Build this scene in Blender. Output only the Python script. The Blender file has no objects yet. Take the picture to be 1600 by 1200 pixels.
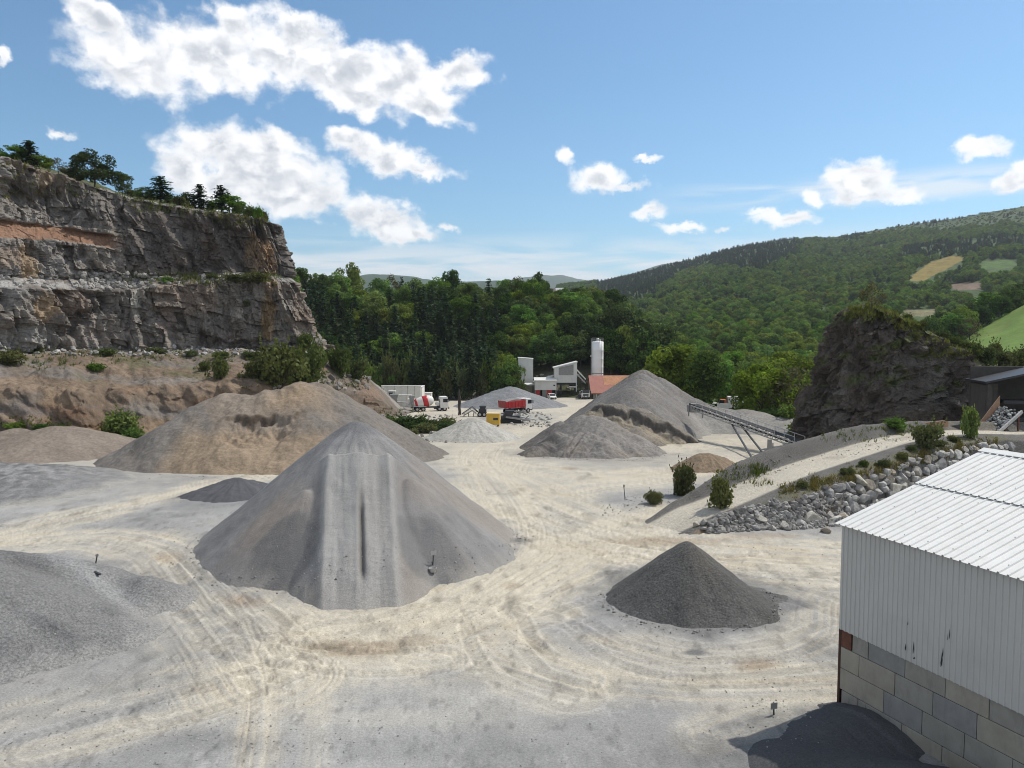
import bpy, math, random
import numpy as np
from mathutils import Vector, Matrix

# ------------------------------------------------------------------ camera, light, exposure
SC = bpy.context.scene
COL = SC.collection
R = math.radians
F_PX, CX, CY, HOR, CAMZ = 1190.0, 800.0, 600.0, 520.0, 13.0
PITCH = math.atan((CY - HOR) / F_PX)
cam_d = bpy.data.cameras.new("camera")
cam_d.sensor_width = 36.0
cam_d.lens = 36.0 * F_PX / 1600.0
cam_d.clip_start = 0.3
cam_d.clip_end = 40000
cam = bpy.data.objects.new("camera", cam_d)
COL.objects.link(cam)
cam.location = (0, 0, CAMZ)
cam.rotation_euler = (R(90) - PITCH, 0, 0)
SC.camera = cam

SUN_EL, SUN_AZ = R(52), R(60)          # azimuth clockwise from +Y (the view) towards +X
SUN_V = Vector((math.cos(SUN_EL) * math.sin(SUN_AZ), math.cos(SUN_EL) * math.cos(SUN_AZ), math.sin(SUN_EL)))
sd = bpy.data.lights.new("sun", "SUN")
sd.energy = 4.0
sd.angle = R(0.53)
sd.color = (1.0, 0.945, 0.85)
so = bpy.data.objects.new("sun", sd)
COL.objects.link(so)
so.rotation_euler = SUN_V.to_track_quat('Z', 'Y').to_euler()
SC.view_settings.view_transform = 'Standard'
SC.view_settings.look = 'None'
SC.view_settings.exposure = 0.0
SC.view_settings.gamma = 1.0
SC.cycles.use_denoising = True
SC.cycles.denoising_prefilter = 'ACCURATE'
SC.cycles.filter_width = 1.0
SC.cycles.max_bounces = 6
SC.cycles.diffuse_bounces = 2
SC.cycles.glossy_bounces = 2
SC.cycles.transmission_bounces = 3
SC.cycles.transparent_max_bounces = 4


def ray(px, py):
    dx, dv = (px - CX) / F_PX, (CY - py) / F_PX
    c, s = math.cos(PITCH), math.sin(PITCH)
    return np.array((dx, c + dv * s, -s + dv * c))


def P(px, py, Y):
    d = ray(px, py)
    t = Y / d[1]
    return np.array((d[0] * t, Y, CAMZ + d[2] * t))


# ------------------------------------------------------------------ node helpers
class NT:
    def __init__(s, tree):
        s.t = tree

    def n(s, typ, ins=None, **kw):
        nd = s.t.nodes.new(typ)
        for k, v in kw.items():
            setattr(nd, k, v)
        for k, v in (ins or {}).items():
            s.set(nd.inputs[k], v)
        return nd

    def set(s, sock, v):
        if isinstance(v, bpy.types.NodeSocket):
            s.t.links.new(v, sock)
        else:
            sock.default_value = v

    def m(s, op, a, b=0.0, c=0.0, clamp=False):
        nd = s.t.nodes.new('ShaderNodeMath')
        nd.operation = op
        nd.use_clamp = clamp
        for i, v in enumerate((a, b, c)):
            s.set(nd.inputs[i], v)
        return nd.outputs[0]

    def vm(s, op, a, b=(0, 0, 0)):
        nd = s.t.nodes.new('ShaderNodeVectorMath')
        nd.operation = op
        s.set(nd.inputs[0], a)
        if op == 'SCALE':
            s.set(nd.inputs[3], b)
        else:
            s.set(nd.inputs[1], b)
        return nd.outputs[1] if op in ('LENGTH', 'DOT_PRODUCT') else nd.outputs[0]

    def mix(s, fac, a, b, mode='MIX'):
        nd = s.t.nodes.new('ShaderNodeMix')
        nd.data_type = 'RGBA'
        nd.blend_type = mode
        s.set(nd.inputs[0], fac)
        s.set(nd.inputs[6], a)
        s.set(nd.inputs[7], b)
        return nd.outputs[2]

    def rng(s, v, a, b, c=0.0, d=1.0, smooth=False):
        nd = s.t.nodes.new('ShaderNodeMapRange')
        if smooth:
            nd.interpolation_type = 'SMOOTHSTEP'
        for i, x in enumerate((v, a, b, c, d)):
            s.set(nd.inputs[i], x)
        return nd.outputs[0]

    def noise(s, vec, scale, detail=3.0, rough=0.55, dist=0.0):
        nd = s.n('ShaderNodeTexNoise', {'Scale': scale, 'Detail': detail, 'Roughness': rough, 'Distortion': dist})
        s.set(nd.inputs['Vector'], vec)
        return nd.outputs[0]


# ------------------------------------------------------------------ sky and clouds
def azel(px, py):
    d = ray(px, py)
    return math.degrees(math.atan2(d[0], d[1])), math.degrees(math.atan2(d[2], math.hypot(d[0], d[1])))


CLOUDS = [  # px, py, rx, ry, tilt
    (150, 28, 62, 34, 25), (205, 95, 112, 58, 15), (335, 88, 130, 62, 5), (440, 82, 110, 62, 5), (365, 38, 45, 34, 30), (470, 55, 60, 36, 15),
    (520, 105, 130, 58, 14), (610, 122, 120, 52, 10), (700, 120, 72, 32, -8), (670, 168, 62, 22, 22), (560, 150, 80, 34, 15),
    (335, 232, 70, 42, 0), (400, 258, 140, 58, 8), (350, 292, 108, 46, 10), (455, 302, 110, 38, 6), (290, 265, 50, 40, 0), (430, 225, 60, 28, 10),
    (545, 218, 40, 20, 10), (600, 243, 85, 32, 12), (655, 266, 62, 14, 5),
    (603, 345, 72, 32, 12), (640, 364, 48, 17, 8), (565, 338, 38, 20, 0),
    (703, 356, 20, 8, 10), (97, 208, 27, 10, 12), (2, 88, 14, 12, 0),
    (935, 278, 46, 26, 5), (990, 291, 36, 10, -4), (883, 242, 15, 14, 0), (1005, 250, 36, 7, -3), (1015, 329, 30, 14, 0),
    (1335, 282, 66, 32, 0), (1400, 300, 62, 16, 6), (1360, 305, 80, 14, 0), (1230, 341, 66, 14, -2), (1190, 334, 34, 9, 10), (1270, 312, 22, 12, 20),
    (1535, 233, 44, 18, 6), (1508, 224, 18, 20, 0), (1592, 284, 48, 20, -10), (1600, 265, 26, 16, 0), (1068, 359, 40, 8, 3), (1125, 360, 14, 7, 0),
]
world = bpy.data.worlds.new("World")
SC.world = world
world.use_nodes = True
wt = NT(world.node_tree)
for nd in list(world.node_tree.nodes):
    world.node_tree.nodes.remove(nd)
SKY_STRENGTH = 0.14


def cloud_group():
    g = bpy.data.node_groups.new("cloud_field", 'ShaderNodeTree')
    g.interface.new_socket('P', in_out='INPUT', socket_type='NodeSocketVector')
    g.interface.new_socket('D', in_out='OUTPUT', socket_type='NodeSocketFloat')
    t = NT(g)
    gi = g.nodes.new('NodeGroupInput')
    go = g.nodes.new('NodeGroupOutput')
    acc = None
    for (px, py, rx, ry, tilt) in CLOUDS:
        a, e = azel(px, py)
        a2, _ = azel(px + rx, py)
        _, e2 = azel(px, py - ry)
        mp = t.n('ShaderNodeMapping', vector_type='TEXTURE')
        mp.inputs[1].default_value = (a, e, 0)
        mp.inputs[2].default_value = (0, 0, R(-tilt))
        mp.inputs[3].default_value = (abs(a2 - a) * 1.04, abs(e2 - e) * 1.06, 1)
        if acc is None:
            g.links.new(gi.outputs[0], mp.inputs[0])
        else:   # a dependency on the running value keeps the shader's stack small
            ma = t.n('ShaderNodeVectorMath', operation='MULTIPLY_ADD')
            t.set(ma.inputs[0], acc)
            ma.inputs[1].default_value = (1e-7, 1e-7, 0)
            g.links.new(gi.outputs[0], ma.inputs[2])
            g.links.new(ma.outputs[0], mp.inputs[0])
        ln = t.vm('LENGTH', mp.outputs[0])
        w = min(rx, ry * 2.0)
        val = t.m('MULTIPLY', t.m('SUBTRACT', 1.0, ln), min(1.0, 0.45 + w / 110.0))
        acc = val if acc is None else t.m('SMOOTH_MAX', acc, val, 0.12)
    g.links.new(acc, go.inputs[0])
    return g


def build_world():
    cg = cloud_group()
    tc = wt.n('ShaderNodeTexCoord')
    dirv = wt.vm('NORMALIZE', tc.outputs['Generated'])
    sp = wt.n('ShaderNodeSeparateXYZ', {0: dirv})
    az = wt.m('MULTIPLY', wt.m('ARCTAN2', sp.outputs[0], sp.outputs[1]), 57.29578)
    el = wt.m('MULTIPLY', wt.m('ARCSINE', sp.outputs[2]), 57.29578)
    p = wt.n('ShaderNodeCombineXYZ', {0: az, 1: el}).outputs[0]
    sky = wt.n('ShaderNodeTexSky', sky_type='NISHITA', sun_disc=False, sun_elevation=SUN_EL, sun_rotation=SUN_AZ, altitude=300.0, air_density=1.0,
               dust_density=0.6, ozone_density=1.6)
    skyc = sky.outputs[0]
    # warp and billow noise in degrees of sky
    warp = wt.n('ShaderNodeTexNoise', {'Vector': p, 'Scale': 0.5, 'Detail': 4.0, 'Roughness': 0.62})
    wv = wt.vm('SCALE', wt.vm('SUBTRACT', warp.outputs[1], (0.5, 0.5, 0.5)), 2.4)
    pw = wt.vm('ADD', p, wv)
    stre = wt.vm('MULTIPLY', p, (0.8, 1.1, 1.0))
    n1 = wt.noise(stre, 0.62, 5.0, 0.47, 0.2)
    n1b = wt.noise(wt.vm('ADD', stre, (0.35, 0.75, 0)), 0.62, 3.0, 0.5, 0.2)
    gnode = wt.t.nodes.new('ShaderNodeGroup')
    gnode.node_tree = cg
    wt.t.links.new(pw, gnode.inputs[0])
    dens = wt.m('ADD', gnode.outputs[0], wt.m('MULTIPLY', wt.m('SUBTRACT', n1, 0.48), 1.25))
    alpha = wt.rng(dens, -0.10, 0.48, 0, 1, True)
    relief = wt.m('MULTIPLY', wt.m('SUBTRACT', n1b, n1), 0.6)
    thick = wt.m('MULTIPLY', wt.rng(dens, 0.25, 1.0, 0, 1, True), wt.rng(n1b, 0.36, 0.60, 0.05, 0.33, True))
    lum = wt.m('SUBTRACT', wt.m('SUBTRACT', 0.93, thick), relief)
    lum = wt.m('MINIMUM', wt.m('MAXIMUM', lum, 0.55), 0.98)
    tint = wt.mix(wt.rng(lum, 0.55, 0.92), (0.90, 0.95, 1.04, 1), (1.0, 1.0, 1.0, 1))
    ccol = wt.mix(1.0, tint, wt.n('ShaderNodeCombineXYZ', {0: lum, 1: lum, 2: lum}).outputs[0], 'MULTIPLY')
    ccol = wt.mix(1.0, ccol, (1 / SKY_STRENGTH * CLOUD_GAIN,) * 3 + (1,), 'MULTIPLY')
    # thin high veil near the horizon
    sv = wt.vm('MULTIPLY', p, (0.10, 0.75, 1.0))
    n2 = wt.noise(sv, 0.9, 3.0, 0.6, 0.4)
    band = wt.m('MULTIPLY', wt.rng(el, 1.5, 3.5, 0, 1, True), wt.rng(el, 8.0, 4.6, 0, 1, True))
    band2 = wt.m('MULTIPLY', wt.m('MULTIPLY', wt.rng(el, 8.2, 9.2, 0, 1, True), wt.rng(el, 11.0, 9.6, 0, 1, True)), wt.rng(az, 8.0, 20.0, 0, 0.8, True))
    veil = wt.m('MULTIPLY', wt.m('MAXIMUM', band, band2), wt.rng(n2, 0.34, 0.60, 0.05, 0.92, True))
    hv = wt.m('MULTIPLY', wt.rng(el, 9.0, 0.0, 0, 1, True), 0.20)
    v = 0.84 / SKY_STRENGTH * CLOUD_GAIN
    skyc = wt.mix(1.0, skyc, SKY_TINT, 'MULTIPLY')
    c0 = wt.mix(wt.m('MAXIMUM', veil, hv), skyc, (v * 0.93, v * 0.97, v * 1.0, 1))
    out = wt.mix(alpha, c0, ccol)
    # unseen broken cloud added outside the view to whiten the skylight
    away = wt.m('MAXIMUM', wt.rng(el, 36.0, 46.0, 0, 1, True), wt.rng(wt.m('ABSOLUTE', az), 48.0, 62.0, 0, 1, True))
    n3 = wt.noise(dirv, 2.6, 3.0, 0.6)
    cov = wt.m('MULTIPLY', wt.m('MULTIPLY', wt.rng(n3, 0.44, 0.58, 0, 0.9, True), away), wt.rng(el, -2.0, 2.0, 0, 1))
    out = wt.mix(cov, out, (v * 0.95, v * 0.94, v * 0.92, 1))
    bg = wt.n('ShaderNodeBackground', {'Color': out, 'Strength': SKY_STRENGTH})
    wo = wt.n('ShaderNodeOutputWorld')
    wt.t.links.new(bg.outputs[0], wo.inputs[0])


CLOUD_GAIN = 1.22
SKY_TINT = (0.62, 0.88, 0.98, 1)
build_world()

# ------------------------------------------------------------------ numpy noise
def _h(ix, iy, seed):
    ix = ix.astype(np.int64).astype(np.uint32)
    iy = iy.astype(np.int64).astype(np.uint32)
    h = ix * np.uint32(374761393) + iy * np.uint32(668265263) + np.uint32((seed * 974711 + 12345) & 0xffffffff)
    h = (h ^ (h >> np.uint32(13))) * np.uint32(1274126177)
    h = (h ^ (h >> np.uint32(16))) * np.uint32(2246822519)
    return ((h ^ (h >> np.uint32(15))) & np.uint32(0xffffff)).astype(np.float64) / 16777216.0


def vn(x, y, seed=0):
    x, y = np.broadcast_arrays(np.asarray(x, float), np.asarray(y, float))
    ix, iy = np.floor(x), np.floor(y)
    fx, fy = x - ix, y - iy
    u = fx * fx * fx * (fx * (fx * 6 - 15) + 10)
    v = fy * fy * fy * (fy * (fy * 6 - 15) + 10)
    a, b, c, d = _h(ix, iy, seed), _h(ix + 1, iy, seed), _h(ix, iy + 1, seed), _h(ix + 1, iy + 1, seed)
    return (a + (b - a) * u + (c - a) * v + (a - b - c + d) * u * v) * 2 - 1


def fbm(x, y, o=4, seed=0, gain=0.5):
    x, y = np.asarray(x, float), np.asarray(y, float)
    t, a, n, f = 0.0, 1.0, 0.0, 1.0
    for i in range(o):
        t = t + a * vn(x * f + i * 17.3, y * f - i * 9.1, seed + i)
        n += a
        a *= gain
        f *= 2.03
    return t / n


def vor(x, y, seed=0):
    """nearest and second distance to jittered cells, and two random values of the nearest cell"""
    x, y = np.broadcast_arrays(np.asarray(x, float), np.asarray(y, float))
    ix, iy = np.floor(x), np.floor(y)
    f1 = np.full(x.shape, 9.0)
    f2 = np.full(x.shape, 9.0)
    r1 = np.zeros(x.shape)
    r2 = np.zeros(x.shape)
    for dx in (-1, 0, 1):
        for dy in (-1, 0, 1):
            cx, cy = ix + dx, iy + dy
            px = cx + _h(cx, cy, seed)
            py = cy + _h(cx, cy, seed + 7)
            d = np.hypot(px - x, py - y)
            nr = d < f1
            f2 = np.where(nr, f1, np.minimum(f2, d))
            r1 = np.where(nr, _h(cx, cy, seed + 13), r1)
            r2 = np.where(nr, _h(cx, cy, seed + 29), r2)
            f1 = np.where(nr, d, f1)
    return f1, f2, r1, r2


def sst(a, b, x):
    t = np.clip((np.asarray(x, float) - a) / (b - a), 0, 1)
    return t * t * (3 - 2 * t)


def lerp(a, b, t):
    return a + (b - a) * t


# ------------------------------------------------------------------ object helpers
def tag(o, label=None, cat=None, group=None, kind=None):
    for k, v in (('label', label), ('category', cat), ('group', group), ('kind', kind)):
        if v:
            o[k] = v
    return o


def thing(name, label, cat, loc=(0, 0, 0), rz=0.0, group=None):
    o = bpy.data.objects.new(name, None)
    COL.objects.link(o)
    o.empty_display_size = 0.5
    o.location = tuple(float(v) for v in loc)
    o.rotation_euler = (0, 0, rz)
    return tag(o, label, cat, group)


def np_mesh(name, V, F, smooth=False, col=None):
    V = np.ascontiguousarray(V, dtype=np.float32)
    F = np.ascontiguousarray(F, dtype=np.int32)
    me = bpy.data.meshes.new(name)
    n, k = F.shape
    me.vertices.add(len(V))
    me.vertices.foreach_set('co', V.ravel())
    me.loops.add(n * k)
    me.loops.foreach_set('vertex_index', F.ravel())
    me.polygons.add(n)
    me.polygons.foreach_set('loop_start', np.arange(0, n * k, k, dtype=np.int32))
    me.polygons.foreach_set('loop_total', np.full(n, k, dtype=np.int32))
    me.polygons.foreach_set('use_smooth', np.full(n, smooth, dtype=bool))
    if col is not None:
        a = me.color_attributes.new('Col', 'FLOAT_COLOR', 'POINT')
        c = np.ones((len(V), 4), dtype=np.float32)
        c[:, :col.shape[1]] = col
        a.data.foreach_set('color', c.ravel())
    me.update(calc_edges=True)
    return me


def link_mesh(name, me, mat, parent=None, loc=None):
    if mat is not None and not len(me.materials):
        for m_ in (mat if isinstance(mat, (list, tuple)) else [mat]):
            me.materials.append(m_)
    o = bpy.data.objects.new(name, me)
    COL.objects.link(o)
    if parent is not None:
        o.parent = parent
    if loc is not None:
        o.location = tuple(float(v) for v in loc)
    return o


def grid_faces(nr, nc):
    i = np.arange(nr * nc, dtype=np.int32).reshape(nr, nc)
    return np.stack([i[:-1, :-1], i[:-1, 1:], i[1:, 1:], i[1:, :-1]], -1).reshape(-1, 4)


def copy_tree(root, loc, rz, scale=(1, 1, 1), label=None, group=None):
    r = root.copy()
    COL.objects.link(r)
    r.location = tuple(float(v) for v in loc)
    r.rotation_euler = (0, 0, rz)
    r.scale = scale
    if label:
        r['label'] = label
    if group:
        r['group'] = group
    for ch in list(root.children):
        c = ch.copy()
        COL.objects.link(c)
        c.parent = r
        for g in list(ch.children):
            d = g.copy()
            COL.objects.link(d)
            d.parent = c
    return r


class MB:
    """collects boxes, bars, tubes, prisms; build() links ONE mesh object"""
    def __init__(s):
        s.v, s.f, s.m = [], [], []

    def add(s, verts, faces, mi=0, M=None):
        b = len(s.v)
        for p in verts:
            p = Vector(p)
            s.v.append(tuple(M @ p if M is not None else p))
        for f in faces:
            s.f.append([i + b for i in f])
            s.m.append(mi)
        return s

    def box(s, c, size, mi=0, rz=0.0, ry=0.0, rx=0.0, taper=1.0):
        x, y, z = (q / 2 for q in size)
        vs = [(-x, -y, -z), (x, -y, -z), (x, y, -z), (-x, y, -z), (-x * taper, -y * taper, z), (x * taper, -y * taper, z), (x * taper, y * taper, z), (-x * taper, y * taper, z)]
        M = Matrix.Translation(c) @ Matrix.Rotation(rz, 4, 'Z') @ Matrix.Rotation(ry, 4, 'Y') @ Matrix.Rotation(rx, 4, 'X')
        return s.add(vs, [(0, 3, 2, 1), (4, 5, 6, 7), (0, 1, 5, 4), (1, 2, 6, 5), (2, 3, 7, 6), (3, 0, 4, 7)], mi, M)

    def tube(s, p0, p1, r0, r1=None, n=8, mi=0, cap=True):
        r1 = r0 if r1 is None else r1
        p0, p1 = Vector(p0), Vector(p1)
        q = (p1 - p0).to_track_quat('Z', 'X')
        vs = []
        for (p, r) in ((p0, r0), (p1, r1)):
            for k in range(n):
                a = 2 * math.pi * k / n
                vs.append(p + q @ Vector((r * math.cos(a), r * math.sin(a), 0)))
        fs = [(k, (k + 1) % n, n + (k + 1) % n, n + k) for k in range(n)]
        if cap:
            fs += [tuple(range(n))[::-1], tuple(range(n, 2 * n))]
        return s.add(vs, fs, mi)

    def bar(s, p0, p1, w, h=None, mi=0):
        h = w if h is None else h
        p0, p1 = Vector(p0), Vector(p1)
        d = p1 - p0
        L = d.length
        d.normalize()
        up = Vector((0, 0, 1)) if abs(d.z) < 0.95 else Vector((0, 1, 0))
        sx = d.cross(up).normalized()
        uz = sx.cross(d)
        vs = []
        for p in (p0, p1):
            for (a, b) in ((-1, -1), (1, -1), (1, 1), (-1, 1)):
                vs.append(p + sx * a * w / 2 + uz * b * h / 2)
        return s.add(vs, [(3, 2, 1, 0), (4, 5, 6, 7), (0, 1, 5, 4), (1, 2, 6, 5), (2, 3, 7, 6), (3, 0, 4, 7)], mi)

    def prism(s, poly, axis, a, b, mi=0):
        """polygon in the two other axes, extruded along axis from a to b"""
        def pt(u, v, w):
            return (w, u, v) if axis == 'x' else ((u, w, v) if axis == 'y' else (u, v, w))
        n = len(poly)
        vs = [pt(u, v, a) for u, v in poly] + [pt(u, v, b) for u, v in poly]
        fs = [(k, (k + 1) % n, n + (k + 1) % n, n + k) for k in range(n)] + [tuple(range(n))[::-1], tuple(range(n, 2 * n))]
        return s.add(vs, fs, mi)

    def lathe(s, prof, n=16, mi=0, M=None):
        """prof = [(r, z)...] around z"""
        vs, fs = [], []
        for (r, z) in prof:
            for k in range(n):
                a = 2 * math.pi * k / n
                vs.append((r * math.cos(a), r * math.sin(a), z))
        for j in range(len(prof) - 1):
            for k in range(n):
                fs.append((j * n + k, j * n + (k + 1) % n, (j + 1) * n + (k + 1) % n, (j + 1) * n + k))
        fs.append(tuple(range(n))[::-1])
        fs.append(tuple(range((len(prof) - 1) * n, len(prof) * n)))
        return s.add(vs, fs, mi, M)

    def build(s, name, mats, parent=None, smooth=False, loc=None, bevel=0.0):
        me = bpy.data.meshes.new(name)
        me.from_pydata(s.v, [], s.f)
        for m_ in (mats if isinstance(mats, (list, tuple)) else [mats]):
            me.materials.append(m_)
        me.polygons.foreach_set('material_index', s.m)
        me.polygons.foreach_set('use_smooth', [smooth] * len(s.f))
        me.update()
        import bmesh
        bm = bmesh.new()
        bm.from_mesh(me)
        bmesh.ops.recalc_face_normals(bm, faces=bm.faces)
        bm.to_mesh(me)
        bm.free()
        o = bpy.data.objects.new(name, me)
        COL.objects.link(o)
        if parent is not None:
            o.parent = parent
        if loc is not None:
            o.location = tuple(float(v) for v in loc)
        if bevel:
            bv = o.modifiers.new('bevel', 'BEVEL')
            bv.width = bevel
            bv.segments = 2
            bv.limit_method = 'ANGLE'
        return o


# ------------------------------------------------------------------ materials
def new_mat(name):
    m_ = bpy.data.materials.new(name)
    m_.use_nodes = True
    t = NT(m_.node_tree)
    b = m_.node_tree.nodes['Principled BSDF']
    return m_, t, b


def mat_plain(name, c, rough=0.6, metal=0.0, var=0.12, scale=1.5, bump=0.0, dirt=None):
    m_, t, b = new_mat(name)
    tc = t.n('ShaderNodeTexCoord').outputs['Object']
    n = t.noise(tc, scale, 5.0, 0.65)
    f = t.rng(n, 0.25, 0.75, 1 - var, 1 + var)
    col = t.mix(1.0, (*c, 1), t.n('ShaderNodeCombineXYZ', {0: f, 1: f, 2: f}).outputs[0], 'MULTIPLY')
    if dirt:
        n2 = t.noise(t.vm('MULTIPLY', tc, (1.3, 1.3, 0.35)), scale * 2.2, 6.0, 0.7)
        col = t.mix(t.rng(n2, 0.52, 0.72, 0, 0.65), col, (*dirt, 1))
    t.set(b.inputs['Base Color'], col)
    b.inputs['Roughness'].default_value = rough
    b.inputs['Metallic'].default_value = metal
    if bump:
        bp = t.n('ShaderNodeBump', {'Height': n, 'Strength': bump, 'Distance': 0.05})
        t.set(b.inputs['Normal'], bp.outputs[0])
    return m_


def mat_grain(name, speck=7.0, amt=0.35, bump=0.5, dist=0.06, coarse=0.5, camt=0.12, tint=(1, 1, 1), bs=None):
    """loose mineral surface: colour from the Col attribute, grain and relief from noise"""
    m_, t, b = new_mat(name)
    tc = t.n('ShaderNodeTexCoord').outputs['Object']
    col = t.n('ShaderNodeAttribute', attribute_name='Col').outputs[0]
    n1 = t.noise(tc, speck, 4.0, 0.75)
    n2 = t.noise(tc, coarse, 5.0, 0.65)
    f = t.m('MULTIPLY', t.rng(n1, 0.28, 0.72, 1 - amt, 1 + amt), t.rng(n2, 0.3, 0.7, 1 - camt, 1 + camt))
    fc = t.vm('MULTIPLY', t.n('ShaderNodeCombineXYZ', {0: f, 1: f, 2: f}).outputs[0], tint)
    t.set(b.inputs['Base Color'], t.mix(1.0, col, fc, 'MULTIPLY'))
    b.inputs['Roughness'].default_value = 0.95
    b.inputs['Specular IOR Level'].default_value = 0.15
    n3 = t.noise(tc, bs or speck * 0.8, 4.0, 0.7)
    bp = t.n('ShaderNodeBump', {'Height': n3, 'Strength': bump, 'Distance': dist})
    t.set(b.inputs['Normal'], bp.outputs[0])
    return m_


def mat_rock(name, scale=1.0):
    m_, t, b = new_mat(name)
    tc = t.n('ShaderNodeTexCoord').outputs['Object']
    col = t.n('ShaderNodeAttribute', attribute_name='Col').outputs[0]
    st = t.vm('MULTIPLY', tc, (1.3, 1.3, 1.1))
    n1 = t.noise(st, 1.1 * scale, 8.0, 0.72, 0.6)
    v = t.n('ShaderNodeTexVoronoi', {'Vector': t.vm('ADD', st, t.vm('SCALE', t.n('ShaderNodeTexNoise', {'Vector': tc, 'Scale': 0.9 * scale}).outputs[1], 0.9)), 'Scale': 0.85 * scale}, feature='DISTANCE_TO_EDGE')
    crack = t.rng(v.outputs[0], 0.0, 0.07, 0.6, 1.0)
    f = t.m('MULTIPLY', t.rng(n1, 0.28, 0.72, 0.58, 1.45), t.rng(crack, 0, 1, 0.72, 1.0))
    t.set(b.inputs['Base Color'], t.mix(1.0, col, t.n('ShaderNodeCombineXYZ', {0: f, 1: f, 2: f}).outputs[0], 'MULTIPLY'))
    b.inputs['Roughness'].default_value = 0.93
    b.inputs['Specular IOR Level'].default_value = 0.2
    n3 = t.noise(st, 2.4 * scale, 8.0, 0.75)
    h = t.m('ADD', t.m('MULTIPLY', n3, 0.9), t.m('MULTIPLY', crack, 0.35))
    bp = t.n('ShaderNodeBump', {'Height': h, 'Strength': 0.8, 'Distance': 0.35 / scale})
    t.set(b.inputs['Normal'], bp.outputs[0])
    return m_


def mat_leaf(name, c, hue=0.025, val=0.3, trans=0.25):
    m_, t, b = new_mat(name)
    oi = t.n('ShaderNodeObjectInfo')
    at = t.n('ShaderNodeAttribute', attribute_name='Col').outputs[0]
    rnd = oi.outputs['Random']
    h2 = t.m('FRACT', t.m('MULTIPLY', rnd, 7.31))
    hsv = t.n('ShaderNodeHueSaturation', {'Hue': t.rng(h2, 0, 1, 0.5 - hue, 0.5 + hue), 'Saturation': t.rng(t.m('FRACT', t.m('MULTIPLY', rnd, 3.77)), 0, 1, 0.82, 1.12),
                                          'Value': t.rng(rnd, 0, 1, 1 - val, 1 + val), 'Color': (*c, 1)})
    col = t.mix(1.0, hsv.outputs[0], at, 'MULTIPLY')
    t.set(b.inputs['Base Color'], col)
    b.inputs['Roughness'].default_value = 0.85
    b.inputs['Specular IOR Level'].default_value = 0.06
    tr = t.n('ShaderNodeBsdfTranslucent', {'Color': t.mix(1.0, col, (1.15, 1.25, 0.55, 1), 'MULTIPLY')})
    mx = t.n('ShaderNodeMixShader', {0: trans, 1: b.outputs[0], 2: tr.outputs[0]})
    t.t.links.new(mx.outputs[0], m_.node_tree.nodes['Material Output'].inputs[0])
    return m_


M = {}
M['ground'] = mat_grain('ground_dust', 13.0, 0.26, 0.7, 0.05, 0.35, 0.07, bs=9.0)
M['gravel'] = mat_grain('crushed_gravel', 10.0, 0.55, 1.0, 0.08, 0.3, 0.06)
M['fine'] = mat_grain('fine_gravel', 15.0, 0.34, 0.8, 0.05, 0.35, 0.08, bs=11.0)
M['far_fine'] = mat_grain('pile_gravel', 3.0, 0.28, 0.7, 0.15, 0.25, 0.12)
M['earth'] = mat_grain('earth', 1.6, 0.3, 0.8, 0.35, 0.25, 0.18)
M['rock'] = mat_rock('rock_face', 1.0)
M['stone'] = mat_grain('broken_stone', 3.0, 0.28, 0.6, 0.08, 0.8, 0.2)
M['hill'] = mat_grain('hill_ground', 0.12, 0.3, 0.5, 1.0, 0.02, 0.15)
M['meadow'] = mat_grain('meadow_grass', 0.8, 0.2, 0.5, 0.3, 0.06, 0.15)
M['bark'] = mat_plain('bark', (0.075, 0.06, 0.045), 0.9, 0, 0.3, 4.0, 0.4)
M['leaf_dark'] = mat_leaf('leaf_dark', (0.060, 0.098, 0.030), 0.02, 0.30, 0.32)
M['leaf_mid'] = mat_leaf('leaf_mid', (0.115, 0.185, 0.044), 0.025, 0.32, 0.37)
M['leaf_light'] = mat_leaf('leaf_light', (0.165, 0.205, 0.045), 0.02, 0.22, 0.38)
M['leaf_bush'] = mat_leaf('leaf_bush', (0.115, 0.135, 0.055), 0.03, 0.22, 0.3)
M['leaf_bare'] = mat_leaf('leaf_bare', (0.11, 0.10, 0.06), 0.02, 0.2)
M['needle'] = mat_leaf('needle', (0.048, 0.076, 0.038), 0.02, 0.28, 0.2)
M['grass'] = mat_leaf('grass_blade', (0.10, 0.13, 0.045), 0.02, 0.25)
M['drygrass'] = mat_leaf('dry_grass', (0.13, 0.125, 0.055), 0.02, 0.25)
M['white'] = mat_plain('white_paint', (0.71, 0.698, 0.668), 0.55, 0, 0.07, 0.8, 0, (0.62, 0.595, 0.54))
M['plant_cladding'] = mat_plain('plant_cladding', (0.66, 0.65, 0.62), 0.5, 0, 0.05, 0.6, 0, (0.55, 0.53, 0.49))
M['whitewall'] = mat_plain('white_concrete', (0.66, 0.65, 0.60), 0.8, 0, 0.10, 0.9, 0.1)
M['cladding'] = mat_plain('grey_cladding', (0.50, 0.487, 0.462), 0.55, 0, 0.05, 0.6, 0, (0.455, 0.44, 0.41))
M['greymetal'] = mat_plain('grey_metal', (0.30, 0.30, 0.29), 0.5, 0.3, 0.2, 2.0)
M['palemetal'] = mat_plain('galvanised', (0.48, 0.47, 0.45), 0.5, 0.2, 0.2, 1.5, 0, (0.25, 0.19, 0.14))
M['darkmetal'] = mat_plain('dark_metal', (0.045, 0.045, 0.048), 0.5, 0.3, 0.25, 2.0)
M['rubber'] = mat_plain('rubber', (0.022, 0.022, 0.023), 0.85, 0, 0.2, 3.0)
M['glass'] = mat_plain('dark_glass', (0.02, 0.024, 0.03), 0.08, 0, 0.1, 1.0)
M['red'] = mat_plain('red_paint', (0.48, 0.025, 0.03), 0.4, 0, 0.12, 1.5, 0)
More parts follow.
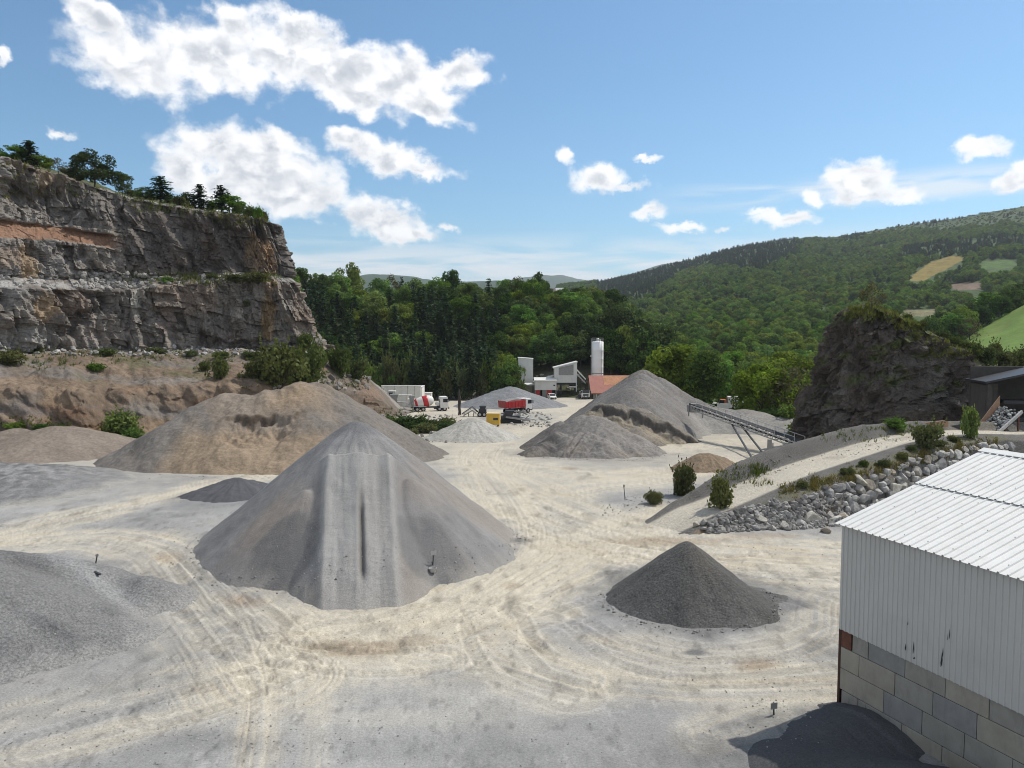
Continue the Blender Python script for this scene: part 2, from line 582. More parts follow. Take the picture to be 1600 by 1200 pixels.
M['darkred'] = mat_plain('dark_red_paint', (0.30, 0.04, 0.035), 0.5, 0, 0.15, 1.5, 0)
M['yellow'] = mat_plain('yellow_paint', (0.62, 0.38, 0.05), 0.45, 0, 0.12, 1.5)
M['orange'] = mat_plain('orange_paint', (0.50, 0.15, 0.06), 0.5, 0, 0.15, 1.5)
M['rust'] = mat_plain('rusty_steel', (0.13, 0.05, 0.032), 0.8, 0.1, 0.3, 4.0, 0.2)
M['rustplate'] = mat_plain('rusty_plate', (0.33, 0.20, 0.13), 0.8, 0.1, 0.25, 2.0, 0.2)
M['concrete'] = mat_plain('concrete', (0.24, 0.235, 0.22), 0.9, 0, 0.22, 1.2, 0.2)
M['darkconcrete'] = mat_plain('dark_concrete', (0.075, 0.066, 0.058), 0.9, 0, 0.25, 1.2, 0.2)
M['barnwall'] = mat_plain('old_wall', (0.22, 0.20, 0.16), 0.9, 0, 0.3, 1.0, 0.2)
M['wood'] = mat_plain('weathered_wood', (0.06, 0.05, 0.042), 0.9, 0, 0.3, 3.0, 0.3)
M['skin'] = mat_plain('skin', (0.45, 0.28, 0.2), 0.6)
M['hivis'] = mat_plain('dark_clothes', (0.05, 0.055, 0.07), 0.8)
M['trouser'] = mat_plain('trousers', (0.03, 0.032, 0.04), 0.8)
M['hair'] = mat_plain('hair', (0.03, 0.022, 0.018), 0.8)

# ------------------------------------------------------------------ ground
def g0(y):
    return np.interp(y, [-60, 48, 70, 100, 150, 210, 240, 330, 9000], [0, 0, -0.55, -1.7, -3.4, -5.4, -5.8, -7, -30])


def G(px, py):
    """ground point seen at photo pixel px, py"""
    Y = np.geomspace(12, 330, 900)
    d = ray(px, py)
    z = CAMZ + d[2] / d[1] * Y
    i = int(np.argmax(z < g0(Y)))
    return np.array((d[0] / d[1] * Y[i], Y[i], float(g0(Y[i]))))


def catmull(pts, step=0.7):
    pts = np.asarray(pts, float)
    p = np.vstack([2 * pts[0] - pts[1], pts, 2 * pts[-1] - pts[-2]])
    out = []
    for i in range(1, len(p) - 2):
        n = max(2, int(np.linalg.norm(p[i + 1] - p[i]) / step))
        t = np.linspace(0, 1, n, endpoint=False)[:, None]
        a, b, c, d = p[i - 1], p[i], p[i + 1], p[i + 2]
        out.append(0.5 * (2 * b + (c - a) * t + (2 * a - 5 * b + 4 * c - d) * t ** 2 + (3 * b - a - 3 * c + d) * t ** 3))
    return np.vstack(out + [pts[-1:]])


def near_line(x, y, line, w):
    """nearest arclength and signed offset from a polyline for points within w; else offset = 99"""
    d_out = np.full(x.shape, 99.0)
    s_out = np.zeros(x.shape)
    lo, hi = line.min(0) - w, line.max(0) + w
    sel = np.nonzero((x > lo[0]) & (x < hi[0]) & (y > lo[1]) & (y < hi[1]))[0]
    tn = np.gradient(line, axis=0)
    tn /= np.linalg.norm(tn, axis=1)[:, None] + 1e-9
    s = np.concatenate([[0], np.cumsum(np.linalg.norm(np.diff(line, axis=0), axis=1))])
    for k in range(0, len(sel), 40000):
        q = sel[k:k + 40000]
        dx = x[q, None] - line[None, :, 0]
        dy = y[q, None] - line[None, :, 1]
        j = np.argmin(dx * dx + dy * dy, 1)
        i = np.arange(len(q))
        ax, ay = dx[i, j], dy[i, j]
        lat = -ax * tn[j, 1] + ay * tn[j, 0]
        hyp = np.hypot(ax, ay)
        d_out[q] = np.where(hyp < w * 1.5, np.where((j == 0) | (j == len(line) - 1), np.sign(lat) * hyp, lat), 99)
        s_out[q] = s[j] + ax * tn[j, 0] + ay * tn[j, 1]
    return s_out, d_out


CREAM = np.array((0.505, 0.453, 0.362))
PALE = np.array((0.465, 0.432, 0.370))
LGREY = np.array((0.325, 0.318, 0.305))
GREY = np.array((0.235, 0.231, 0.224))
DAMP = np.array((0.30, 0.235, 0.165))

# pixel polylines: (points, half width at the point in metres, strength)
TRACKS = [
    ([(-160, 858), (-40, 842), (100, 812), (250, 778), (360, 752), (470, 738), (600, 730)], 2.6, 1.0),
    ([(-100, 862), (60, 846), (170, 842), (250, 862), (300, 905), (345, 960), (390, 1010), (430, 1060)], 3.0, 0.95),
    ([(300, 880), (345, 925), (420, 962), (520, 982), (620, 968), (700, 930), (765, 885), (808, 850), (800, 800), (760, 745), (742, 715), (770, 690), (850, 662), (905, 640), (960, 626)], 2.9, 1.0),
    ([(742, 715), (800, 742), (880, 780), (960, 812), (1050, 838), (1150, 852), (1250, 858), (1420, 865)], 3.2, 1.0),
    ([(500, 1000), (600, 985), (720, 945), (830, 890), (930, 845), (1010, 815), (1060, 800)], 3.4, 1.0),
    ([(700, 1000), (790, 950), (860, 905), (930, 865)], 3.2, 1.0),
    ([(690, 760), (790, 800), (880, 840), (980, 860), (1100, 878), (1230, 890), (1420, 900)], 3.0, 0.9),
    ([(1500, 930), (1300, 925), (1270, 985), (1200, 1020), (1080, 1030), (960, 1005), (860, 965), (800, 945)], 1.8, 0.6),
    ([(760, 950), (800, 1000), (870, 1040), (980, 1062), (1120, 1070), (1330, 1062), (1500, 1050)], 1.7, 0.75),
    ([(-150, 1165), (0, 1125), (180, 1082), (350, 1035), (450, 1005), (560, 985), (680, 965)], 1.5, 0.75),
    ([(-100, 1215), (60, 1178), (230, 1135), (380, 1085), (470, 1040)], 1.2, 0.5),
    ([(360, 930), (390, 1000), (408, 1080), (405, 1150), (395, 1230)], 0.75, 0.6),
    ([(470, 1010), (500, 1080), (495, 1150), (488, 1230)], 0.5, 0.35),
    ([(760, 720), (850, 735), (960, 742), (1080, 735), (1180, 715), (1260, 700)], 4.5, 1.0),
    ([(830, 700), (950, 705), (1060, 700), (1160, 690)], 4.0, 0.8),
    ([(880, 770), (930, 760), (1010, 752), (1060, 742)], 4.0, 0.9),
    ([(960, 626), (900, 632), (830, 642), (760, 650), (690, 640)], 6.0, 0.95),
    ([(690, 625), (640, 640), (600, 660)], 5.0, 0.9),
    ([(960, 620), (900, 616), (820, 616)], 5.0, 0.9),
    ([(330, 990), (480, 1005), (600, 1030), (760, 1020), (900, 1060)], 2.4, 0.55),
    ([(1100, 1150), (1200, 1112), (1330, 1095)], 1.1, 0.55),
    ([(180, 725), (300, 735), (420, 740)], 2.5, 0.9),
]
BLOBS = [  # px, py, rx, ry (px), colour, strength
    (560, 1012, 90, 14, DAMP, 0.7), (650, 1000, 60, 8, DAMP, 0.4), (372, 936, 40, 11, (0.38, 0.28, 0.18), 0.85), (260, 872, 26, 10, (0.36, 0.28, 0.19), 0.5),
    (1185, 1040, 38, 12, DAMP, 0.75), (1040, 846, 120, 7, DAMP, 0.6), (1190, 838, 60, 5, DAMP, 0.5), (60, 886, 60, 7, DAMP, 0.7), (140, 880, 80, 6, GREY, 0.6),
    (800, 915, 18, 5, DAMP, 0.5), (700, 900, 18, 5, (0.42, 0.33, 0.2), 0.5), (1215, 1112, 62, 22, (0.46, 0.43, 0.36), 0.7), (1070, 1075, 60, 10, (0.36, 0.33, 0.26), 0.6),
    (1085, 1019, 22, 4, (0.12, 0.12, 0.125), 0.85), (810, 845, 26, 4, (0.16, 0.15, 0.14), 0.8), (1225, 945, 45, 14, (0.16, 0.16, 0.165), 0.8), (1150, 985, 60, 12, (0.2, 0.2, 0.2), 0.55),
    (900, 975, 60, 16, (0.27, 0.27, 0.275), 0.6), (940, 940, 50, 12, (0.3, 0.3, 0.3), 0.55), (820, 652, 60, 10, (0.3, 0.29, 0.27), 0.7), (780, 655, 40, 8, (0.2, 0.19, 0.18), 0.6),
    (310, 790, 60, 9, GREY, 0.65), (230, 805, 60, 5, GREY, 0.5), (890, 733, 20, 3, DAMP, 0.6), (1090, 735, 75, 5, (0.35, 0.28, 0.2), 0.5),
    (320, 1160, 120, 22, GREY * 0.85, 0.6), (600, 1170, 100, 22, GREY, 0.45), (780, 1180, 80, 30, GREY * 0.9, 0.5), (1100, 1170, 90, 30, GREY * 0.8, 0.6), (700, 1060, 70, 14, GREY, 0.4),
    (100, 1060, 160, 18, (0.33, 0.31, 0.28), 0.6), (560, 1120, 140, 18, PALE, 0.4), (880, 1100, 60, 18, PALE, 0.6),
]
TYRES = [  # narrow wheel tracks with tread pattern
    [(930, 972), (985, 1000), (1060, 1022), (1150, 1030), (1250, 1015), (1320, 985)], [(905, 985), (965, 1020), (1050, 1045), (1150, 1052), (1260, 1040), (1340, 1010)],
    [(860, 990), (920, 1040), (1020, 1070), (1140, 1078), (1290, 1065), (1420, 1050)], [(780, 960), (800, 1005), (850, 1045), (920, 1065)], [(760, 965), (778, 1015), (820, 1060), (890, 1085)],
    [(820, 950), (880, 935), (960, 905)], [(500, 985), (600, 975), (690, 948)], [(240, 865), (290, 910), (340, 965), (400, 1030)], [(300, 880), (340, 925), (410, 975)],
    [(380, 1010), (460, 1020), (560, 1035), (680, 1030)], [(250, 1110), (360, 1075), (450, 1040)], [(60, 1170), (220, 1125), (360, 1085)], [(1000, 860), (1120, 880), (1290, 890)],
    [(960, 870), (1100, 900), (1290, 912)], [(820, 790), (900, 820), (1000, 845), (1150, 862)], [(1150, 905), (1250, 930), (1340, 960)],
]


def px_blob(x, y, b):
    c = G(b[0], b[1])
    e1 = G(b[0] + b[2], b[1])
    e2 = G(b[0], b[1] - b[3])
    rx, ry = abs(e1[0] - c[0]), abs(e2[1] - c[1])
    u = (x - c[0] * y / c[1]) / rx
    v = (y - c[1]) / ry
    q = np.hypot(u, v) + 0.55 * fbm(x * 0.5 + b[0], y * 0.5, 3, 5)
    return 1 - sst(0.35, 1.25, q)


def build_ground():
    fine = np.arctan((np.arange(-150, 1751, 1.6) - CX) / F_PX)
    co_l = np.radians(np.concatenate([np.linspace(-180, -60, 14), np.linspace(-56, math.degrees(fine[0]) - 0.5, 10)]))
    co_r = -co_l[::-1]
    ang = np.concatenate([co_l, fine, co_r])
    rows = []
    for py in np.arange(1240, 622, -1.5):
        rows.append(G(800, py)[1])
    rr = np.concatenate([[0.3, 4, 9, 14, 18], np.array(rows), np.geomspace(rows[-1] * 1.03, 12000, 34)])
    A, Rr = np.meshgrid(ang, rr)
    ca = np.maximum(np.cos(A), 0.55)
    rad = Rr / np.where(Rr < 300, ca, ca ** np.clip(1 - (Rr - 300) / 3000, 0, 1))
    x, y = (rad * np.sin(A)).ravel(), (rad * np.cos(A)).ravel()
    z = g0(y)
    z = np.where(y > 330, np.interp(y, [330, 9000], [-7, -30]), z)
    nearm = (y > 5) & (y < 260) & (np.abs(x) < 260)
    z = z + np.where(nearm, 0.10 * fbm(x / 5, y / 5, 3, 3) + 0.02 * fbm(x / 0.9, y / 0.9, 3, 9), 0)
    # base: grey crushed stone
    n = len(x)
    b1 = sst(-0.25, 0.35, fbm(x / 6, y / 9, 4, 21))
    col = lerp(GREY[None], LGREY[None], (0.45 + 0.55 * b1)[:, None]) * (1 + 0.08 * fbm(x / 1.2, y / 1.2, 4, 31)[:, None])
    pale = sst(-0.1, 0.6, fbm(x / 4 + 3, y / 2.5, 4, 23)) * 0.5
    col = lerp(col, PALE[None] * 0.92, (pale * np.interp(y, [20, 30, 60], [0.5, 0.55, 0.8]))[:, None])
    far = sst(60, 100, y) * sst(330, 230, y)
    col = lerp(col, (CREAM * 0.93)[None] * (1 + 0.10 * fbm(x / 5, y / 2, 4, 25)[:, None]), (far * 0.7)[:, None])
    for i, (pts, hw, st) in enumerate(TRACKS):
        line = catmull([G(*p)[:2] for p in pts])
        s, d = near_line(x, y, line, hw * 2.4)
        ok = np.abs(d) < 50
        e = np.abs(d) / hw + 0.5 * fbm(x / 2.2, y / 2.2, 3, 40 + i)
        w = (1 - sst(0.35, 1.35, e)) * st
        strk = fbm(d * 1.7 + i * 9, s * 0.035, 4, 60 + i)
        strk2 = fbm(d * 5.0 + i * 5, s * 0.10, 3, 80 + i)
        strk3 = fbm(d * 12.0, s * 0.20, 3, 100 + i)
        w = np.where(ok, np.clip(w * (0.88 + 0.70 * strk + 0.40 * strk2 + 0.35 * strk3), 0, 1), 0)
        tone = lerp(PALE[None], CREAM[None], (0.5 + 0.5 * np.clip(strk2 * 1.5 + 0.5, 0, 1))[:, None])
        brn = np.clip(fbm(x / 4 + i, y / 1.6, 3, 95) - 0.18, 0, 1) * 0.9
        tone = lerp(tone, np.array((0.46, 0.38, 0.27))[None], brn[:, None])
        col = lerp(col, tone, w[:, None])
        z = z - np.where(ok, w * 0.06 * np.clip(strk2 + 0.5 * strk3 + 0.3, -0.5, 1), 0)
    for b in BLOBS:
        w = px_blob(x, y, b) * b[5]
        col = lerp(col, np.asarray(b[4])[None], w[:, None])
        if b[4] is DAMP:
            z = z - 0.04 * w
    for (cx, cy, r, cc, wd) in ((P(561, 842, 48.0)[0], 47.5, 10.2, (0.27, 0.265, 0.255), 1.1), (P(1072, 945, 36.6)[0], 36.6, 4.6, (0.17, 0.168, 0.163), 1.2), (P(925, 700, 92)[0], 91.0, 8.5, (0.24, 0.225, 0.21), 1.5), (-20.0, 32.5, 8.5, (0.26, 0.255, 0.245), 1.6),
                                (-22.7, 61.5, 4.2, (0.2, 0.2, 0.2), 1.4), (9.5, 22.0, 3.6, (0.14, 0.14, 0.14), 0.8)):
        dd = np.hypot(x - cx, y - cy) - r + 1.1 * fbm(x / 1.6, y / 1.6, 4, 145)
        w = (1 - sst(-0.3, wd, dd)) * (0.55 + 0.35 * fbm(x * 1.5, y * 1.5, 3, 146))
        col = lerp(col, np.asarray(cc)[None], np.clip(w, 0, 0.9)[:, None])
    lines = [catmull([G(*p)[:2] for p in pts], 0.35) for pts in TYRES]
    rt = random.Random(12)
    for pts, hw, st in TRACKS[:14]:
        ln_ = catmull([G(*p)[:2] for p in pts], 0.4)
        tn_ = np.gradient(ln_, axis=0)
        tn_ /= np.linalg.norm(tn_, axis=1)[:, None]
        for k in range(3 if hw > 1.5 else 1):
            o_ = rt.uniform(-0.75, 0.75) * hw
            wob = 0.3 * fbm(np.arange(len(ln_)) * 0.02, np.full(len(ln_), k * 3.0), 2, 150 + k)
            lines.append(ln_ + np.stack([-tn_[:, 1], tn_[:, 0]], 1) * (o_ + wob)[:, None])
    for i, line in enumerate(lines):
        own = 0.8 if i < len(TYRES) else 0.2
        for off in (-1.0, 1.0):
            s, d = near_line(x, y, line, 2.2)
            dd = np.abs(d - off)
            fade = sst(0.1, 0.5, 0.5 + fbm(s * 0.12 + i, s * 0 + off, 2, 70))
            w = (1 - sst(0.24, 0.36, dd)) * (np.abs(d) < 50) * fade
            lug = np.sin(s * 2 * math.pi / 0.36 + dd * 9) * 0.5 * sst(-0.3, 0.3, fbm(s * 0.3, s * 0 + i, 2, 71))
            rim = np.exp(-((dd - 0.40) / 0.09) ** 2) * (np.abs(d) < 50) * fade
            w, rim = w * own, rim * own
            z = z + w * (-0.03 + 0.026 * lug) + rim * 0.016
            col = col * (1 - (w * (0.11 + 0.16 * lug))[:, None]) * (1 + 0.14 * rim[:, None])  # rut darkened, its raised rim painted lighter as a highlight
    q = np.clip(fbm(x * 1.1, y * 0.55, 4, 131) - 0.05, 0, 1) * sst(0.0, 0.4, fbm(x / 7, y / 4, 3, 133) + 0.15)
    col = col * (1 - 0.50 * q * sst(200, 90, y))[:, None]
    q = np.clip(fbm(x * 3.5, y * 1.6, 3, 135) - 0.22, 0, 1) * sst(75, 45, y)
    col = col * (1 - 0.55 * q)[:, None]
    q = np.clip(fbm(x * 3.0 + 9, y * 1.3, 3, 137) - 0.25, 0, 1) * sst(75, 45, y)
    col = col * (1 + 0.35 * q)[:, None]
    z = z + np.where((y > 5) & (y < 70), 0.03 * fbm(x * 1.8, y * 1.1, 3, 139), 0)
    # far beyond the yard: green land
    gr = sst(240, 300, np.hypot(x, y)) if True else 0
    col = lerp(col, np.array((0.05, 0.085, 0.03))[None], gr[:, None])
    pxv = CX + F_PX * x / np.maximum(y, 1)
    vg = sst(1035, 1080, pxv + 12 * fbm(x / 4, y / 4, 3, 141)) * sst(116, 132, y) * (y > 20)
    vg = vg * (1 - 0.75 * np.exp(-(((pxv - 1125) / 40) ** 2 + ((y - 152) / 14) ** 2)))
    col = lerp(col, np.array((0.075, 0.095, 0.036))[None], vg[:, None])
    me = np_mesh("ground", np.stack([x, y, z], 1), grid_faces(len(rr), len(ang)), True, np.clip(col, 0.02, 0.7))
    o = link_mesh("ground", me, M['ground'])
    return tag(o, "pale dusty quarry yard with cream wheel tracks over grey gravel", None, None, 'structure')


ground = build_ground()


# ------------------------------------------------------------------ stock piles
def cone(x, y, cx, cy, h, sl, rd=0.4, wob=0.06, seed=0, sx=1.0, sy=1.0):
    dx, dy = (x - cx) / sx, (y - cy) / sy
    r = np.hypot(dx, dy)
    th = np.arctan2(dy, dx)
    r = r * (1 + wob * fbm(np.cos(th) * 1.6 + seed, np.sin(th) * 1.6, 3, seed + 3))
    return h - sl * (np.sqrt(r * r + rd * rd) - rd)


def streak(x, y, cx, cy, n, seed, amp):
    dx, dy = x - cx, y - cy
    r = np.hypot(dx, dy)
    th = np.arctan2(dy, dx)
    return amp * fbm(th * n, r * 0.22, 4, seed) * np.clip(r / 2, 0, 1)


def seg_ridge(x, y, a, b, ha, hb, sl, rd=0.6, wob=0.5, seed=0):
    ax, ay, bx, by = *a, *b
    L2 = (bx - ax) ** 2 + (by - ay) ** 2
    t = np.clip(((x - ax) * (bx - ax) + (y - ay) * (by - ay)) / L2, 0, 1)
    d = np.hypot(x - ax - t * (bx - ax), y - ay - t * (by - ay))
    d = d * (1 + 0.06 * fbm(x / 4, y / 4, 3, seed))
    return ha + (hb - ha) * t + wob * fbm(t * 4 + seed, t * 0, 3, seed) - sl * (np.sqrt(d * d + rd * rd) - rd)


def smax(a, b, k=0.25):
    h = np.clip(0.5 + 0.5 * (a - b) / k, 0, 1)
    return b * (1 - h) + a * h + k * h * (1 - h)


def pile(name, label, cx, cy, ex, ey, res, hfun, cfun, mat, group="stockpiles in the quarry yard", cat="gravel pile", floor=None):
    """hfun(x, y) -> height above the ground at the pile's foot; cfun(x, y, h) -> colour"""
    nx, ny = int(2 * ex / res) + 1, int(2 * ey / res) + 1
    X, Y = np.meshgrid(np.linspace(cx - ex, cx + ex, nx), np.linspace(cy - ey, cy + ey, ny))
    h = hfun(X, Y)
    gz = g0(Y)
    c = np.clip(cfun(X, Y, h), 0.015, 0.7)
    keep = h > -0.12
    gl = float(g0(cy))
    Z = gz + np.maximum(h, -0.25) - gl
    F = grid_faces(ny, nx)
    kf = keep.ravel()
    F = F[kf[F].any(1)]
    used = np.zeros(nx * ny, bool)
    used[F.ravel()] = True
    remap = np.cumsum(used) - 1
    V = np.stack([X.ravel() - cx, Y.ravel() - cy, Z.ravel()], 1)[used]
    me = np_mesh(name, V, remap[F], True, c.reshape(-1, 3)[used])
    o = link_mesh(name, me, mat, None, (cx, cy, gl))
    return tag(o, label, cat, group)


def tone(base, x, y, h, seed, amt=0.10, sc=1.0):
    return np.asarray(base)[None, None] * (1 + amt * fbm(x / (1.3 * sc), y / (1.3 * sc), 4, seed) + amt * fbm(x / (5 * sc), y / (5 * sc), 3, seed + 5))[..., None]


def blend(c, col, w):
    return c * (1 - w[..., None]) + np.asarray(col) * w[..., None]


# the big cone with a wheel-loader ramp
def main_pile():
    cx, cy = P(561, 842, 48.0)[0], 48.0

    def ramp_parts(x, y):
        t = np.clip((y - 35.3) / (45.9 - 35.3), -0.2, 1.02)
        xc = -0.2035 * y
        dx = x - xc
        return t, dx

    def hf(x, y):
        h = cone(x, y, cx, cy, 7.4, 0.84, 0.85, 0.05, 4)
        h = h + streak(x, y, cx, cy, 4, 11, 0.20) + streak(x, y, cx, cy, 22, 14, 0.012) + 0.10 * fbm(x / 1.8, y / 1.8, 4, 16)
        # later tips on the flanks
        for (px, Y, hh, sd_) in ((480, 43.2, 4.0, 1), (448, 41.6, 2.2, 2), (640, 44.0, 4.5, 3), (672, 42.4, 2.9, 4), (618, 41.2, 2.6, 6), (500, 41.6, 2.9, 7), (405, 44.2, 2.2, 8)):
            c = P(px, 800, Y)
            k = cone(x, y, c[0], Y, hh, 0.80, 0.35, 0.09, 20 + sd_) + streak(x, y, c[0], Y, 6, 30 + sd_, 0.05)
            h = smax(h, k, 0.18)
        t, dx = ramp_parts(x, y)
        rz = 6.15 * t + 0.1 * np.sin(t * 9)
        side = np.maximum(np.abs(dx + 0.12 * fbm(y * 0.6, y * 0, 2, 3)) - 1.80, 0)
        rz = rz - side * 0.85
        core = np.abs(dx) < 2.15
        # wheel paths, centre spoil and tread marks
        wheel = np.exp(-((np.abs(dx) - 1.15) / 0.55) ** 2)
        rz = rz - 0.12 * wheel + 0.05 * np.exp(-(dx / 0.33) ** 2) + 0.025 * fbm(dx * 6, y * 0.25, 3, 8)
        rz = rz + 0.011 * np.sin(y * 2 * math.pi / 0.30 + np.abs(np.abs(dx) - 1.2) * 5) * wheel * sst(43.5, 42, y) * sst(-0.4, 0.3, fbm(dx, y * 0.5, 3, 79))
        rz = rz + 0.045 * fbm(dx * 2.6 + 0.3 * np.sin(y * 0.8), y * 0.3, 4, 81) + 0.04 * fbm(dx * 1.5, y * 0.9, 3, 82)
        rut = np.exp(-((dx - 0.12) / 0.13) ** 2) * sst(36.2, 37.5, y) * sst(43.0, 41.0, y)
        rz = rz - 0.30 * rut
        # the blade bench where the loader stops
        top = sst(45.2, 45.9, y)
        rz = rz * (1 - top) + (-2) * top
        cut = core & (y < 46.2)
        hc = np.where(cut & (y > 43.6), np.minimum(h, 6.15 * np.clip((y - 35.3) / 10.6, 0, 1.06) + 0.1 + np.maximum(y - 45.5, 0) * 1.2), h)
        h = smax(hc, rz, 0.12)
        return h + 0.035 * fbm(x * 2.6, y * 2.6, 4, 77)

    def cf(x, y, h):
        c = tone((0.225, 0.220, 0.218), x, y, h, 51, 0.07)
        dx, dy = x - cx, y - cy
        th = np.arctan2(dy, dx)
        r = np.hypot(dx, dy)
        stx = fbm(th * 14, r * 0.12, 4, 52)
        c = c * (1 + 0.08 * stx + 0.10 * fbm(x * 1.4, y * 1.4, 4, 53))[..., None]
        c = blend(c, (0.262, 0.228, 0.196), 0.65 * np.clip(sst(0.02, 0.5, fbm(th * 3.2, r * 0.15, 3, 58)) * sst(1.5, 4, r), 0, 1))
        tan = np.exp(-(((x - P(430, 830, 42)[0]) / 2.3) ** 2 + ((y - 41.5) / 2.4) ** 2))
        c = blend(c, (0.27, 0.225, 0.185), 0.7 * tan)
        tan = np.exp(-(((x - P(660, 750, 45)[0]) / 1.6) ** 2 + ((y - 43.8) / 1.6) ** 2))
        c = blend(c, (0.25, 0.215, 0.182), 0.6 * tan)
        lobe = P(448, 920, 39.6)
        q = np.hypot((x - lobe[0]) / 2.3, (y - 39.6) / 2.6) + 0.12 * fbm(x, y, 3, 59)
        c = blend(c, (0.145, 0.142, 0.140), 0.85 * (1 - sst(0.72, 0.95, q)) * (1 - sst(3.1, 3.5, h)))
        lobe = P(668, 880, 40.3)
        q = np.hypot((x - lobe[0]) / 2.4, (y - 40.0) / 2.2) + 0.12 * fbm(x, y, 3, 61)
        c = blend(c, (0.165, 0.162, 0.16), 0.8 * (1 - sst(0.7, 1.0, q)))
        capd = sst(6.4, 7.0, h + 0.35 * fbm(x * 1.2, y * 1.2, 3, 63))
        c = blend(c, (0.150, 0.148, 0.152), 0.85 * capd)
        t, dx = ramp_parts(x, y)
        band = (1 - sst(1.8, 2.3, np.abs(dx))) * sst(46.2, 45.4, y)
        c = blend(c, (0.325, 0.315, 0.30), 0.75 * band)
        c = c * (1 + band * (0.12 * fbm(dx * 3.2, y * 0.12, 3, 66)))[..., None]
        rut = np.exp(-((dx - 0.12) / 0.16) ** 2) * sst(36.2, 37.5, y) * sst(43.0, 41.0, y)
        c = blend(c, (0.10, 0.092, 0.085), 0.8 * rut)
        edge = sst(0.9, 0.0, h) * sst(-0.6, 0.3, fbm(x * 0.6, y * 0.6, 3, 67))
        return blend(c, (0.33, 0.31, 0.28), 0.55 * edge)
    return pile("gravel_pile", "tall grey gravel cone with a wheel-loader ramp up its front", cx, cy, 14.5, 15.0, 0.085, hf, cf, M['fine'])


main_pile()


def small_dark():
    cx, cy = P(1072, 945, 36.6)[0], 36.6

    def hf(x, y):
        h = cone(x, y, cx, cy, 2.85, 0.82, 0.3, 0.07, 8) + streak(x, y, cx, cy, 5, 9, 0.08) + 0.06 * fbm(x, y, 4, 18)
        h = smax(h, cone(x, y, cx + 1.1, cy - 0.9, 1.75, 0.70, 0.4, 0.08, 9), 0.3)
        h = smax(h, cone(x, y, cx + 2.9, cy + 0.3, 0.32, 0.3, 0.6, 0.3, 10), 0.2)
        return h + 0.03 * fbm(x * 3, y * 3, 3, 10)

    def cf(x, y, h):
        c = tone((0.105, 0.102, 0.098), x, y, h, 71, 0.14)
        w = np.exp(-(((x - cx - 0.6) / 0.7) ** 2 + ((y - cy + 0.8) / 1.0) ** 2))
        c = blend(c, (0.13, 0.115, 0.095), 0.4 * w)
        return blend(c, (0.17, 0.168, 0.16), 0.6 * sst(0.5, 0.0, h) * sst(-0.3, 0.4, fbm(x, y, 3, 72)))
    pile("gravel_pile", "small pointed pile of dark grey chippings standing alone on the pale yard", cx, cy, 6.5, 5.5, 0.055, hf, cf, M['gravel'])


small_dark()


def left_mound():
    def hf(x, y):
        x = x + 2.6
        h = cone(x, y, -22.4, 31.8, 4.0, 0.50, 1.0, 0.10, 3, 1.0, 0.66)
        h = smax(h, seg_ridge(x, y, (-30, 35.4), (-19.2, 35.4), 3.4, 2.3, 0.56, 0.6, 0.25, 6), 0.3)
        h = smax(h, seg_ridge(x, y, (-24, 36.8), (-15.4, 36.2), 2.6, 1.25, 0.6, 0.5, 0.25, 8), 0.2)
        h = h + 0.20 * fbm(x / 1.8, y / 1.8, 4, 12) + 0.035 * fbm(x * 2.2, y * 2.2, 3, 13)
        dune = seg_ridge(x, y, (-22.5, 34.2), (-14.6, 31.8), 3.1, 0.7, 0.45, 0.9, 0.2, 15)
        return smax(h, dune, 0.25)

    def cf(x, y, h):
        x = x + 2.6
        c = tone((0.190, 0.187, 0.184), x, y, h, 81, 0.14)
        w = sst(0.1, 0.5, fbm(x / 3, y / 1.2, 3, 82))
        c = blend(c, (0.135, 0.134, 0.135), 0.65 * w)
        d = np.abs(y - (36.0 + (x + 20) * -0.30))
        c = blend(c, (0.33, 0.33, 0.325), 0.6 * np.exp(-(d / 0.7) ** 2) * sst(-22, -19, x))
        return blend(c, (0.28, 0.272, 0.258), 0.85 * sst(0.7, 0.0, h + 0.4 * fbm(x, y, 3, 84)))
    pile("gravel_pile", "broad low heap of speckled grey gravel beside the curving track, lower left", -26.0, 33.0, 15.0, 8.5, 0.075, hf, cf, M['gravel'])


left_mound()


def left_sheet():
    def hf(x, y):
        t = seg_ridge(x, y, (-80, 68.0), (-45, 67.0), 2.1, 1.7, 0.22, 3.0, 0.3, 5)
        t2 = seg_ridge(x, y, (-80, 62.0), (-47, 62.0), 1.3, 0.75, 0.12, 3.0, 0.3, 7)
        t3 = seg_ridge(x, y, (-60, 72.0), (-42.5, 71.0), 1.7, 1.15, 0.4, 0.8, 0.3, 9)
        h = smax(smax(t, t2, 0.3), t3, 0.2)
        return h + 0.08 * fbm(x / 1.5, y / 1.5, 4, 15) + 0.08 * fbm(x * 1.3, y * 1.3, 3, 16) - 0.1

    def cf(x, y, h):
        c = tone((0.205, 0.202, 0.199), x, y, h, 91, 0.16)
        w = sst(0.0, 0.5, fbm(x / 4, y / 1.6, 4, 92)) * sst(-36, -50, x)
        c = blend(c, (0.10, 0.10, 0.10), 0.65 * w)
        c = c * (1 + 0.9 * np.clip(fbm(x * 2.4, y * 1.3, 3, 93), -0.5, 0.6) * sst(-34, -46, x))[..., None]
        return blend(c, (0.36, 0.345, 0.31), 0.7 * sst(0.3, 0.0, h + 0.25 * fbm(x / 2, y / 2, 3, 94)))
    pile("gravel_pile", "flat spread of light grey stone chippings above the cream track at the left edge", -56.0, 65.0, 26.0, 13.5, 0.12, hf, cf, M['gravel'])


left_sheet()


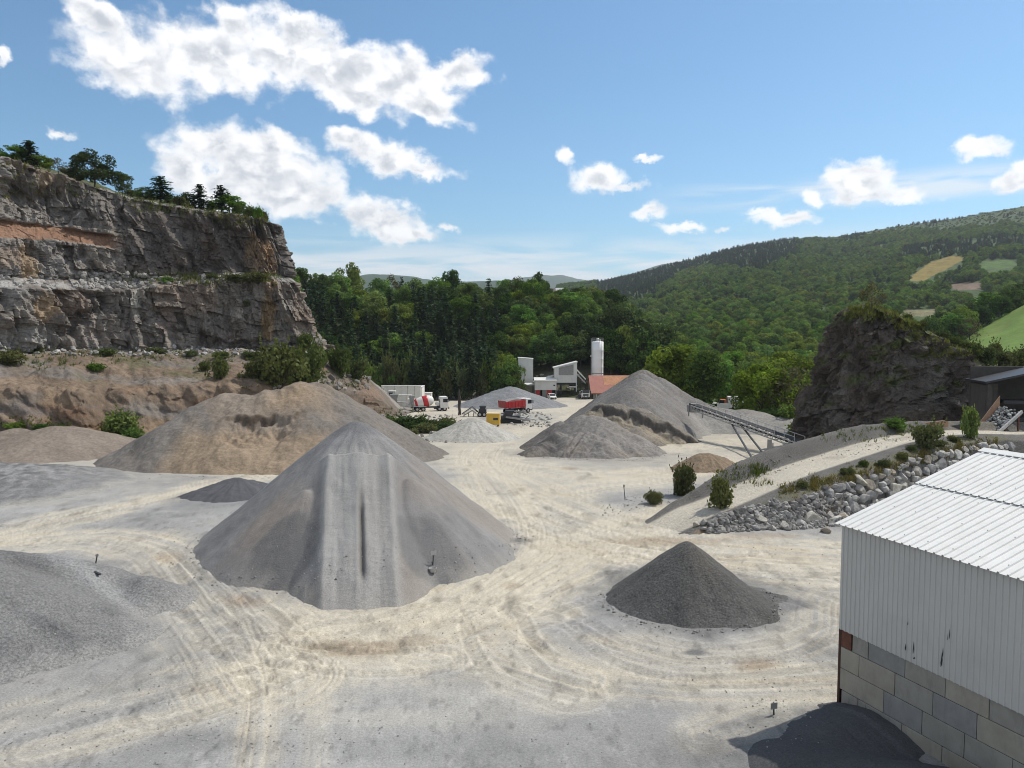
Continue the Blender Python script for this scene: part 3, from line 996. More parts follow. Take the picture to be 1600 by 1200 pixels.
def tan_pile():
    def hf(x, y):
        h = seg_ridge(x, y, (-32.5, 86.5), (-23.0, 88.0), 7.3, 8.3, 0.64, 1.8, 0.4, 5)
        h = smax(h, seg_ridge(x, y, (-23.0, 88.0), (-16.8, 88.5), 7.8, 4.6, 0.60, 1.5, 0.4, 7), 0.6)
        h = smax(h, cone(x, y, -34.2, 84.2, 5.9, 0.64, 1.0, 0.08, 9), 0.6)
        h = smax(h, cone(x, y, -29.0, 83.0, 5.8, 0.62, 1.6, 0.08, 11), 0.6)
        h = h + streak(x, y, -30, 92, 5, 13, 0.35) + 0.45 * fbm(x / 4.0, y / 4.0, 4, 18) + 0.20 * fbm(x / 1.6, y / 1.6, 4, 17)
        # undercut where the loader has dug into the heap
        q = (y - 81.0) - 0.9 * fbm(x / 1.6, x * 0, 3, 19) - 0.10 * (x + 27)
        m_ = sst(-30.8, -29.5, x) * sst(-22.0, -23.5, x)
        lip = np.clip(0.75 + 0.9 * fbm(x / 1.3, y / 1.6 + 2, 4, 23), 0.0, 2.0) * m_
        h = h - lip * sst(0.25, -0.15, q) * sst(-7, -1.5, q)
        h = smax(h, cone(x, y, -24.5, 78.9, 2.6, 0.55, 0.9, 0.1, 25) * 1.0, 0.4)
        h = smax(h, cone(x, y, -29.5, 78.6, 2.4, 0.55, 0.9, 0.1, 26), 0.4)
        return h

    def cf(x, y, h):
        c = tone((0.215, 0.178, 0.143), x, y, h, 101, 0.13, 1.3)
        c = blend(c, (0.185, 0.172, 0.158), 0.8 * sst(-32, -37, x) * sst(-0.5, 0.3, fbm(x / 3, y / 3, 3, 102) + 0.3))
        dune = sst(0.0, 0.4, fbm((x + y * 0.6) / 3.0, (y - x * 0.2) / 9, 3, 103))
        c = blend(c, (0.170, 0.154, 0.138), 0.7 * dune)
        c = blend(c, (0.165, 0.153, 0.140), 0.75 * sst(-21, -17, x + 1.5 * fbm(x / 3, y / 3, 3, 104)))
        s = np.exp(-(((x + 24.5) / 2.8) ** 2 + ((y - 84.6) / 2.6) ** 2))
        c = blend(c, (0.33, 0.24, 0.155), 0.75 * s)
        low = sst(4.2, 2.8, h) * sst(-36, -33, x) * sst(-17, -20, x)
        c = blend(c, (0.285, 0.215, 0.148), 0.8 * low)
        q = (y - 81.0) - 0.9 * fbm(x / 1.6, x * 0, 3, 19) - 0.10 * (x + 27)
        m_ = sst(-30.8, -29.5, x) * sst(-22.0, -23.5, x) * sst(-0.25, 0.15, fbm(x / 1.1, y * 0, 2, 29))
        face = np.exp(-((q - 0.05) / 0.28) ** 2) * m_
        c = blend(c, (0.085, 0.062, 0.045), 0.85 * face)  # darker strip along the dug face
        return c
    pile("gravel_pile", "long brown sand and gravel heap with a dug-out dark undercut, behind the tall grey cone", -27.0, 85.0, 24.0, 15.0, 0.13, hf, cf, M['far_fine'])


tan_pile()


def simple_pile(label, px, py_base, py_top, wpx, base, seed, sl=0.72, mat='far_fine', tops=(), res=0.14, amt=0.1, extra=None, name="gravel_pile", cat="gravel pile", rd=0.5, sy=1.0, Y=None, rough=0.14):
    c = G(px, py_base)
    cy = Y or c[1]
    cx = P(px, py_base, cy)[0]
    top = P(px, py_top, cy)[2] - float(g0(cy))
    rx = wpx / F_PX * cy
    sx = rx / max(top, 0.2) * sl

    def hf(x, y):
        h = cone(x, y, cx, cy, top, sl, rd, 0.08, seed, sx, sy * sx)
        for (ox, oy, hh) in tops:
            h = smax(h, cone(x, y, cx + ox, cy + oy, hh, sl, rd, 0.08, seed + 3), 0.4)
        return h + streak(x, y, cx, cy, 7, seed + 1, 0.10) + rough * fbm(x * 0.9, y * 0.9, 4, seed + 2)

    def cf(x, y, h):
        k = tone(base, x, y, h, seed + 40, amt, 1.5)
        th = np.arctan2(y - cy, x - cx)
        k = k * (1 + 0.06 * fbm(th * 6, np.hypot(x - cx, y - cy) * 0.15, 4, seed + 41))[..., None]
        return extra(x, y, h, k) if extra else k
    return pile(name, label, cx, cy, rx * 1.5 + 1, rx * 1.5 * sy + 2, res, hf, cf, M[mat], cat=cat)


simple_pile("low brown earth heap lying below the brown bank at the left edge", 95, 706, 666, 130, (0.21, 0.175, 0.145), 201, 0.5, tops=((-6, 1, 2.8), (3.5, -0.5, 2.6)), rd=1.2)
simple_pile("small dark grey pile peeping out behind the left flank of the tall grey cone", 372, 771, 747, 66, (0.10, 0.10, 0.108), 205, 0.45, res=0.1, mat='fine', tops=((-3.2, -1.0, 0.35),))
simple_pile("small pale grey sand pile between the tall cone and the red tipper lorry", 738, 684, 653, 70, (0.37, 0.355, 0.32), 211, 0.6, tops=((-1.6, 0.3, 2.2), (1.4, -0.2, 2.4)), res=0.1)
simple_pile("smooth blue-grey gravel pile directly behind the red tipper lorry", 797, 634, 604, 84, (0.205, 0.207, 0.213), 215, 0.62, tops=((-4, 0, 3.4), (3.5, -1.5, 3.7)), res=0.2)
simple_pile("whitish cream sand pile near the white block wall", 706, 621, 604, 44, (0.55, 0.52, 0.45), 221, 0.55, tops=((-3, 0.5, 2.2),), res=0.2)
simple_pile("rough pale grey rock heap beside the cream sand pile, below the conifers", 748, 620, 595, 42, (0.40, 0.38, 0.34), 225, 0.75, tops=((-3.2, -0.8, 3.2), (3.5, -0.6, 2.6)), res=0.16, rough=0.5)
simple_pile("small round heap of brown soil near the foot of the conveyor", 1106, 732, 708, 42, (0.22, 0.165, 0.115), 231, 0.6, tops=((-0.7, 0.1, 1.5), (0.9, -0.2, 1.3)), res=0.06, rough=0.16)


def big_right():
    a = P(1004, 577, 128)
    gz = float(g0(126))
    H = a[2] - gz

    def hf(x, y):
        h = cone(x, y, a[0], 128, H, 0.74, 0.9, 0.05, 3) + streak(x, y, a[0], 128, 10, 5, 0.3)
        for k, (px, py, Y) in enumerate(((1003, 584, 124.5), (1000, 592, 121), (1003, 602, 117), (985, 606, 112), (1030, 590, 126), (1062, 610, 124), (1085, 622, 122))):
            c = P(px, py, Y)
            h = smax(h, cone(x, y, c[0], Y, c[2] - float(g0(Y)), 0.74, 0.9, 0.06, 11 + k), 0.35)
        h = smax(h, seg_ridge(x, y, (a[0] + 9, 122), (a[0] + 24, 116), 3.9, 1.8, 0.5, 1.5, 0.4, 13), 0.5)
        # loader bench in front on the right
        return h + 0.12 * fbm(x / 1.6, y / 1.6, 4, 21) + 0.05 * fbm(x, y, 3, 23)

    def cf(x, y, h):
        c = tone((0.195, 0.183, 0.172), x, y, h, 111, 0.12, 1.6)
        c = blend(c, (0.20, 0.175, 0.15), 0.5 * sst(0.0, 0.5, fbm(x / 4, y / 4, 3, 112)))
        w = sst(3.8, 2.2, h) * sst(a[0] + 3, a[0] + 7, x)
        return blend(c, (0.30, 0.285, 0.26), 0.75 * w)
    pile("gravel_pile", "tallest dark gravel heap with scalloped ridges, in front of the red-roofed barn", a[0] + 3, 121.0, 27.0, 20.0, 0.16, hf, cf, M['far_fine'])


big_right()


def cut_pile():
    """heap with a steep dark loader cut along its crest"""
    c = P(985, 655, 106)

    def hf(x, y):
        h = seg_ridge(x, y, (c[0] - 3.6, 107.0), (c[0] + 1.2, 105.5), 5.1, 4.4, 0.72, 0.8, 0.3, 33)
        h = smax(h, seg_ridge(x, y, (c[0] + 1.2, 105.5), (c[0] + 5.0, 103.0), 4.4, 2.6, 0.72, 0.6, 0.3, 35), 0.3)
        q = (y - 104.3) + 0.42 * (x - c[0]) - 0.7 * fbm(x / 1.4, x * 0, 3, 31)
        h = h - (0.85 + 0.6 * fbm(x / 1.2, y / 1.2, 3, 36)) * sst(0.2, -0.25, q) * sst(c[0] - 6, c[0] - 4.5, x)
        h = smax(h, cone(x, y, c[0] - 0.6, 101.5, 2.3, 0.55, 0.9, 0.1, 37), 0.4)
        h = smax(h, cone(x, y, c[0] - 4.5, 102.5, 2.6, 0.6, 0.7, 0.1, 38), 0.4)
        return h + 0.34 * fbm(x / 1.2, y / 1.2, 5, 39, 0.6)

    def cf(x, y, h):
        k = tone((0.20, 0.178, 0.15), x, y, h, 121, 0.13, 1.2)
        q = (y - 104.3) + 0.42 * (x - c[0]) - 0.7 * fbm(x / 1.4, x * 0, 3, 31)
        k = blend(k, (0.28, 0.235, 0.17), 0.6 * sst(0.0, -1.2, q) * sst(-5, -2, q))
        return blend(k, (0.085, 0.076, 0.068), 0.85 * np.exp(-((q + 0.1) / 0.35) ** 2) * sst(c[0] - 6.0, c[0] - 4.5, x))
    pile("gravel_pile", "brownish heap with a dark steep cut along its crest, between two gravel heaps", c[0], 103.5, 10.5, 9.0, 0.11, hf, cf, M['far_fine'])


cut_pile()


def front_pile():
    c = P(925, 700, 92)

    def hf(x, y):
        h = seg_ridge(x, y, (c[0] - 1.0, 94.0), (c[0] + 1.5, 92.5), 4.3, 4.0, 0.68, 0.9, 0.3, 41)
        h = smax(h, seg_ridge(x, y, (c[0] + 1.5, 92.5), (c[0] + 4.6, 91.0), 3.9, 2.2, 0.66, 0.9, 0.3, 43), 0.4)
        h = smax(h, seg_ridge(x, y, (c[0] - 4.2, 90.5), (c[0] - 6.8, 88.2), 2.5, 1.2, 0.62, 0.5, 0.4, 45), 0.3)
        h = smax(h, seg_ridge(x, y, (c[0] - 2.2, 89.5), (c[0] + 0.6, 87.8), 2.7, 2.1, 0.62, 0.5, 0.4, 47), 0.3)
        h = smax(h, cone(x, y, c[0] - 3.6, 95.5, 3.4, 0.7, 0.5, 0.1, 48), 0.3)
        rough = sst(90.5, 88.5, y)
        return h + (0.10 + 0.22 * rough) * fbm(x / 1.0, y / 1.0, 4, 49) + 0.05 * fbm(x * 2, y * 2, 3, 50)

    def cf(x, y, h):
        k = tone((0.205, 0.190, 0.175), x, y, h, 131, 0.14, 1.2)
        k = blend(k, (0.24, 0.205, 0.165), 0.6 * sst(0.0, 0.45, fbm(x / 2.4, y / 2.4, 3, 132)))
        return blend(k, (0.11, 0.10, 0.092), 0.7 * sst(c[0] - 2.5, c[0] - 5.5, x) * sst(-0.4, 0.3, fbm(x / 1.5, y / 1.5, 3, 133) + 0.3))
    pile("gravel_pile", "rough dark grey heap with several ridges, nearest of the heaps right of the main track", c[0], 91.5, 12.0, 9.0, 0.10, hf, cf, M['far_fine'])


front_pile()


def shed_pile():
    def hf(x, y):
        h = seg_ridge(x, y, (8.5, 22.2), (12.4, 19.8), 0.42, 0.85, 0.5, 0.9, 0.15, 51)
        h = smax(h, seg_ridge(x, y, (10.2, 23.6), (11.6, 24.2), 0.38, 0.5, 0.4, 0.6, 0.1, 52), 0.3)
        return h + 0.05 * fbm(x, y, 4, 53) + 0.02 * fbm(x * 4, y * 4, 2, 54)

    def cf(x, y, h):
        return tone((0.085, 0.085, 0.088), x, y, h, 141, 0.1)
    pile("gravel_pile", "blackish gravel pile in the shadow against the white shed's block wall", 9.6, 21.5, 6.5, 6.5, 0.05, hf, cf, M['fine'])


shed_pile()

# ------------------------------------------------------------------ terrain: bank, quarry cliff, hillside, hills, meadow
def itp(x, tab):
    return np.interp(x, [t[0] for t in tab], [t[1] for t in tab])


def px_of(x, y):
    return CX + F_PX * x / y


def build_bank():
    """the brown earth bank between the yard and the foot of the cliff"""
    pxs = np.arange(-420, 650, 1.9)
    ts = np.concatenate([np.linspace(-0.12, 0.6, 150), np.linspace(0.6, 1.0, 60)[1:], np.linspace(1.0, 2.2, 30)[1:]])
    T, PX = np.meshgrid(ts, pxs, indexing='ij')
    toe = itp(PX, [(-420, 84), (0, 94), (200, 99), (400, 108), (500, 121), (560, 135), (620, 147), (660, 152)])
    cre = itp(PX, [(-420, 102), (0, 111), (200, 127), (400, 133), (500, 138), (560, 148), (620, 156), (660, 160)])
    toe = toe + 1.6 * fbm(PX / 60, T * 0, 3, 301)
    Y = toe + (cre - toe) * T
    X = (PX - CX) / F_PX * Y
    zc = itp(PX, [(-420, 9.6), (0, 10.2), (200, 9.8), (420, 9.7), (490, 8.8), (530, 6.6), (565, 4.6), (600, 0.6), (625, -3.2), (660, -4.2)])
    zt = g0(Y) - 0.3
    step = 0.24 + 0.06 * fbm(PX / 90, T * 0, 3, 302)
    lip = itp(PX, [(-420, 0.62), (150, 0.60), (400, 0.55), (480, 0.6), (560, 0.75), (660, 0.8)]) + 0.10 * fbm(PX / 50, T * 0 + 3, 3, 303)
    # talus, eroded face, then a gentle upper slope
    prof = np.where(T < step * 0.55, T / (step * 0.55) * lip * 0.30, np.where(T < step, lip * (0.30 + 0.70 * ((T - step * 0.55) / (step * 0.45))), lip + (1 - lip) * np.clip((T - step) / (1 - step), 0, 1) ** 0.8))
    prof = np.clip(prof, -0.05, 1.0)
    z = zt + (zc - zt) * prof
    hgt = np.clip(zc - zt, 0, 12) / 12
    face = np.exp(-((T - step * 0.75) / 0.12) ** 2)
    gul = fbm(X / 3.4 + z / 5, Y / 5, 5, 305, 0.6)
    z = z + hgt * (face * 1.2 * gul + 1.0 * fbm(X / 4, Y / 4, 4, 306) + 0.16 * fbm(X / 0.9, Y / 0.9, 3, 307))
    f1, f2, r1, r2 = vor(X / 2.6 + 0.3 * z, z / 1.7 + X * 0.1, 318)
    Yd = Y - hgt * face * (1.1 * np.abs(fbm(X / 3.3 + 0.4 * z, z / 3, 4, 308)) + 0.7 * (r1 - 0.5))
    rock = sst(500, 540, PX) * sst(1.4, 1.0, T)
    f1, f2, r1, r2 = vor(X / 1.5 + 0.4 * z, z / 0.9, 309)
    Yd = Yd + rock * hgt * (r1 - 0.5) * 1.6
    c = np.array((0.178, 0.134, 0.098))[None, None] * (1 + 0.24 * fbm(X / 3, Y / 3, 4, 310) + 0.10 * fbm(X, Y + z, 3, 311))[..., None]
    c = blend(c, (0.175, 0.105, 0.068), 0.75 * sst(0.0, 0.35, fbm(X / 6 + 2, z / 2.5, 3, 312)) * sst(0.5, 0.1, T))
    c = blend(c, (0.175, 0.160, 0.147), 0.75 * sst(0.05, 0.4, fbm(X / 7, z / 3 + Y / 8, 4, 313)))
    c = blend(c, (0.30, 0.215, 0.14), 0.55 * face * sst(-0.1, 0.4, fbm(X / 4, z / 2, 3, 314)))
    lipm = np.exp(-((T - step) / 0.02) ** 2) * sst(0, 0.3, fbm(PX / 22, T, 3, 315))
    c = blend(c, (0.12, 0.095, 0.075), 0.6 * lipm)
    c = blend(c, (0.30, 0.285, 0.265), 0.6 * sst(0.94, 1.0, T + 0.05 * fbm(X / 2, Y / 2, 3, 316)))
    c = blend(c, (0.15, 0.125, 0.105), 0.8 * rock)
    c = blend(c, (0.24, 0.16, 0.11), 0.7 * np.exp(-(((PX - 578) / 22) ** 2 + ((T - 0.45) / 0.4) ** 2)))
    gr = sst(0.12, 0.4, fbm(X / 5 + 7, Y / 4, 4, 317)) * sst(0.35, 0.5, T)
    c = blend(c, (0.10, 0.105, 0.05), 0.55 * gr)
    me = np_mesh("earth_bank", np.stack([X.ravel(), Yd.ravel(), z.ravel()], 1), grid_faces(*X.shape), True, np.clip(c, 0.02, 0.6).reshape(-1, 3))
    return tag(link_mesh("earth_bank", me, M['earth']), "eroded brown earth bank below the quarry cliff", None, None, 'structure')


bank = build_bank()


def build_cliff():
    pxk = [-420, -250, 0, 100, 200, 300, 400, None]
    corner = [507, 463, 447, 440, 434, 426, 405]
    Y0 = [86, 99, 112, 122, 130, 134, 136.5, 139]
    dY = [[0] * 8, [2.2] * 8, [9, 9, 8.5, 8, 5.5, 4.5, 4.5, 4.5], [11.5, 11.5, 11, 10.5, 7.5, 6.0, 6.0, 6.0], [16, 16, 15.5, 14.5, 8.8, 6.6, 6.6, 6.6], [19, 19, 18.5, 17.5, 12.5, 8.5, 8.0, 7.8], [50] * 8]
    py = [[548, 548, 550, 551, 552, 551, 549, 547], [438, 440, 449, 452, 453, 441, 438, 442], [418, 422, 431, 436, 436, 427, 425, 433], [350, 358, 371, 377, 392, 402, 402, 404],
          [322, 332, 345, 357, 373, 376, 378, 380], [170, 200, 247, 276, 309, 328, 338, 350], [150, 186, 240, 271, 306, 325, 336, 348]]
    nu = 720
    rows = []
    for k in range(7):
        pts = []
        for i in range(8):
            px = pxk[i] if pxk[i] is not None else corner[k]
            if pxk[i] == 400:
                px = min(400, corner[k] - 45)
            pts.append(P(px, py[k][i], Y0[i] + dY[k][i]))
        e = pts[-1].copy()
        for q in range(1, 4):                       # the far side turns away behind the corner
            pts.append(e + np.array((-7.0 * q, 11.0 * q, 0.8 * q)))
        pts = np.array(pts)
        L = np.array([0, 18, 40, 53, 64, 73, 83, 92, 104, 116, 128.0])
        u = np.linspace(0, 128, nu)
        rows.append(np.stack([np.interp(u, L, pts[:, j]) for j in range(3)], 1))
    rows = np.array(rows)                           # 7, nu, 3
    for _ in range(5):
        rows[:, 1:-1] = 0.25 * rows[:, :-2] + 0.5 * rows[:, 1:-1] + 0.25 * rows[:, 2:]
    cnt = [120, 36, 58, 36, 110, 26]
    V, kind, vv = [], [], []
    for k in range(6):
        for t in np.linspace(0, 1, cnt[k], endpoint=(k == 5)):
            V.append(rows[k] * (1 - t) + rows[k + 1] * t)
            kind.append(k)
            vv.append(t)
    V = np.array(V)
    kind = np.array(kind)[:, None] * np.ones((1, nu))
    vv = np.array(vv)[:, None] * np.ones((1, nu))
    du = np.gradient(V, axis=1)
    n = np.stack([du[..., 1], -du[..., 0], 0 * du[..., 0]], -1)
    n /= np.linalg.norm(n, axis=-1)[..., None] + 1e-9
    s = np.cumsum(np.linalg.norm(du, axis=-1), axis=1)
    s = s[0:1] + 0 * s
    z = V[..., 2]
    pxv = px_of(V[..., 0], V[..., 1])
    left = sst(215, 165, pxv + 6 * fbm(z / 3, s / 9, 2, 400))
    face = np.where(kind == 0, 1.0, np.where(kind == 1, 0.30, np.where(kind == 2, 1.0, np.where(kind == 3, 1 - 0.75 * left, np.where(kind == 4, 1.0, 0.12)))))
    face = np.clip(face, 0, 1)
    for _ in range(4):
        face[1:-1] = 0.25 * face[:-2] + 0.5 * face[1:-1] + 0.25 * face[2:]
    # tilted strata
    zs = z + 0.16 * s + 1.6 * fbm(s / 16, z / 12, 3, 401)
    ss = s + 0.25 * z + 1.2 * fbm(s / 9, z / 9, 3, 402)
    def beds(w, h, sd_):
        """blocks between bedding planes and straight joints: two random values per block"""
        k = np.floor(zs / h + 0.35 * vn(ss / (w * 2.3), zs / h * 0.3, sd_))
        j = np.floor(ss / w + 7.7 * _h(k, k * 0, sd_ + 1) + 0.22 * vn(ss / w, zs / (h * 0.8), sd_ + 2))
        return _h(j, k, sd_ + 3), _h(j, k, sd_ + 5)
    r1, r2 = beds(3.4, 3.9, 403)
    q1, q2 = beds(1.35, 1.6, 407)
    p1, p2 = beds(0.6, 0.62, 411)
    d = 2.3 * fbm(s / 11, z / 16, 3, 415) + 1.7 * (r1 - 0.5) + 0.95 * (q1 - 0.5) + 0.42 * (p1 - 0.5) + 0.55 * fbm(ss / 1.0, zs / 1.5, 4, 416)
    col_ = 1 - np.abs(fbm(ss / 4.5, z / 22, 3, 417)) * 2
    d = d + 1.5 * col_ + 0.7 * (1 - 2 * np.abs(fbm(ss / 2.0, z / 12, 3, 418)))
    strat = fbm(s / 30, zs / 0.9, 3, 419)
    d = d + 0.10 * strat
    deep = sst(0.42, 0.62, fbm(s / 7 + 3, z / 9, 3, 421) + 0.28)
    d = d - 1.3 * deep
    d = d * face
    W = V + n * d[..., None]
    W[..., 2] += (1 - face) * (0.45 * fbm(s / 2, V[..., 1] / 2, 4, 423) + 0.3 * (q1 - 0.5)) + face * 0.22 * (q2 - 0.5)
    W[..., 2] += np.where(kind == 5, 0.9 * fbm(s / 6, V[..., 1] / 6, 3, 425) * vv, 0)
    # colour: grey limestone, rusty joints, pale scree
    c = np.array((0.215, 0.190, 0.166))[None, None] * (1 + 0.22 * fbm(s / 5, z / 5, 4, 431) + 0.40 * (q2 - 0.5) + 0.30 * (r2 - 0.5) + 0.22 * (p2 - 0.5) + 0.16 * strat)[..., None]
    c = blend(c, (0.30, 0.285, 0.27), 0.55 * sst(300, 60, pxv) * sst(-0.3, 0.3, fbm(s / 8, z / 5, 3, 432)))  # left part lightened in the colour, as the sunlit side
    c = blend(c, (0.255, 0.19, 0.145), 0.6 * sst(0.05, 0.45, fbm(s / 7 + 5, z / 6, 4, 433)))
    c = blend(c, (0.120, 0.106, 0.098), 0.65 * sst(190, 240, pxv) * (kind >= 2))  # upper right face darkened in the colour, as the side in shade
    for (px, pyy, rx, ry, cc, st) in ((408, 398, 24, 40, (0.37, 0.245, 0.145), 0.9), (425, 430, 12, 30, (0.36, 0.25, 0.17), 0.7), (420, 500, 14, 40, (0.33, 0.22, 0.11), 0.7), (70, 480, 16, 34, (0.42, 0.31, 0.20), 0.75),
                                      (45, 412, 18, 30, (0.40, 0.29, 0.18), 0.8), (75, 285, 14, 30, (0.38, 0.29, 0.19), 0.6), (215, 475, 10, 26, (0.42, 0.40, 0.34), 0.6), (160, 520, 50, 20, (0.33, 0.28, 0.25), 0.5), (20, 400, 40, 24, (0.30, 0.22, 0.16), 0.6),
                                      (30, 530, 60, 22, (0.36, 0.35, 0.33), 0.6), (330, 380, 14, 40, (0.20, 0.14, 0.115), 0.6), (265, 500, 20, 20, (0.30, 0.23, 0.20), 0.5)):
        dp = W[..., 2] - P(px, pyy, 130)[2] * 0
        pyv = HOR - (W[..., 2] - CAMZ) / W[..., 1] * F_PX
        q = np.hypot((pxv - px) / rx, (pyv - pyy) / ry) + 0.45 * fbm(s / 2.2, z / 2.2, 3, 441 + px)
        c = blend(c, cc, st * (1 - sst(0.55, 1.05, q)))
    led = (kind == 1) * sst(0.0, 0.15, vv)
    c = blend(c, (0.40, 0.385, 0.365), 0.8 * led * sst(-0.5, 0.2, fbm(s / 4, vv * 3, 3, 435)))
    red = (kind == 3) * left * sst(-0.6, 0.0, fbm(s / 6, vv * 2, 3, 436) + 0.5)
    c = blend(c, (0.27, 0.145, 0.085), 0.85 * red)
    c = blend(c, (0.33, 0.315, 0.295), 0.6 * (kind == 5) * (vv < 0.1))
    c = blend(c, (0.085, 0.10, 0.04), 0.9 * (kind == 5) * sst(0.05, 0.2, vv + 0.1 * fbm(s / 3, vv * 4, 3, 437)))
    gr = (kind == 1) * sst(180, 260, pxv) * sst(0.0, 0.4, fbm(s / 3, vv * 3, 3, 438))
    c = blend(c, (0.11, 0.115, 0.06), 0.6 * gr)
    c = blend(c, (0.10, 0.085, 0.075), 0.45 * deep * face)  # shade of the deep recesses painted into the colour
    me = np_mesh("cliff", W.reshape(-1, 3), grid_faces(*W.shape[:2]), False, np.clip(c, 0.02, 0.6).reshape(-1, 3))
    return tag(link_mesh("cliff", me, M['rock']), "grey and rust-stained quarry rock face in two tall benches", None, None, 'structure')


cliff = build_cliff()


def build_hillside():
    """wooded rise behind the plant, and the plateau on top of it"""
    xs = np.linspace(-160, 70, 150)
    ys = np.concatenate([np.linspace(196, 320, 90), np.linspace(326, 620, 40)])
    Y, X = np.meshgrid(ys, xs, indexing='ij')
    px = px_of(X, Y)
    top = itp(px, [(0, 40), (440, 31), (520, 26), (560, 22.5), (700, 22), (830, 24), (930, 21), (985, 14), (1030, 0), (1060, -6)])
    rise = sst(0, 1, (Y - 208 - 6 * fbm(X / 14, Y / 14, 3, 501)) / 92)
    gz = np.interp(Y, [190, 240, 330, 620], [-5.2, -6, -7.5, -9])
    z = gz + (top - gz) * rise + 1.2 * fbm(X / 12, Y / 12, 4, 502) * rise + (Y > 330) * (Y - 330) * 0.012 * (top > 0)
    c = np.array((0.06, 0.065, 0.032))[None, None] * (1 + 0.3 * fbm(X / 6, Y / 6, 4, 503))[..., None]
    rk = sst(0.0, 0.3, fbm(X / 6, z / 3, 3, 504)) * sst(0.35, 0.05, rise)
    c = blend(c, (0.22, 0.20, 0.18), 0.7 * rk)
    me = np_mesh("hillside", np.stack([X.ravel(), Y.ravel(), z.ravel() - 0.3], 1), grid_faces(*X.shape), True, np.clip(c, 0.01, 0.6).reshape(-1, 3))
    return tag(link_mesh("hillside", me, M['earth']), "steep wooded rise behind the concrete plant", None, None, 'structure')


hillside = build_hillside()

SKYLINE = [(300, 470), (760, 462), (860, 452), (900, 446), (940, 441), (1000, 428), (1060, 412), (1100, 401), (1150, 388), (1200, 379), (1260, 374), (1300, 372), (1350, 364), (1400, 355), (1450, 349), (1500, 341), (1550, 332), (1600, 324), (1800, 296), (2200, 270), (2800, 300)]


def hill_y(px, D):
    t = np.clip(np.log(D / 320.0) / math.log(1900.0 / 320.0), 0, 1.2)
    ys = itp(px, SKYLINE)
    y0 = np.full_like(px, 591.0)
    y = y0 + (ys - y0) * np.minimum(t, 1) ** 0.75
    und = fbm(px / 150, t * 4.0, 3, 511) * 12 * np.clip(t * 4, 0, 1) * np.clip((1 - t) * 3, 0, 1)
    return y + und, t


def hill_fields(px, py):
    """open land on the hill, by where it lies on the slope: 0 wood, else field number"""
    f = np.zeros(px.shape, int)

    def inside(poly):
        r = np.zeros(px.shape, bool)
        n = len(poly)
        for i in range(n):
            x1, y1 = poly[i]
            x2, y2 = poly[(i + 1) % n]
            c_ = ((y1 > py) != (y2 > py)) & (px < (x2 - x1) * (py - y1) / (y2 - y1 + 1e-9) + x1)
            r ^= c_
        return r
    f[inside([(1412, 438), (1450, 410), (1480, 401), (1506, 404), (1490, 412), (1462, 428), (1438, 440)])] = 1
    f[inside([(1475, 446), (1500, 442), (1532, 443), (1534, 453), (1490, 455)])] = 2
    f[inside([(1518, 420), (1530, 409), (1565, 406), (1588, 414), (1560, 422)])] = 3
    f[inside([(1513, 477), (1530, 461), (1558, 460), (1530, 474), (1514, 484)])] = 4
    f[inside([(1398, 494), (1410, 483), (1462, 484), (1462, 496)])] = 5
    f[inside([(1283, 519), (1286, 511), (1312, 508), (1312, 516)])] = 6
    f[inside([(1100, 463), (1180, 452), (1180, 455), (1104, 467)])] = 0
    return f


def build_hills():
    pxs = np.concatenate([np.linspace(300, 880, 60), np.arange(884, 1720, 3.2), np.linspace(1726, 2900, 90)])
    Ds = np.concatenate([np.geomspace(300, 1900, 250), np.geomspace(1930, 4200, 24)])
    D, PX = np.meshgrid(Ds, pxs, indexing='ij')
    y, t = hill_y(PX, np.minimum(D, 1900))
    z = CAMZ + (HOR - y) / F_PX * np.minimum(D, 1900)
    back = np.clip((D - 1900) / 2300, 0, 1)
    z = z * (1 - back) + (-20) * back + 0
    z = z + np.where(D < 1900, fbm(PX / 40, D / 40, 3, 513) * D * 0.0012, 0)
    z = np.where(D < 330, z - (330 - D) * 0.15, z)
    X, Yy = (PX - CX) / F_PX * D, D
    c = np.array((0.055, 0.085, 0.030))[None, None] * (1 + 0.25 * fbm(PX / 9, D / 30, 4, 515))[..., None]
    fld = hill_fields(PX, y)
    for k, cc in ((1, (0.21, 0.16, 0.045)), (2, (0.165, 0.12, 0.085)), (3, (0.075, 0.125, 0.032)), (4, (0.11, 0.21, 0.03)), (5, (0.17, 0.155, 0.085)), (6, (0.12, 0.20, 0.05))):
        c[fld == k] = np.array(cc)
    moor = sst(1230, 1330, PX) * sst(0, 14, 6 + 0.085 * np.maximum(PX - 1330, 0) - (y - itp(PX, SKYLINE)) + 10 * fbm(PX / 30, D / 100, 3, 517))
    c = blend(c, (0.050, 0.072, 0.024), 0.92 * moor)
    c = c * (1 + 0.18 * fbm(PX / 5, D / 20, 3, 518))[..., None]
    me = np_mesh("hills", np.stack([X.ravel(), Yy.ravel(), z.ravel()], 1), grid_faces(*X.shape), True, np.clip(c, 0.01, 0.6).reshape(-1, 3))
    return tag(link_mesh("hills", me, M['hill']), "long wooded hill rising to the right with fields on its slope", None, None, 'structure')


hills = build_hills()


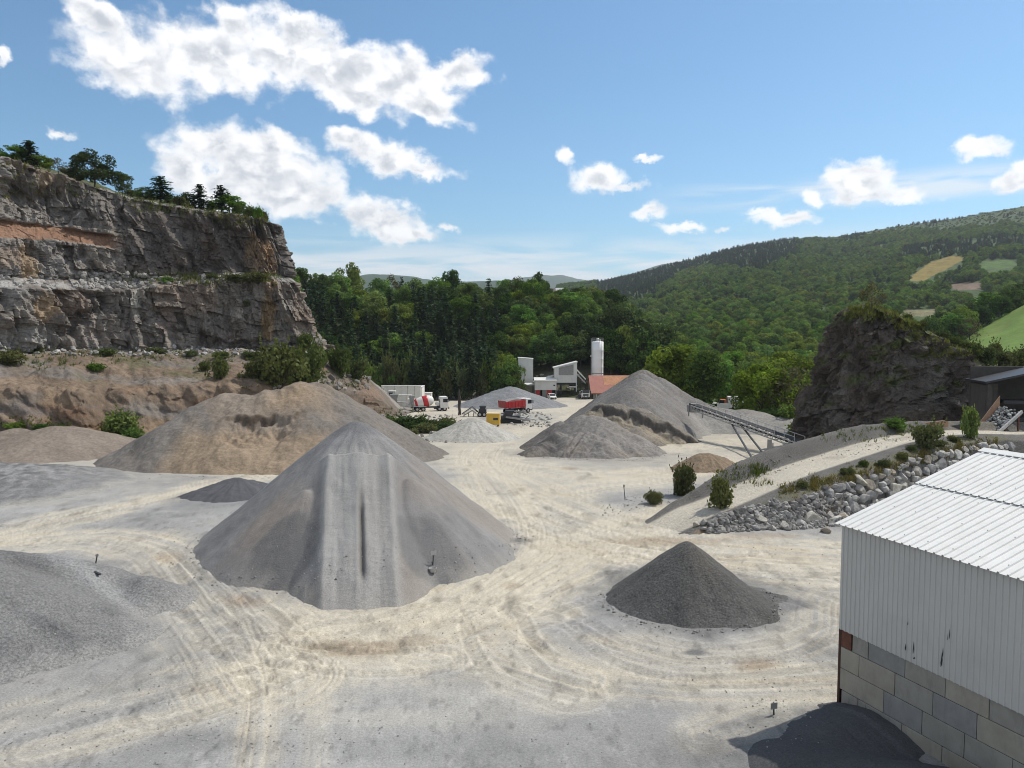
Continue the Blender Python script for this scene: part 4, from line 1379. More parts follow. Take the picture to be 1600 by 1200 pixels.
def far_hill(tab, D, depth, seed, label):
    pxs = np.linspace(tab[0][0], tab[-1][0], 120)
    ts = np.linspace(0, 1, 30)
    T, PX = np.meshgrid(ts, pxs, indexing='ij')
    top = itp(PX, tab) + 1.6 * fbm(PX / 18, T * 0, 3, seed)
    zt = CAMZ + (HOR - top) / F_PX * D
    prof = np.sin(T * math.pi) ** 0.8
    Yv = D - depth + 2 * depth * T
    Xv = (PX - CX) / F_PX * D
    z = -60 + (zt + 60) * prof
    c = np.array((0.045, 0.075, 0.035))[None, None] * (1 + 0.35 * fbm(PX / 6, T * 14, 4, seed + 2))[..., None]
    me = np_mesh("hills", np.stack([Xv.ravel(), Yv.ravel(), z.ravel()], 1), grid_faces(*T.shape), True, np.clip(c, 0.01, 0.5).reshape(-1, 3))
    tag(link_mesh("hills", me, M['hill']), label, None, None, 'structure')


far_hill([(380, 470), (480, 448), (540, 437), (590, 430), (640, 433), (690, 440), (740, 441), (790, 440), (860, 452)], 4200, 900, 521, "low distant hill behind the wood")
far_hill([(700, 470), (780, 442), (830, 433), (870, 431), (910, 438), (960, 447), (1060, 470)], 7500, 1500, 525, "pale distant hill in the gap of the valley")
far_hill([(860, 460), (940, 440), (1000, 424), (1030, 415), (1075, 408), (1130, 402), (1250, 420)], 5200, 1200, 527, "distant hill behind the long ridge")


def build_meadow():
    pxs = np.linspace(1440, 2300, 130)
    Ds = np.linspace(122, 330, 70)
    D, PX = np.meshgrid(Ds, pxs, indexing='ij')
    top = itp(PX, [(1440, 566), (1480, 540), (1510, 521), (1540, 504), (1570, 490), (1600, 473), (1700, 430), (1900, 360), (2300, 300)])
    t = np.clip((D - 122) / (290 - 122), 0, 1.1)
    y = 610 + (top - 610) * np.minimum(t, 1) ** 0.8
    z = CAMZ + (HOR - y) / F_PX * np.minimum(D, 290) - np.maximum(D - 290, 0) * 0.25 + 0.5 * fbm(PX / 30, D / 15, 3, 531)
    z = z - sst(1490, 1440, PX) * 6
    X = (PX - CX) / F_PX * D
    c = np.array((0.125, 0.195, 0.04))[None, None] * (1 + 0.12 * fbm(PX / 20, D / 12, 4, 532))[..., None]
    c = blend(c, (0.17, 0.19, 0.06), 0.4 * sst(0.1, 0.4, fbm(PX / 40, D / 9, 3, 533)))
    me = np_mesh("meadow", np.stack([X.ravel(), D.ravel(), z.ravel()], 1), grid_faces(*X.shape), True, np.clip(c, 0.01, 0.5).reshape(-1, 3))
    return tag(link_mesh("meadow", me, M['meadow']), "bright green sloping meadow beyond the dark rock outcrop", None, None, 'structure')


meadow = build_meadow()


# ------------------------------------------------------------------ the ramp road on its embankment
RC = catmull([P(1010, 822, 50.2), P(1050, 812, 51.0), P(1110, 790, 53), P(1200, 757, 56), P(1300, 724, 60), P(1400, 694, 65.5), P(1490, 682, 70.5), P(1620, 684, 74), P(1800, 690, 78)], 0.3)
_s = np.concatenate([[0], np.cumsum(np.linalg.norm(np.diff(RC[:, :2], axis=0), axis=1))])
RC[:, 2] = np.maximum(RC[:, 2], g0(RC[:, 1]) + 0.06) - 0.45 * (1 - sst(0.0, 4.5, _s)) + 0.40 * sst(5, 16, _s)


def build_ramp():
    tn = np.gradient(RC, axis=0)
    tn[:, 2] = 0
    tn /= np.linalg.norm(tn, axis=1)[:, None]
    far = np.stack([-tn[:, 1], tn[:, 0], 0 * tn[:, 0]], 1)
    s = np.concatenate([[0], np.cumsum(np.linalg.norm(np.diff(RC, axis=0), axis=1))])
    n = len(RC)
    grow = sst(2.0, 13.0, s)
    late = sst(24, 40, s)
    # lateral stations: offset, height above the road (None = ground)
    o_toe = 2.9 + 2.6 * grow + 1.0 * late
    o_top = 2.1 + 0.75 * grow
    h_top = 0.12 * sst(1, 5, s) + 0.98 * grow - 0.35 * late
    n_sh = np.full(n, -1.75)
    n_top = -2.3 - 1.6 * grow
    n_foot = -2.8 - 2.5 * grow
    lat = []
    for (oa, ob, cnt, kind) in ((o_toe + 0.8, o_toe, 4, 0), (o_toe, o_top, 26, 1), (o_top, np.full(n, 1.65), 14, 2), (np.full(n, 1.65), n_sh, 40, 3), (n_sh, n_top, 26, 4), (n_top, n_foot, 26, 5), (n_foot, n_foot - 0.7, 4, 6)):
        for t in np.linspace(0, 1, cnt, endpoint=False):
            lat.append((oa * (1 - t) + ob * t, kind, t))
    rows, cols = [], []
    zr = RC[:, 2]
    for (o, kind, t) in lat:
        p = RC[:, :2] + far[:, :2] * o[:, None]
        gz = g0(p[:, 1])
        ft = h_top
        if kind == 0:
            z = gz - 0.3 + 0 * t
        elif kind == 1:
            z = (gz - 0.25) * (1 - t) + (zr + ft) * t
        elif kind == 2:
            z = zr + ft * (1 - sst(0, 1, t))
        elif kind == 3:
            z = zr + 0 * o
        elif kind == 4:
            z = zr + 0.10 * np.sin(t * math.pi) - 0.25 * t * grow
        elif kind == 5:
            z = (zr - 0.25 * grow) * (1 - t) + (gz - 0.1) * t
        else:
            z = gz - 0.1 - 0.3 * t
        amp = (0.0, 0.10, 0.08, 0.02, 0.09, 0.12, 0.0)[kind]
        z = z + amp * (fbm(p[:, 0] / 1.2, p[:, 1] / 1.2, 4, 551) + 0.6 * fbm(p[:, 0] * 1.6, p[:, 1] * 1.6, 3, 552)) * (0.4 + 0.6 * grow)
        if kind == 3:
            z = z - 0.05 * np.exp(-((np.abs(o) - 0.95) / 0.3) ** 2)
        rows.append(np.stack([p[:, 0], p[:, 1], z], 1))
        x, y = p[:, 0], p[:, 1]
        base = np.array((0.138, 0.131, 0.121))[None] * (1 + 0.15 * fbm(x / 1.5, y / 1.5, 4, 553))[:, None]
        if kind == 3:
            w = np.clip(1.0 + 0.4 * fbm(o * 1.6, s * 0.06, 3, 554), 0, 1) * (1 - sst(0.80, 1.0, np.abs(t - 0.5) * 2))
            base = lerp(base, np.array((0.50, 0.455, 0.375))[None], w[:, None])
            base = lerp(base, np.array((0.30, 0.26, 0.21))[None], (0.5 * sst(0.1, 0.5, fbm(x / 2, y / 2, 3, 555)) * (np.abs(o) < 0.6))[:, None])
        if kind == 4:
            base = lerp(base, np.array((0.135, 0.13, 0.07))[None], (0.75 * sst(0.25, 0.6, np.full(n, t)) * sst(-0.35, 0.2, fbm(x / 1.6, y / 1.6, 3, 556)) * sst(5, 12, s))[:, None])
        if kind == 5:
            base = lerp(base, np.array((0.22, 0.165, 0.12))[None], (0.8 * sst(0.0, 0.3, fbm(x / 1.4, y / 1.4, 3, 557)) * sst(18, 10, s))[:, None])
        if kind in (1, 2):
            base = lerp(base, np.array((0.19, 0.165, 0.125))[None], (0.5 * sst(0.0, 0.4, fbm(x / 2.5, y / 2.5, 3, 558)) * late)[:, None])
        cols.append(base)
    V, C = np.array(rows), np.array(cols)
    me = np_mesh("ramp_road", V.reshape(-1, 3), grid_faces(V.shape[0], V.shape[1]), True, np.clip(C, 0.02, 0.6).reshape(-1, 3))
    return tag(link_mesh("ramp_road", me, M['gravel']), "pale dirt ramp road on a gravel embankment", None, None, 'structure'), far, s, n_top, n_foot


ramp, RFAR, RS, RNT, RNF = build_ramp()


# ------------------------------------------------------------------ dark rock outcrop
def build_outcrop():
    cx, cy, ax, ay = P(1403, 690, 93)[0], 95.0, 11.6, 8.0
    nu, nv, ncap = 520, 260, 60
    th = np.linspace(0, 2 * math.pi, nu)[None, :]
    t = np.linspace(0, 1, nv)[:, None]
    cth, sth = np.cos(th), np.sin(th)
    bx = np.sign(cth) * np.abs(cth) ** 0.85 * ax
    by = np.sign(sth) * np.abs(sth) ** 0.85 * ay
    # leaning in towards the summit, more on the right
    tops = [(1250, 660), (1268, 610), (1286, 560), (1302, 520), (1318, 494), (1335, 486), (1358, 486), (1378, 494), (1400, 504), (1425, 516), (1450, 530), (1480, 546), (1510, 566), (1540, 592), (1575, 650)]
    xx = np.where(cth < 0, bx * (1 - 0.42 * t ** 1.6), bx * (1 - 0.10 * t))
    yy = by * (1 - 0.45 * t)
    X, Y = cx + xx, cy + yy
    zb = g0(Y) - 1.0 + 1.5
    px = px_of(X, cy - 2)
    pyt = itp(px, tops) + 5 * fbm(px / 14, t * 0, 3, 570)
    ztop = CAMZ + (HOR - pyt) / F_PX * (cy - 1.5)
    Z = zb + (ztop - zb) * t
    capt = np.linspace(0, 1, ncap)[1:, None]
    Xc = X[-1:] + (cx - 1 - X[-1:]) * capt * 0.0
    Yc = Y[-1:] + (cy - Y[-1:]) * capt
    Zc = Z[-1:] + 0.9 * np.sin(capt * math.pi / 2) * np.abs(np.sin(th)) ** 0.5
    Xa, Ya, Za = np.vstack([X, Xc]), np.vstack([Y, Yc]), np.vstack([Z, Zc])
    cap = np.vstack([np.zeros((nv, nu)), np.ones((ncap - 1, nu))])
    s = np.vstack([th * 9.5 * np.ones((nv, 1)), th * 9.5 * np.ones((ncap - 1, 1))])
    nx, ny = np.cos(th) * np.ones_like(Xa), np.sin(th) * np.ones_like(Xa)
    zs = Za * 1.0 - 0.25 * s + 1.2 * fbm(s / 6, Za / 6, 3, 571)
    k1 = np.floor(zs / 2.8 + 0.4 * vn(s / 5, zs / 3, 573))
    j1 = np.floor(s / 2.7 + 5 * _h(k1, k1 * 0, 574) + 0.4 * vn(s / 2, zs, 575))
    r1, r2 = _h(j1, k1, 576), _h(j1, k1, 577)
    k2 = np.floor(zs / 1.15 + 0.5 * vn(s / 2, zs, 578))
    j2 = np.floor(s / 1.05 + 5 * _h(k2, k2 * 0, 579) + 0.4 * vn(s, zs * 2, 580))
    q1, q2 = _h(j2, k2, 581), _h(j2, k2, 582)
    d = 1.9 * fbm(s / 5, Za / 4, 4, 579) + 1.5 * (r1 - 0.5) + 0.7 * (q1 - 0.5) + 0.8 * fbm(s / 1.2, zs / 1.1, 5, 581, 0.6)
    seam = 1 - cap
    d = d * seam * np.minimum(1, 1.2)
    Xa, Ya = Xa + nx * d, Ya + ny * d
    Za = Za + cap * 0.35 * fbm(Xa, Ya, 4, 583) + (1 - cap) * 0.25 * (q2 - 0.5)
    c = np.array((0.108, 0.090, 0.076))[None, None] * (1 + 0.25 * fbm(s / 3, Za / 2, 4, 585) + 0.3 * (q2 - 0.5))[..., None]
    c = blend(c, (0.19, 0.175, 0.155), 0.6 * sst(0.0, 0.4, fbm(s / 4 + 4, Za / 5, 3, 587)))
    hh = np.clip((Za - zb[0:1]) / 14, 0, 1)
    gr = cap * sst(-0.3, 0.2, fbm(Xa / 1.5, Ya / 1.5, 3, 590)) * 0.9 + (1 - cap) * sst(0.30, 0.5, fbm(s / 2.4, zs / 1.1, 4, 589) + 0.5 * (hh - 0.55)) * 0.8
    c = blend(c, (0.10, 0.115, 0.045), np.clip(gr, 0, 1))
    me = np_mesh("rock_outcrop", np.stack([Xa.ravel() - cx, Ya.ravel() - cy, Za.ravel()], 1), grid_faces(*Xa.shape), False, np.clip(c, 0.02, 0.5).reshape(-1, 3))
    o = link_mesh("rock_outcrop", me, M['rock'], None, (cx, cy, 0))
    return tag(o, "massive dark rock outcrop with a pointed overgrown top, right of the conveyor", "rock outcrop")


outcrop = build_outcrop()


def build_slope():
    xs = np.linspace(44, 110, 130)
    ys = np.linspace(94, 124, 70)
    Y, X = np.meshgrid(ys, xs, indexing='ij')
    px = px_of(X, np.full_like(X, 106.0))
    top = itp(px, [(1380, 730), (1420, 640), (1445, 545), (1462, 532), (1490, 542), (1520, 558), (1550, 574), (1600, 574), (1700, 560), (2100, 560)])
    zt = CAMZ + (HOR - top) / F_PX * 108
    gz = g0(Y) - 0.5
    z = gz + (zt - gz) * sst(95, 107, Y) * sst(128, 114, Y) + 0.6 * fbm(X / 4, Y / 4, 4, 541)
    c = np.array((0.10, 0.105, 0.05))[None, None] * (1 + 0.3 * fbm(X / 2, Y / 2, 4, 542))[..., None]
    c = blend(c, (0.15, 0.13, 0.105), sst(0.1, 0.4, fbm(X / 4, z / 2, 3, 543)))
    me = np_mesh("slope", np.stack([X.ravel(), Y.ravel(), z.ravel()], 1), grid_faces(*X.shape), True, np.clip(c, 0.02, 0.5).reshape(-1, 3))
    return tag(link_mesh("slope", me, M['earth']), "overgrown slope right of the dark rock outcrop", None, None, 'structure')


slope = build_slope()
bpy.context.view_layer.update()
DG = bpy.context.evaluated_depsgraph_get()


def drop(x, y, z0=500.0):
    ok, loc, nr, idx, ob, mt = SC.ray_cast(DG, (float(x), float(y), z0), (0, 0, -1))
    return np.array(loc) if ok else np.array((x, y, float(g0(y))))


def hit(px, py, land=False):
    """what the photo's pixel px, py falls on; land=True passes through the stockpiles"""
    d = ray(px, py)
    d = d / np.linalg.norm(d)
    o = np.array((0, 0, CAMZ))
    for _ in range(12):
        ok, loc, nr, idx, ob, mt = SC.ray_cast(DG, tuple(o), tuple(d))
        if not ok:
            break
        if not (land and ob.name.startswith('gravel_pile')):
            return np.array(loc)
        o = np.array(loc) + d * 0.05
    return G(px, py)


# ------------------------------------------------------------------ vegetation kinds
def leaf_quads(rng, C, Rad, N, size, out=0.65, squash=0.85, tone_var=0.35):
    """N leaf sprays spread over clumps with centres C and radii Rad"""
    w = Rad ** 2
    k = rng.choice(len(C), N, p=w / w.sum())
    d = rng.normal(size=(N, 3))
    d[:, 2] = d[:, 2] * 0.9 + 0.25
    d /= np.linalg.norm(d, axis=1)[:, None]
    rr = Rad[k] * (0.55 + 0.5 * rng.random(N) ** 0.6)
    p = C[k] + d * rr[:, None] * np.array((1, 1, squash))
    nrm = d * out + rng.normal(size=(N, 3)) * (1 - out) * 0.9
    nrm /= np.linalg.norm(nrm, axis=1)[:, None]
    t = np.cross(nrm, rng.normal(size=(N, 3)))
    t /= np.linalg.norm(t, axis=1)[:, None]
    b = np.cross(nrm, t)
    s = size * (0.6 + 0.8 * rng.random(N))[:, None]
    V = np.stack([p - t * s * 0.5, p + b * s * 0.36 + nrm * s * 0.08, p + t * s * 0.5, p - b * s * 0.36 + nrm * s * 0.08], 1).reshape(-1, 3)
    F = np.arange(4 * N).reshape(-1, 4)
    ct = 1 + tone_var * (rng.random(len(C)) * 2 - 1)
    c = (ct[k] * (0.8 + 0.4 * rng.random(N)))[:, None] * np.ones((1, 3))
    c = c * (1 + np.array((0.14, 0.0, -0.1))[None] * (rng.random(N)[:, None] - 0.4))
    return V, F, np.repeat(c, 4, 0)


def broad_crown(seed, H=11.0, W=0.36, n=34, N=3200, size=0.55, low=0.28):
    rng = np.random.default_rng(seed)
    C, Rd = [], []
    while len(C) < n:
        d = rng.normal(size=3)
        d /= np.linalg.norm(d)
        if d[2] < -0.85:
            continue
        q = 0.45 + 0.55 * rng.random() ** 0.5
        c = np.array((d[0] * W * H * q, d[1] * W * H * q, H * (low + (1 - low) * 0.49) + d[2] * H * (1 - low) * 0.46 * q))
        C.append(c)
        Rd.append(H * (0.085 + 0.075 * rng.random()))
    V, F, c = leaf_quads(rng, np.array(C), np.array(Rd), N, size)
    return np_mesh("crown", V, F, False, c), C


def trunk_mesh(seed, H, r, C=(), lean=0.0):
    rng = random.Random(seed)
    b = MB()
    p = Vector((0, 0, -0.3))
    top = Vector((lean * H * 0.5, 0, H * 0.55))
    pts = [p]
    for k in range(1, 6):
        t = k / 5
        pts.append(p.lerp(top, t) + Vector((rng.uniform(-1, 1), rng.uniform(-1, 1), 0)) * 0.02 * H * t)
    for k in range(5):
        b.tube(pts[k], pts[k + 1], r * (1 - 0.15 * k), r * (1 - 0.15 * (k + 1)), 7, cap=(k in (0, 4)))
    for c in list(C)[::3]:
        st = pts[rng.randint(2, 5)]
        e = Vector(tuple(c))
        m_ = st.lerp(e, 0.5) + Vector((0, 0, -0.03 * H))
        b.tube(st, m_, r * 0.35, r * 0.22, 5, cap=False)
        b.tube(m_, e, r * 0.22, r * 0.07, 5, cap=False)
    return b


def conifer_crown(seed, H=12.0, W=0.20, whorls=17, size=0.75, low=0.16, per=6, cards=11, roundness=0.75):
    rng = np.random.default_rng(seed)
    P_, N_, T_, S_, K_ = [], [], [], [], []
    for w in range(whorls):
        f = (w + 0.5 * rng.random()) / whorls
        z = H * (low + (1 - low) * f)
        L = W * H * (1 - f) ** roundness * (0.75 + 0.5 * rng.random()) + 0.25
        a0 = rng.random() * 6.28
        for k in range(per):
            a = a0 + 6.28 * k / per + rng.normal() * 0.25
            Lk = L * (0.6 + 0.55 * rng.random())
            tn = 1 + 0.3 * (rng.random() * 2 - 1)
            n = max(3, int(cards * Lk / (W * H)) + 2)
            for j in range(n):
                q = (j + rng.random()) / n
                r = Lk * q
                pos = np.array((math.cos(a) * r, math.sin(a) * r, z + 0.10 * r - 0.22 * r * q + rng.normal() * 0.12))
                pos[:2] += rng.normal(size=2) * 0.22 * (0.4 + q)
                P_.append(pos)
                N_.append(np.array((0.3 * math.cos(a), 0.3 * math.sin(a), 1.0)) + rng.normal(size=3) * 0.45)
                T_.append(np.array((math.cos(a), math.sin(a), -0.1)) + rng.normal(size=3) * 0.5)
                S_.append(size * (0.6 + 0.7 * rng.random()))
                K_.append(tn * (0.8 + 0.4 * rng.random()))
    p, nrm, t, s, kk = (np.array(q) for q in (P_, N_, T_, S_, K_))
    nrm /= np.linalg.norm(nrm, axis=1)[:, None]
    b = np.cross(nrm, t)
    b /= np.linalg.norm(b, axis=1)[:, None]
    t = np.cross(b, nrm)
    s = s[:, None]
    V = np.stack([p - t * s * 0.5, p + b * s * 0.3, p + t * s * 0.6, p - b * s * 0.3], 1).reshape(-1, 3)
    return np_mesh("crown", V, np.arange(len(V)).reshape(-1, 4), False, np.repeat(kk[:, None] * np.ones((1, 3)), 4, 0))


def bush_mesh(seed, n=16, N=1300, size=0.16, tall=0.8):
    rng = np.random.default_rng(seed)
    C = np.stack([rng.normal(size=n) * 0.36, rng.normal(size=n) * 0.36, tall * (0.12 + 0.88 * rng.random(n) ** 0.9)], 1)
    C[:, :2] *= (1.15 - 0.45 * C[:, 2:3] / tall)
    Rd = 0.20 + 0.16 * rng.random(n)
    V, F, c = leaf_quads(rng, C, Rd, N, size, 0.45, 0.9, 0.28)
    # ragged upright shoots with small leaves
    nb = 46
    base_ = C[rng.integers(0, len(C), nb)]
    dr = np.stack([rng.normal(size=nb) * 0.85, rng.normal(size=nb) * 0.85, 0.35 + rng.random(nb)], 1)
    dr /= np.linalg.norm(dr, axis=1)[:, None]
    pc = (base_[:, None] + dr[:, None] * (np.linspace(0.15, 0.62, 9)[None, :, None] * rng.uniform(0.6, 1.2, nb)[:, None, None])).reshape(-1, 3)
    V2, F2, c2 = leaf_quads(rng, pc, np.full(len(pc), 0.035), int(N * 0.45), size * 0.75, 0.3, 1.0, 0.2)
    return np_mesh("foliage", np.vstack([V, V2]), np.vstack([F, F2 + len(V)]), False, np.vstack([c, c2])), C


TREE_N = [0]


class TreeKind:
    """a tree > trunk, crown; first use moves the first tree, later ones copy it"""
    def __init__(s, name, meshes, mats, trunkr, H, cs):
        s.name, s.H = name, H
        s.protos = []
        s.used = []
        for me, m_, c in zip(meshes, mats, cs):
            s.protos.append((me, m_, c, trunkr))
            s.used.append(None)

    def put(s, loc, h, rz, label, group=None, wide=1.0, cat="tree", var=None):
        TREE_N[0] += 1
        i = (TREE_N[0] if var is None else var) % len(s.protos)
        k = h / s.H
        sc = (k * wide, k * wide, k)
        if s.used[i] is None:
            me, m_, c, tr = s.protos[i]
            r = thing(s.name, label, cat, loc, rz, group)
            link_mesh("crown", me, m_, r)
            trunk_mesh(i + 5, s.H, tr, c).build("trunk", M['bark'], r)
            r.scale = sc
            s.used[i] = r
            return r
        r = copy_tree(s.used[i], loc, rz, sc, label, group)
        if not group and 'group' in r:
            del r['group']
        return r


_b = [broad_crown(q, 11.0, w_, n_, 3600, 0.55, lo) for q, w_, n_, lo in ((1, 0.36, 40, 0.06), (2, 0.30, 36, 0.04), (3, 0.42, 44, 0.08), (4, 0.33, 34, 0.02))]
_bm = [q[0] for q in _b]
_bc = [q[1] for q in _b]
K_DARK = TreeKind("broadleaf_tree", [m_.copy() for m_ in _bm], [M['leaf_dark']] * 4, 0.24, 11.0, _bc)
K_MID = TreeKind("broadleaf_tree", [m_.copy() for m_ in _bm], [M['leaf_mid']] * 4, 0.24, 11.0, _bc)
K_LIGHT = TreeKind("broadleaf_tree", [m_.copy() for m_ in _bm], [M['leaf_light']] * 4, 0.22, 11.0, _bc)
_cm = [conifer_crown(q, 12.0, w_, 17, 0.8, lo, 6, 11, ro) for q, w_, lo, ro in ((11, 0.19, 0.14, 0.75), (12, 0.22, 0.2, 0.6), (13, 0.17, 0.12, 0.8))]
K_PINE = TreeKind("pine_tree", _cm, [M['needle']] * 3, 0.2, 12.0, [()] * 3)
_sm = [broad_crown(q, 8.0, 0.34, 20, 1100, 0.36, 0.12) for q in (21, 22)]
K_BARE = TreeKind("thin_tree", [q[0] for q in _sm], [M['leaf_bare']] * 2, 0.16, 8.0, [q[1] for q in _sm])
_pm = [broad_crown(q, 13.0, 0.19, 34, 3000, 0.5, 0.1) for q in (31, 32)]
K_TALL = TreeKind("tall_tree", [q[0] for q in _pm], [M['leaf_dark'], M['leaf_mid']], 0.22, 13.0, [q[1] for q in _pm])


class BushKind:
    def __init__(s, name, mat, seeds, N=1300, size=0.16, tall=0.8):
        s.name, s.mat = name, mat
        s.me = [bush_mesh(q, 26, int(N * 1.5), size * 0.85, tall) for q in seeds]
        s.used = [None] * len(seeds)
        s.n = 0

    def put(s, loc, w, h, label, group=None, rz=None):
        s.n += 1
        i = s.n % len(s.me)
        rz = (s.n * 2.4) % 6.28 if rz is None else rz
        sc = (w / 1.7, w / 1.7, h / 1.05)
        if s.used[i] is None:
            r = thing(s.name, label, "bush", loc, rz, group)
            link_mesh("foliage", s.me[i][0], s.mat, r)
            b = MB()
            for c in s.me[i][1][::2]:
                b.tube((0, 0, -0.15), tuple(c), 0.035, 0.01, 5, cap=False)
            b.build("stems", M['bark'], r)
            r.scale = sc
            s.used[i] = r
            return r
        r = copy_tree(s.used[i], loc, rz, sc, label, group)
        if not group and 'group' in r:
            del r['group']
        return r


B_OLIVE = BushKind("bush", M['leaf_bush'], (41, 42, 43), 1500, 0.15, 0.85)
B_GREEN = BushKind("bush", M['leaf_mid'], (44, 45), 1500, 0.17, 0.8)
B_DARK = BushKind("bush", M['leaf_dark'], (46, 47), 1500, 0.17, 0.85)

RND = random.Random(7)
# the wood on the rise behind the plant
WOOD_PINE = "dark pine standing among the pines on the steep rise behind the concrete plant"
WOOD_MID = "mid green leafy tree in the wood above the concrete plant"
WOOD_DARK = "deep green leafy tree in the shaded part of the wood behind the plant"
WOOD_LIGHT = "fresh yellow-green leafy tree in the wood above the plant"


def plant_wood():
    pts = []
    tries = 0
    n = 0
    while tries < 9000 and n < 285:
        tries += 1
        px = RND.uniform(425, 1042)
        Y = 207 + (RND.random() ** 1.15) * 95
        x = (px - CX) / F_PX * Y
        if 800 < px < 1045 and Y < 236:
            continue
        conif = 455 < px < 775 and Y < 283 and RND.random() < (0.85 if Y < 262 else 0.45)
        rmin = 4.2 if conif else 5.6
        rmin *= 1.0 + max(0, (Y - 250)) / 200
        if any((x - q[0]) ** 2 + (Y - q[1]) ** 2 < (0.5 * (rmin + q[2])) ** 2 for q in pts):
            continue
        pts.append((x, Y, rmin))
        z = drop(x, Y)[2]
        n += 1
        rz = RND.uniform(0, 6.28)
        if conif:
            K_PINE.put((x, Y, z - 0.2), RND.uniform(10, 15), rz, WOOD_PINE, "pines of the wood", RND.uniform(0.9, 1.25))
        else:
            q = RND.random()
            if px > 930 and Y < 262:
                q = q * 0.35
            if px < 540:
                q = q * 0.8
            h = RND.uniform(8.0, 12.5)
            if q < 0.38:
                K_DARK.put((x, Y, z - 0.2), h, rz, WOOD_DARK, "leafy trees of the wood", RND.uniform(0.95, 1.3))
            elif q < 0.78:
                K_MID.put((x, Y, z - 0.2), h, rz, WOOD_MID, "leafy trees of the wood", RND.uniform(0.95, 1.3))
            else:
                K_LIGHT.put((x, Y, z - 0.2), h * 0.9, rz, WOOD_LIGHT, "leafy trees of the wood", RND.uniform(0.95, 1.25))


plant_wood()


def tree_px(kind, px, py_top, Y, h, label, group=None, wide=1.0, rz=None, var=None, zb=None):
    """tree whose top shows at px, py_top, standing at distance Y"""
    top = P(px, py_top, Y)
    z = drop(top[0], Y)[2] if zb is None else zb
    hh = max(top[2] - z, h * 0.5)
    return kind.put((top[0], Y, z - 0.15), hh, RND.uniform(0, 6.28) if rz is None else rz, label, group, wide * min(1.0, h / hh * 1.3), "tree", var)


# single trees on the skyline of the wood
tree_px(K_DARK, 704, 421, 303, 9, "round dark tree standing clear on the skyline of the wood, left of the middle", wide=1.0)
tree_px(K_LIGHT, 546, 414, 300, 10, "bright green tree rising above the skyline of the wood next to the quarry cliff", wide=1.15)
tree_px(K_DARK, 838, 424, 300, 11, "leafy green tree on the skyline, right beside a leafless brown tree", wide=0.95)
tree_px(K_BARE, 812, 432, 300, 10, "thin brownish almost leafless tree on the skyline of the wood", wide=1.3)
tree_px(K_BARE, 612, 426, 305, 7, "small thin tree on the wood's skyline, in front of the far hill", wide=1.1)
tree_px(K_PINE, 628, 432, 305, 6, "little pointed pine on the wood's skyline, in front of the far hill", wide=1.1)
tree_px(K_LIGHT, 935, 446, 290, 9, "rounded light green tree at the right shoulder of the wood, above the silo", wide=1.2)
tree_px(K_DARK, 905, 447, 300, 8, "small dark tree beside the grey-roofed house on the hilltop", wide=1.1)
tree_px(K_LIGHT, 980, 508, 236, 11, "yellowish leafy tree lit among the black-shaded trees right of the silo", wide=0.7)
for px, pt, Y in ((962, 478, 246), (990, 470, 252), (1012, 492, 242), (955, 512, 236), (1003, 522, 234), (1022, 515, 238), (940, 495, 243)):
    tree_px(K_DARK, px, pt, Y, 16, "tall dark tree in the black-shaded clump between the silo and the open valley", "dark clump by the silo", 1.0)

# trees in the valley to the right of the heaps
VAL = "leafy green tree in the valley wood between the gravel heaps and the rock outcrop"
tree_px(K_LIGHT, 1052, 536, 158, 14, "yellow-green tree at the left end of the valley trees, beside the tallest heap", wide=1.15)
tree_px(K_TALL, 1100, 540, 150, 15, "tall narrow dark green tree behind the head of the conveyor", wide=1.15, var=0)
tree_px(K_MID, 1142, 560, 168, 12, "mid green tree rising behind the white box lorry", wide=0.9)
tree_px(K_LIGHT, 1192, 566, 128, 12, "broad yellow-green tree between the white box lorry and the rock outcrop", wide=1.1)
tree_px(K_LIGHT, 1215, 574, 134, 11, "yellow-green tree close behind a broader one, left of the rock outcrop", wide=0.9)
tree_px(K_BARE, 1244, 572, 124, 11, "greyish thin-leaved tree touching the left edge of the rock outcrop", wide=1.25)
tree_px(K_TALL, 1075, 565, 166, 12, "slim green tree just behind the tallest gravel heap", wide=0.9, var=1)
tree_px(K_BARE, 1168, 592, 140, 9, "small greyish tree in front of the yellow-green valley trees", wide=1.0)
_n = 0
_pts = []
while _n < 70:
    px = RND.uniform(1030, 1330)
    Y = RND.uniform(165, 345)
    x = (px - CX) / F_PX * Y
    if any((x - a) ** 2 + (Y - b) ** 2 < 36 for a, b in _pts) or (1085 < px < 1180 and Y < 185):
        continue
    _pts.append((x, Y))
    _n += 1
    z = drop(x, Y)[2]
    k = RND.choice((K_MID, K_MID, K_LIGHT, K_LIGHT, K_MID))
    k.put((x, Y, z - 0.2), RND.uniform(8.5, 13.5), RND.uniform(0, 6.28), VAL, "trees of the valley wood", RND.uniform(0.95, 1.25))

for px, Y, w, h in ((1045, 136, 4, 3), (1062, 138, 4, 2.4), (1085, 172, 4, 3), (1172, 138, 4, 2.6), (1185, 130, 3.6, 2.2), (1200, 124, 4, 2.6), (1215, 121, 3.6, 2.0), (1232, 118, 3.6, 2.2), (1247, 112, 3.2, 1.8), (1205, 140, 4.5, 3), (1225, 132, 4, 2.6), (1245, 128, 4, 2.8), (1100, 178, 5, 3), (1140, 175, 5, 3.2), (1262, 122, 3.6, 2.4), (1165, 150, 4, 2.4)):
    x = (px - CX) / F_PX * Y
    B_GREEN.put((x, Y, drop(x, Y)[2] - 0.1), w, h, "undergrowth bush beneath the valley trees left of the rock outcrop", "undergrowth bushes of the valley")

